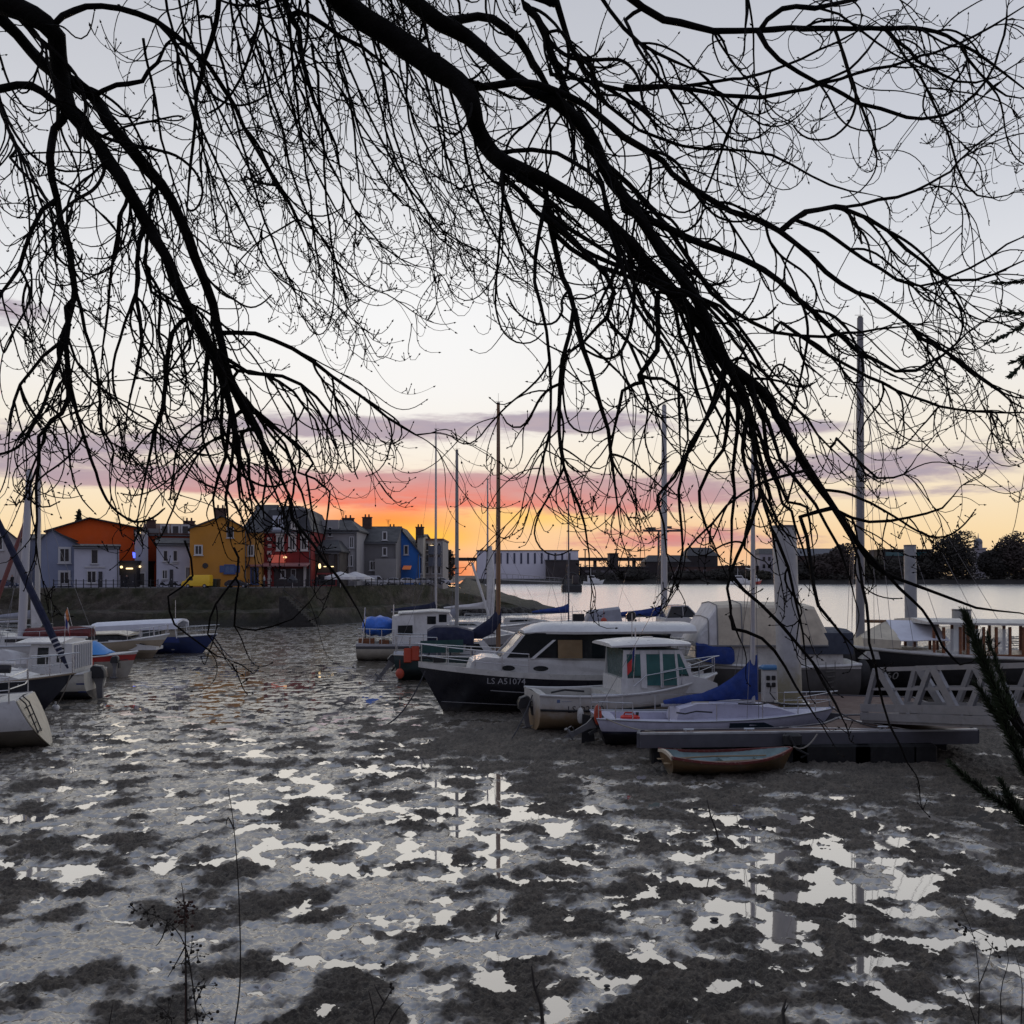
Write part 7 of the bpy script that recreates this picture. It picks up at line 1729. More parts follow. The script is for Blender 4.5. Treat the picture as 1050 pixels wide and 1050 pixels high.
class Wood:
    """collects branches and twigs of one limb"""
    def __init__(s): s.b, s.t, s.curves, s.fans = MB(), MB(), [], []
    def curve(s, pts, n=8, rough=.0, snap=True, tip=True, fan=False):
        eye = Vector((0, 0, H)); pts = list(pts)
        if snap and s.curves:                     # spring from the nearest wood that is already there
            p0 = pts[0][0]; best = None
            for c in s.curves:
                for q, r in c:
                    if r < pts[0][1] * .6: continue
                    d_ = math.hypot(p0.x / p0.y - q.x / q.y, (p0.z - H) / p0.y - (q.z - H) / q.y) + (.012 if q.z < p0.z else 0)
                    if best is None or d_ < best[0]: best = (d_, q, r)
            if best and best[0] < .042:
                q = best[1]; k0 = q.y / p0.y; N_ = len(pts)
                pts = [(eye + (p - eye) * (k0 + (1 - k0) * min(1, i / (N_ * .6))), r) for i, (p, r) in enumerate(pts)]
                g = (pts[0][0] - q).length
                if g > .06: pts = [(q, pts[0][1] * 1.1), (q.lerp(pts[0][0], .5) + Vector((0, 0, .04 * g)), pts[0][1] * 1.05)] + pts
                else: pts[0] = (q, pts[0][1] * 1.15)
        N_ = len(pts)
        c = [(p + Vector((rt.gauss(0, rough), rt.gauss(0, rough), rt.gauss(0, rough))), r * rt.uniform(.93, 1.08) * (1 if not tip else min(1, .45 + (N_ - 1 - i) / 5))) for i, (p, r) in enumerate(pts)]
        s.b.tube([p for p, r in c], [r for p, r in c], n); (s.fans if fan else s.curves).append(c)
        if tip: s.twig(c[-1][0], c[-1][0] - c[-3][0], rt.uniform(.3, .7), max(.006, c[-1][1] * .95), 0 if fan else 1, .5, 1.1)
    def bud(s, p, d, r):
        d = d.normalized(); a = d.orthogonal().normalized(); b_ = d.cross(a); L = r * 4.2; w = r * 1.15
        o = len(s.t.v); m = p + d * L * .4
        s.t.v.extend([tuple(p), tuple(m + a * w), tuple(m - a * .5 * w + b_ * .87 * w), tuple(m - a * .5 * w - b_ * .87 * w), tuple(p + d * L)])
        s.t.f.extend([(o + i for i in f) for f in ((0, 2, 1), (0, 3, 2), (0, 1, 3), (4, 1, 2), (4, 2, 3), (4, 3, 1))]); s.t.m.extend([0] * 6)
        s.t.f[-6:] = [tuple(f) for f in s.t.f[-6:]]
    def twig(s, p, d, L, r, depth=0, sag=1.0, curl=1.0, side=None):
        """a shoot that sags under its weight and sweeps up again at the tip, with buds and side shoots"""
        low = HY - (p.z - H) / p.y * F                # shoots thin out where the boughs end
        if low > 600: L *= .55; depth = 0
        elif low > 500: L *= .75
        n = max(7, int(L / .055)); st = L / n; pts = [p]; d = d.normalized(); ds = []
        sw = side if side is not None else Vector((rt.gauss(.3, 1.1), rt.gauss(0, .6), 0)); cu = curl * rt.choice((.6, 1.1, 1.5, 1.9)); w1 = Vector((rt.gauss(0, 1), rt.gauss(0, 1), rt.gauss(0, .8))) * 1.9
        for i in range(n):
            t = i / n
            pull = Vector((0, 0, -1)) * (4.2 * sag * (1 - t) ** 1.3) * (.5 if t < .12 else 1) + Vector((0, 0, 1)) * (7.5 * cu * max(0, t - .5) / .5) + sw * (2.6 * t) + w1 * math.sin(t * 7)
            k_ = min(1.0, .55 / max(L, .3))
            d = (d + pull * st * (.55 + k_) + Vector((rt.gauss(0, .05), rt.gauss(0, .05), rt.gauss(0, .04)))).normalized()
            p = p + d * st; pts.append(p); ds.append(d)
        rs = [r * (1 - .5 * i / n) for i in range(n + 1)]
        s.t.tube(pts, rs, 3 if r < .0085 else 5, caps=False)
        ph = rt.random() * 6
        for i in range(max(2, int(n * .3)), n, 2):                                # alternate buds
            if rt.random() < .55:
                a = ds[i].orthogonal().normalized(); b_ = ds[i].cross(a); q = math.cos(ph + i * 2.4) * a + math.sin(ph + i * 2.4) * b_
                s.bud(pts[i], ds[i] * .8 + q * .8, max(.0052, rs[i] * .85))
        s.bud(pts[-1], ds[-1], .0075)
        if rt.random() < .34:                                             # a cluster of short spurs near the tip
            for k in range(rt.randint(3, 6)):
                i = n - 1 - rt.randint(0, min(4, n - 2)); q = Vector((rt.gauss(0, .5), rt.gauss(0, .5), rt.uniform(.3, 1))).normalized(); e = pts[i] + q * rt.uniform(.03, .08)
                s.t.tube([pts[i], e], [.004, .003], 3, caps=False); s.bud(e, q, .0062)
        if depth > 0:
            for k in range(rt.randint(1, 3)):
                i = rt.randint(int(n * .1), int(n * .65)); q = (ds[i] * 1.1 + Vector((rt.gauss(0, .6), rt.gauss(0, .5), rt.gauss(.15, .4)))).normalized()
                s.twig(pts[i], q, L * rt.uniform(.5, .95), max(.0045, rs[i] * .75), depth - 1, sag * rt.uniform(.6, 1.1), curl * rt.uniform(.7, 1.3))
    def sprout(s, density, L, r=.0075, lo=.12, depth=1, bias=Vector((.25, 0, -.25)), sag=1.0, curl=1.0, curves=None):
        for c in (curves or s.curves):
            n = len(c); Lc = sum((c[i + 1][0] - c[i][0]).length for i in range(n - 1))
            for _ in range(int(Lc * density + rt.random())):
                i = int(n * (lo + (1 - lo) * rt.random() ** .8)); i = min(max(i, 1), n - 2)
                lo_ = HY - (c[i][0].z - H) / c[i][0].y * F
                if lo_ > 560 and rt.random() < .75: continue
                tg = (c[i + 1][0] - c[i - 1][0]).normalized(); q = (tg * rt.uniform(.2, 1.0) + Vector((rt.gauss(0, .6), rt.gauss(0, .7), rt.gauss(0, .5))) + bias).normalized()
                s.twig(c[i][0], q, L * rt.uniform(.5, 1.35), min(r * rt.uniform(.75, 1.25), c[i][1] * .75), depth, sag * rt.uniform(.6, 1.3), curl * rt.uniform(.5, 1.3))
    def build(s, parent, name='limb', twname='twigs'):
        o = s.b.build(name, BARK, parent, 'all')
        s.t.build(twname, TWIG, o, False, recalc=False); return o
def px3(pts, Y0, Y1, w0, w1, wob=.15):
    """traced branch: photo points at a depth that runs from Y0 to Y1, widths in photo pixels"""
    n = len(pts); out = []
    for i, q in enumerate(pts):
        f = i / (n - 1); Y = Y0 + (Y1 - Y0) * f + rt.uniform(-wob, wob); w = w0 + (w1 - w0) * f if len(q) < 3 else q[2]
        out.append((at(q[0], q[1], Y), w / 2 * Y / F))
    return out
TB = Vector((-7.6, 5.2, 1.2)); FORK = Vector((-6.6, 6.0, 8.9)); CROWN = Vector((-5.6, 6.6, 11.2))
tree_root = thing('weeping_tree', 'leafless weeping tree with long dark drooping branches hanging across the whole sky', 'tree', TB)
class P0:                                          # branches are traced in world metres, the tree stands at TB
    pass
def wbuild(w, name='limb'):
    for mb in (w.b, w.t): mb.v = [(x - TB.x, y - TB.y, z - TB.z) for x, y, z in mb.v]
    return w.build(tree_root, name)
m = MB(); tr_ = crom([(TB + Vector((-.1, 0, -.6)), .52), (TB, .45), (TB + Vector((.25, .2, 2.6)), .36), (TB + Vector((.5, .5, 5.2)), .33), (FORK, .30), ((FORK + CROWN) / 2, .25), (CROWN, .2), (CROWN + Vector((.9, .4, 2.2)), .12), (CROWN + Vector((1.2, 1.0, 4.0)), .05)], .3)
m.tube([p - TB for p, r in tr_], [r * rt.uniform(.95, 1.06) for p, r in tr_], 14); m.build('trunk', BARK, tree_root, 'all')

# ---- limb on the left
wA = Wood()
c = lambda w, pts, Y0, Y1, w0, w1, n=8, pre=None, wob=.12, rough=.006: w.curve(crom(([pre] if pre else []) + px3(pts, Y0, Y1, w0, w1, wob)), n, rough)
c(wA, [(-60, -25, 26), (0, 2, 24), (35, 18, 22), (56, 36, 18), (62, 75, 18), (70, 110, 17), (100, 148, 14), (130, 195, 13), (150, 228, 12), (170, 265, 11), (190, 310, 11), (207, 342, 12), (222, 370, 11), (234, 410, 8), (243, 455, 6), (246, 490, 4)], 7.2, 7.9, 20, 5, 10, (FORK, .2))
c(wA, [(-70, -50, 13), (0, 18, 12), (30, 50, 12), (60, 76, 14), (95, 97, 13), (112, 127, 12), (150, 172, 12), (176, 206, 11), (200, 262, 10), (218, 312, 9), (226, 352, 8), (240, 400, 7), (262, 440, 6), (285, 482, 5), (302, 530, 3)], 7.4, 8.2, 12, 4, 9, (FORK + Vector((0, .3, .6)), .12))
c(wA, [(-60, 100, 8), (0, 91, 8), (30, 88, 8), (52, 100, 8), (66, 112, 7)], 7.0, 7.4, 8, 7, 7)
c(wA, [(70, 116), (56, 134), (52, 162), (58, 205), (70, 252), (78, 298), (70, 316), (68, 355), (70, 410), (52, 432), (40, 450), (38, 500), (36, 560)], 7.3, 6.8, 9, 3, 7)
c(wA, [(78, 298), (90, 340), (100, 382), (106, 440), (118, 462), (112, 490)], 7.0, 7.0, 4, 2, 5)
c(wA, [(54, 203), (32, 235), (20, 275), (4, 300), (-15, 330)], 7.2, 7.0, 5, 3, 6)
c(wA, [(68, 345), (45, 365), (20, 395), (12, 430), (8, 470)], 7.0, 6.8, 4, 2.4, 5)
c(wA, [(56, 24), (75, 10), (105, 7), (140, 14), (178, 34), (212, 66), (232, 95), (262, 150), (285, 190), (305, 225), (320, 262)], 7.3, 8.4, 7, 3, 7)
c(wA, [(95, 98), (120, 88), (145, 82), (160, 62), (182, 34)], 7.5, 7.8, 6, 4, 6)
c(wA, [(128, 210), (120, 240), (113, 290), (109, 335), (102, 390)], 7.5, 7.3, 4, 2, 5); c(wA, [(143, 232), (141, 270), (140, 305), (146, 350), (136, 400), (128, 440)], 7.6, 7.4, 5, 2.4, 5)
c(wA, [(155, 202), (150, 262), (152, 280), (165, 300), (162, 340), (170, 380), (166, 420)], 7.6, 7.5, 4, 2.4, 5); c(wA, [(144, 268), (152, 275), (155, 300), (185, 318), (200, 335)], 7.6, 7.9, 4, 3, 5)
c(wA, [(228, 342), (262, 342), (300, 358), (340, 385), (368, 406), (398, 428), (428, 446), (452, 442)], 7.9, 8.6, 5, 2, 6); c(wA, [(215, 352, 5), (255, 382), (290, 385), (325, 408), (350, 440), (372, 470)], 8, 8.4, 5, 2, 5)
c(wA, [(245, 380), (270, 383), (300, 402), (322, 430), (330, 455)], 8, 8.3, 4, 2, 5); c(wA, [(185, 330), (172, 360), (168, 418), (160, 440), (150, 480), (140, 530)], 7.8, 7.4, 5, 2.4, 5)
for k in range(9):
    x = 205 + 13 * k; wA.curve(crom(px3([(214 + 5 * k, 345 + 9 * k), (x + 10 + rt.uniform(-8, 8), 420 + 6 * k), (x + 18 + rt.uniform(-16, 16), 470 + 2 * k), (x + 26 + rt.uniform(-25, 25), 520 + rt.uniform(-20, 25)), (x + 34 + rt.uniform(-35, 40), 550 + rt.uniform(-25, 35))], 8.0, 8.0 + rt.uniform(-.8, .9), 3.4, 1.8)), 5, .006, fan=True)
for k in range(4):
    wA.curve(crom(px3([(236 + 4 * k, 420 + 8 * k), (230 + 8 * k, 470), (218 + 14 * k, 510), (222 + 20 * k + rt.uniform(-14, 14), 545)], 8, 8, 4.4, 2.2)), 5, .006, fan=True)
c(wA, [(190, 555), (198, 590), (172, 612), (180, 640), (198, 655), (222, 672), (240, 678)], 7.2, 7.0, 2.4, 1.6, 5); c(wA, [(240, 560), (243, 592), (222, 618), (214, 650), (238, 680)], 7.4, 7.2, 2.6, 1.8, 5); c(wA, [(300, 530), (322, 560), (345, 590), (362, 615), (372, 635)], 8.2, 8.0, 3.6, 2.4, 5)
c(wA, [(245, 600), (240, 640), (262, 645), (300, 635), (330, 600)], 7.6, 7.8, 2.2, 1.6, 5)
for px_ in (2, 10, 18, 30): c(wA, [(px_ - 20, 70 + 3 * px_), (px_ + 8, 130 + 2 * px_), (px_ + 26, 200 + px_), (px_ + 30, 280)], 6.9, 6.6, 3.4, 1.8, 5)
wA.sprout(.55, 1.3, r=.015, depth=2, lo=.1, sag=.8, curl=.8, curves=wA.curves[:14])
wA.sprout(2.8, .95, r=.0098, depth=1, lo=.1, sag=1.0)
wA.sprout(1.4, .6, r=.0068, depth=0, lo=.3)
wA.sprout(.8, .6, r=.007, depth=0, lo=.2, curves=wA.fans)
wbuild(wA)
# ---- curtain of shoots from boughs above the frame
wB = Wood()
for k in range(3):
    c(wB, [(-40 + 60 * k, -120 - 20 * k), (140 + 50 * k, -90 - 12 * k), (280 + 45 * k, -50 - 8 * k), (380 + 40 * k, -12)], 7.0, 8.6, 14, 6, 7, (CROWN, .13))
c(wB, [(222, -30, 8), (224, 0), (222, 22), (210, 62), (203, 95), (200, 130), (196, 170), (192, 230)], 7.8, 7.8, 7, 2.6, 6)
c(wB, [(282, -30, 9), (292, 0), (306, 32), (310, 62), (324, 105), (345, 150), (352, 190)], 8.0, 8.2, 8, 2.6, 6); c(wB, [(296, 10), (320, 18), (350, 38), (390, 60), (420, 92)], 8, 8.4, 6, 3, 6)
for k in range(30):
    x = 150 + 10.5 * k + rt.uniform(-8, 8); y0 = -40 if k % 2 else rt.uniform(-30, 60); ln = rt.uniform(170, 330) * (1.0 if x < 380 else .8); sl_ = rt.uniform(.12, .55)
    c(wB, [(x, y0), (x + ln * sl_ * .25, y0 + ln * .3), (x + ln * sl_ * .55 + rt.uniform(-9, 9), y0 + ln * .62), (x + ln * sl_ * .95, y0 + ln * .92), (x + ln * sl_ * 1.35, y0 + ln)], 7.6 + rt.uniform(-.4, 1.2), 8.2 + rt.uniform(-.6, .9), 3.2, 1.5, 5)
wB.sprout(2.2, .8, r=.0078, depth=1, lo=.15, bias=Vector((.35, 0, -.2)), sag=.9, curl=1.35)
wbuild(wB)
# ---- great limb sweeping down to the right
wC = Wood()
c(wC, [(230, -95, 24), (335, -14, 23), (352, 3, 23), (400, 38, 24), (450, 71, 24), (478, 93, 22), (486, 116, 18), (491, 137, 17), (505, 158, 17), (522, 170, 17), (560, 186, 15), (600, 210, 14), (630, 236, 13), (660, 266, 13), (690, 300, 13), (720, 336, 13), (745, 375, 13), (766, 389, 11), (790, 410, 9), (806, 442, 8), (830, 482, 7), (856, 522, 6), (882, 560, 5), (906, 588, 4), (950, 604, 3), (1000, 622, 2.6), (1060, 632, 2.2)], 7.2, 7.6, 20, 3, 12, (CROWN + Vector((.1, 0, -.5)), .19))
c(wC, [(300, -120, 17), (410, -10, 16), (450, 22, 17), (480, 37, 15), (510, 66, 13), (540, 90, 13), (566, 101, 14), (592, 126, 13), (611, 152, 12), (626, 186, 12), (652, 218, 11), (681, 262, 11), (711, 302, 11), (736, 352, 9), (752, 386, 7), (768, 430, 5), (775, 480, 4), (790, 540, 3), (800, 590, 2.4)], 7.5, 7.3, 14, 3, 10, (CROWN + Vector((.2, .2, .2)), .15))
c(wC, [(450, 23), (490, 17), (520, 28), (541, 54), (552, 76), (566, 97)], 7.6, 7.7, 9, 8, 8)
c(wC, [(488, 90), (530, 85), (568, 93), (600, 108), (640, 140), (680, 166), (700, 188), (750, 216), (800, 236), (830, 263), (862, 291), (896, 306), (930, 331), (946, 346), (985, 372), (1050, 420)], 7.3, 8.2, 8, 3, 8)
c(wC, [(520, -40, 9), (532, -5), (551, 20), (566, 54), (580, 92), (592, 122)], 7.4, 7.6, 9, 7, 7, (CROWN + Vector((.7, .3, .9)), .08)); c(wC, [(566, -20), (578, 25), (591, 60), (612, 85), (642, 101), (690, 140)], 7.8, 8, 7, 3, 6)
c(wC, [(802, 235), (825, 218), (855, 213), (890, 224), (930, 254), (960, 280), (1000, 288), (1060, 262)], 8.0, 8.5, 6, 2.4, 6); c(wC, [(815, 226), (845, 236), (872, 256), (920, 285), (962, 290), (1060, 236)], 8, 8.3, 4.4, 2.2, 6); c(wC, [(856, 213), (900, 205), (940, 195), (975, 175), (1000, 150), (1042, 122)], 8.1, 8.6, 3.6, 2, 5)
c(wC, [(640, 214), (700, 241), (760, 266), (800, 290), (832, 318), (862, 345), (900, 372), (940, 380), (1000, 335)], 7.5, 8.0, 8, 2.6, 7); c(wC, [(600, 150), (660, 205), (700, 255), (730, 300), (770, 330), (820, 345), (880, 340), (940, 332)], 7.4, 7.9, 6, 2.2, 6)
c(wC, [(515, 176), (518, 200), (526, 226), (532, 249)], 7.3, 7.1, 4, 4, 6)
c(wC, [(560, 205, 6), (552, 240), (549, 290), (560, 340), (566, 400), (560, 460), (542, 520)], 7.3, 7.0, 5, 2, 6); c(wC, [(562, 208), (571, 268), (588, 315), (576, 370), (574, 440), (580, 480), (600, 540), (604, 590)], 7.3, 7.2, 7, 2.4, 6); c(wC, [(572, 232), (605, 264), (630, 300), (622, 325), (645, 352), (656, 378), (670, 420), (700, 450)], 7.4, 7.2, 5.5, 2.2, 6)
c(wC, [(590, 315), (598, 358), (612, 400), (622, 440), (630, 490), (636, 540)], 7.2, 7.0, 6, 2.4, 6); c(wC, [(622, 325), (600, 350), (576, 362), (550, 345)], 7.3, 7.1, 4, 2, 5); c(wC, [(674, 300), (672, 360), (655, 385), (660, 392), (640, 400), (632, 440), (620, 480)], 7.4, 7.2, 6, 2.4, 6); c(wC, [(658, 390), (680, 388), (700, 410), (706, 450), (690, 490)], 7.3, 7.2, 4, 2.2, 5)
c(wC, [(520, 172), (548, 192), (562, 206)], 7.3, 7.3, 9, 7, 7); c(wC, [(628, 240), (634, 262), (628, 285), (606, 330)], 7.4, 7.3, 7, 4, 6)
for k in range(5):
    o_ = (-34, 30, -46, 40, 50)[k]; q_ = rt.uniform(-10, 10); st_ = rt.choice((0, 0, 1, 2))
    run = [(520 + q_, 168 + o_ * .4), (565 + q_, 190 + o_), (612 + q_ * .6, 222 + o_), (655 + o_ * .6, 268 + o_ * .6), (692 + o_ * .9, 312 + q_), (724 + o_ * 1.0, 352 + q_), (746 + o_ * 1.1, 390 + q_), (766 + o_ * 1.5, 430), (784 + o_ * 1.9, 470 + q_)][st_:rt.randint(7, 9)]
    wC.curve(crom(px3(run, 7.4, 7.4 + rt.uniform(-.8, .8), rt.uniform(4, 6), 2.6)), 6, .008, fan=k % 2 == 0)
# fan below the knuckle
for k in range(10):
    x1 = 672 + 22 * k + rt.uniform(-12, 12)
    wC.curve(crom(px3([(744 + 3 * k, 380 + 2 * k), (728 + 8 * k + rt.uniform(-8, 8), 415 + 2 * k), (706 + 13 * k + rt.uniform(-12, 12), 455 + 2 * k), (690 + 18 * k + rt.uniform(-16, 16), 500 + 2 * k), (x1, 540 + rt.uniform(-25, 35)), (x1 + rt.uniform(-26, 30), 575 + rt.uniform(-30, 45))], 7.4, 7.4 + rt.uniform(-.8, .8), 5, 2.2)), 6, .008, fan=True)
for k in range(5):
    wC.curve(crom(px3([(684 + 8 * k, 292 + 13 * k), (700 + 11 * k, 345 + 11 * k), (716 + 15 * k, 400 + 10 * k), (732 + 19 * k + rt.uniform(-14, 14), 452 + 8 * k)], 7.5, 7.4 + rt.uniform(-.6, .6), 4.6, 2.6)), 6, .008, fan=True)
c(wC, [(776, 520), (762, 556), (749, 588), (748, 618), (754, 642), (762, 662)], 7.3, 7.1, 4, 2, 6); c(wC, [(830, 484), (795, 490), (762, 505), (730, 535), (705, 565), (698, 592)], 7.4, 7.1, 3.4, 2, 5); c(wC, [(749, 588), (762, 604), (800, 640), (832, 680), (856, 722), (866, 742)], 7.1, 6.9, 4, 2.6, 6); c(wC, [(752, 645), (782, 655), (806, 684), (828, 722), (842, 742)], 7.1, 6.9, 4, 2, 5)
c(wC, [(822, 530), (832, 580), (840, 620), (862, 650), (890, 676)], 7.4, 7.2, 4.4, 2.6, 6); c(wC, [(800, 560), (815, 610), (822, 650), (826, 690)], 7.4, 7.2, 3.4, 2, 5); c(wC, [(856, 522), (892, 536), (932, 530), (966, 520), (985, 500)], 7.5, 7.7, 3.6, 2.2, 6); c(wC, [(884, 562), (922, 602), (946, 626), (966, 661), (986, 681), (1004, 672)], 7.5, 7.3, 3.6, 2, 6); c(wC, [(848, 510), (870, 548), (886, 600), (892, 660), (905, 720), (922, 765), (938, 793)], 7.4, 7.0, 3.4, 2.4, 6)
c(wC, [(858, 450), (900, 490), (928, 486), (938, 468)], 7.5, 7.7, 3, 2, 5); c(wC, [(800, 330), (860, 370), (920, 400), (980, 420), (1060, 422)], 7.7, 8.2, 4, 2.2, 5)
wC.sprout(.6, 1.4, r=.016, depth=2, lo=.15, sag=.8, curl=.9, curves=wC.curves[:14])
wC.sprout(2.0, .95, r=.010, depth=1, lo=.2, bias=Vector((.15, 0, -.2)))
wC.sprout(1.2, .6, r=.007, depth=0, lo=.3)
wC.sprout(.8, .7, r=.0075, depth=0, lo=.2, curves=wC.fans)
wbuild(wC)
# ---- long level boughs at the upper right
wD = Wood()
c(wD, [(520, -90, 12), (600, -40, 10), (640, -5), (680, 20), (730, 31), (780, 30), (840, 29), (910, 29), (960, 33), (986, 45), (1060, 96)], 7.6, 8.6, 9, 2.6, 8, (CROWN + Vector((1.0, .4, 2.0)), .09))
c(wD, [(762, -60), (766, -5), (764, 28)], 7.9, 8.0, 6, 5, 7); c(wD, [(778, 29), (800, 9), (836, 6), (872, 1), (920, -20)], 8, 8.2, 6, 4, 6); c(wD, [(780, 32), (800, 62), (838, 83), (880, 105), (930, 118), (970, 117), (1000, 96), (1026, 50), (1034, 0)], 8, 8.6, 5, 2.2, 6)
c(wD, [(910, 30), (932, 52), (952, 70), (1000, 86), (1060, 54)], 8.2, 8.5, 4, 2, 5); c(wD, [(640, 90), (700, 90), (762, 100), (812, 95), (862, 80), (930, 62), (985, 43), (1060, 2)], 7.8, 8.5, 5, 2, 6); c(wD, [(984, 45), (1005, 75), (1032, 98), (1060, 100)], 8.4, 8.6, 3.4, 2, 5); c(wD, [(835, 85), (870, 72), (905, 30), (930, 5)], 8.2, 8.4, 3, 2, 5)
c(wD, [(565, 75), (640, 92), (700, 88), (750, 82), (790, 72), (840, 52), (900, 20)], 7.8, 8.4, 4.4, 2, 5); c(wD, [(566, 60), (610, 96), (655, 132), (700, 150), (740, 153), (790, 160), (850, 190), (900, 200)], 7.9, 8.2, 4, 2, 5); c(wD, [(910, 32), (950, 90), (975, 150), (990, 190), (1018, 203), (1045, 196)], 8.3, 8.5, 3, 1.8, 5); c(wD, [(640, 20), (660, 60), (700, 110), (712, 160)], 7.7, 7.8, 4, 2, 5)
c(wD, [(600, -30), (640, 30), (690, 62), (740, 80)], 7.6, 7.9, 5, 2.4, 5); c(wD, [(820, 5), (860, 14), (900, 45), (960, 78)], 8.1, 8.4, 3, 1.8, 5)
wD.sprout(.5, 1.3, r=.014, depth=2, lo=.1, sag=.7, curl=1.1)
wD.sprout(1.5, .9, r=.0095, depth=1, lo=.1, bias=Vector((.3, 0, .05)), sag=.85, curl=1.25)
wbuild(wD)

# ================================================================== conifer whose sprays reach in from the right
NEED = mat('conifer_needles', (.038, .058, .024), .7, var=.5, vscale=6)
tb = Vector((4.3, 4.4, 1.5)); ct = thing('conifer', 'dark green conifer off to the side with needled sprays reaching into view', 'conifer', tb); rc = random.Random(9)
m = MB(); m.tube([(0, 0, -.5), (.05, 0, 1.5), (0, .1, 3.5), (.1, .1, 5.5), (0, .2, 7.5)], [.14, .12, .1, .07, .02], 9); m.build('trunk', BARK, ct, True)
def spray(tip, base, L, Y, r0=.012, sz=1.0, taper=.5, start=.2, nn=420):
    A = Vector(base) - tb; B = Vector(tip) - tb; mid = (A + B) / 2 + Vector((0, 0, -.06)); m = MB(); pts = [A.lerp(mid, f) if f < .5 else mid for f in (0,)] 
    pts = [A * (1 - f) ** 2 + mid * 2 * f * (1 - f) + B * f * f for f in [i / 14 for i in range(15)]]
    m.tube(pts, [r0 * (1 - .8 * i / 14) for i in range(15)], 5); o = m.build('branch', BARK, ct, True); q = MB()
    for _ in range(nn):
        f = start + (1 - start) * rc.random(); i = min(int(f * 14), 13); p = pts[i].lerp(pts[i + 1], f * 14 - i); ax = (pts[i + 1] - pts[i]).normalized()
        a = ax.orthogonal().normalized(); b_ = ax.cross(a); th = rc.uniform(0, 2 * PI); d = (ax * rc.uniform(.9, 1.9) + (a * math.cos(th) + b_ * math.sin(th)) * rc.uniform(.5, 1.0)).normalized()
        l_ = L * rc.uniform(.6, 1.2) * (1 - taper * max(0, f - .7) / .3); w = d.cross(Vector((rc.gauss(0, 1), rc.gauss(0, 1), rc.gauss(0, 1)))).normalized() * .0022 * sz
        k = len(q.v); q.v.extend([tuple(p - w), tuple(p + w), tuple(p + d * l_ + w * .4), tuple(p + d * l_ - w * .4)]); q.f.append((k, k + 1, k + 2, k + 3)); q.m.append(0)
    q.build('needles', NEED, o, False, recalc=False)
spray(at(989, 628, 3.6), at(1040, 740, 3.7), .058, 3.6, nn=1300, start=.0); spray(at(1014, 690, 3.7), at(1056, 800, 3.8), .05, 3.7, nn=900, start=.0); spray(at(1012, 648, 3.9), at(1048, 745, 3.9), .04, 3.9, nn=500, start=.1)
spray(at(1000, 700, 3.75), at(1060, 770, 3.8), .05, 3.8, nn=700, start=.05)
spray(at(974, 782, 3.4), at(1064, 838, 3.6), .042, 3.4, nn=1000, start=.0); spray(at(1026, 800, 3.5), at(1070, 862, 3.6), .045, 3.5, nn=600)
for a, b_ in (((1040, 740), (1180, 900)), ((1064, 838), (1180, 900))): 
    m = MB(); A, B = at(*a, 3.7) - tb, at(*b_, 4.1) - tb; m.tube([A, (A + B) / 2 + Vector((0, 0, -.03)), B, Vector((0, 0, B.z + .2))], [.012, .018, .024, .03], 6); m.build('branch', BARK, ct, True)
for a, b_ in (((1012, 352), (1090, 300)), ((1022, 318), (1090, 310)), ((1036, 372), (1090, 330)), ((1018, 290), (1095, 270)), ((1034, 386), (1060, 350))): spray(at(*a, 4.6), at(*b_, 4.7), .035, 4.6, nn=110, sz=2.6, start=.15, r0=.006)
m = MB(); A = at(1092, 300, 4.7) - tb; m.tube([A, Vector((0, 0, A.z + .3))], [.012, .03], 6); m.build('branch', BARK, ct, True)

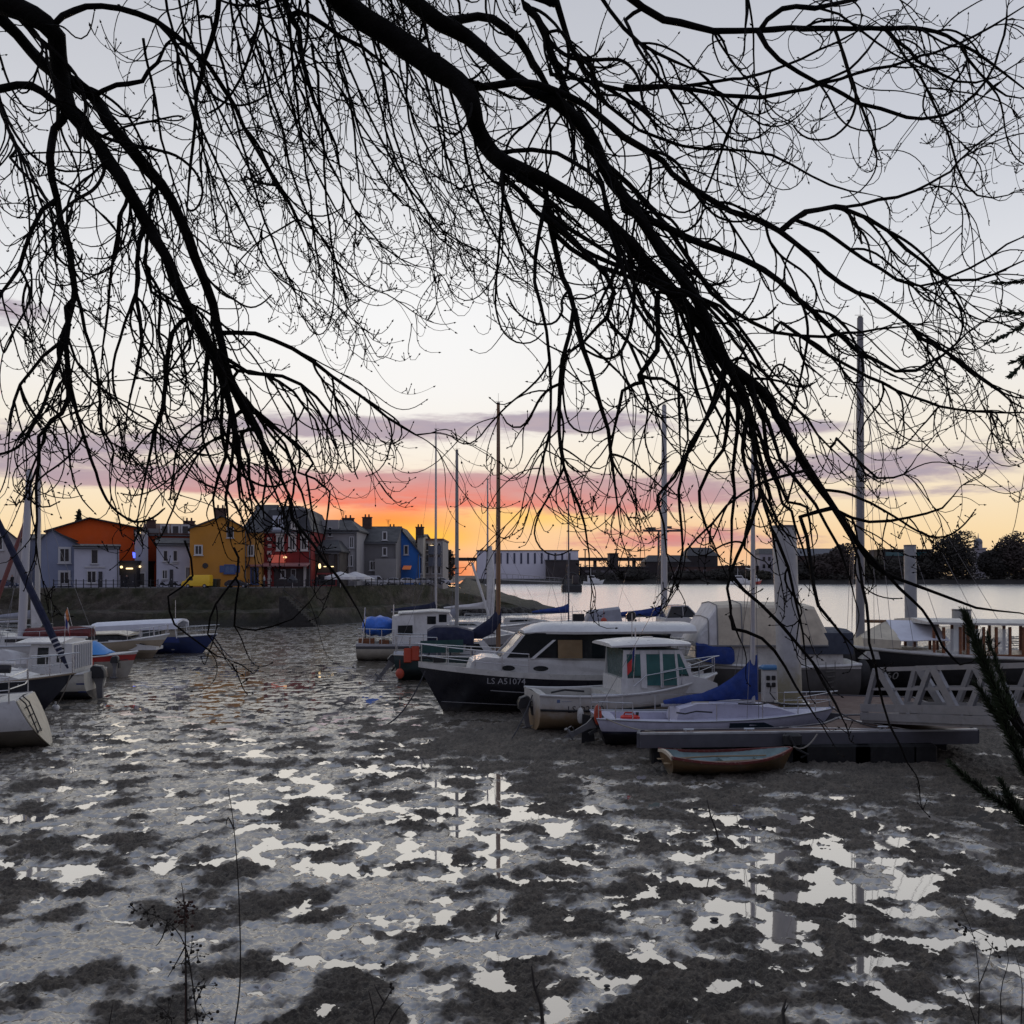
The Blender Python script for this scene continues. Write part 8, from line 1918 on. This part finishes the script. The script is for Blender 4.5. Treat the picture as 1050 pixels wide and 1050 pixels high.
# ================================================================== weeds on the bank at the photographer's feet
WEED = mat('dry_weed', (.022, .017, .012), .85, var=.3); WEEDR = mat('rusty_dock_head', (.05, .018, .012), .85, var=.3)
def weed(name, label, cat, paths, Y, heads=(), r=.006, mm=WEED, group=None):
    base = at(paths[0][0][0], paths[0][0][1], Y); base.z = max(0.0, base.z - .0); t = thing(name, label, cat, base, 0, group)
    for p in paths:
        cc = crom([(at(x, y, Y + .04 * i) - base, r * (1 - .6 * i / (len(p) - 1))) for i, (x, y) in enumerate(p)], .06); m = MB(); m.tube([q for q, _ in cc], [k for _, k in cc], 5); m.build('stem', mm, t, True)
    for x, y, s_, n in heads:
        m = MB(); cpt = at(x, y, Y) - base
        for _ in range(n): p = cpt + Vector((rc.gauss(0, s_), rc.gauss(0, s_), rc.gauss(0, s_))); m.sphere(p, rc.uniform(.006, .013), 5, 4); m.tube([cpt, p], .002, 3)
        m.build('seed_cluster', mm, t, False)
    return t
weed('tall_grass_stem', 'single tall thin bare grass stem rising at bottom left', 'grass stem', [[(236, 1075), (246, 1010), (245, 920), (240, 850), (234, 808)], [(240, 850), (234, 838), (232, 846)]], 6.6, r=.006)
weed('dried_weed', 'dried branching weed with dark round seed heads at bottom left', 'weed', [[(206, 1080), (199, 1020), (190, 970), (172, 945), (150, 936)], [(192, 1080), (191, 1000), (189, 930), (186, 905)], [(190, 970), (182, 985), (172, 1002)], [(172, 945), (166, 962), (160, 970)], [(200, 1030), (208, 1012), (212, 1005)], [(172, 1080), (176, 1045), (160, 1030)]], 6.6, [(150, 935, .03, 10), (139, 934, .03, 8), (160, 940, .03, 7), (172, 950, .04, 9), (196, 972, .04, 10), (202, 980, .03, 8), (186, 988, .04, 9), (201, 1012, .05, 14), (172, 1042, .05, 14), (211, 1040, .04, 10), (196, 1045, .04, 8)])
weed('dock_stalk', 'rust brown upright dock stalk behind the dried weed', 'weed', [[(190, 1075), (190, 980), (189, 918)]], 6.8, [(190, 930, .03, 30), (189.5, 942, .03, 20)], .005, WEEDR)
weed('bramble_shoot', 'small bare bramble shoot with spread twigs at the bottom edge near centre left', 'bramble', [[(382, 1080), (384, 1045), (378, 1016)], [(384, 1045), (394, 1028), (402, 1014)], [(390, 1070), (404, 1040), (414, 1028)], [(394, 1028), (388, 1018), (384, 1010)]], 6.5, [(402, 1014, .02, 5)], .007)
weed('grass_shoot', 'short leaning dry shoot at the bottom edge left of the dried weed', 'weed', [[(108, 1075), (113, 1045), (116, 1028)]], 6.5, (), .006)
weed('hazy_shrub', 'thin twiggy shrub at the bottom right corner', 'shrub', [[(1002, 1080), (1004, 1010), (998, 960), (985, 930)], [(1004, 1010), (1014, 985), (1018, 965)], [(1030, 1080), (1026, 1020), (1034, 985), (1030, 960)], [(1010, 1080), (990, 1020), (975, 1000)], [(1045, 1080), (1048, 1010), (1040, 975)]], 6.4, [(990, 950, .05, 10), (1018, 972, .04, 8)], .004)
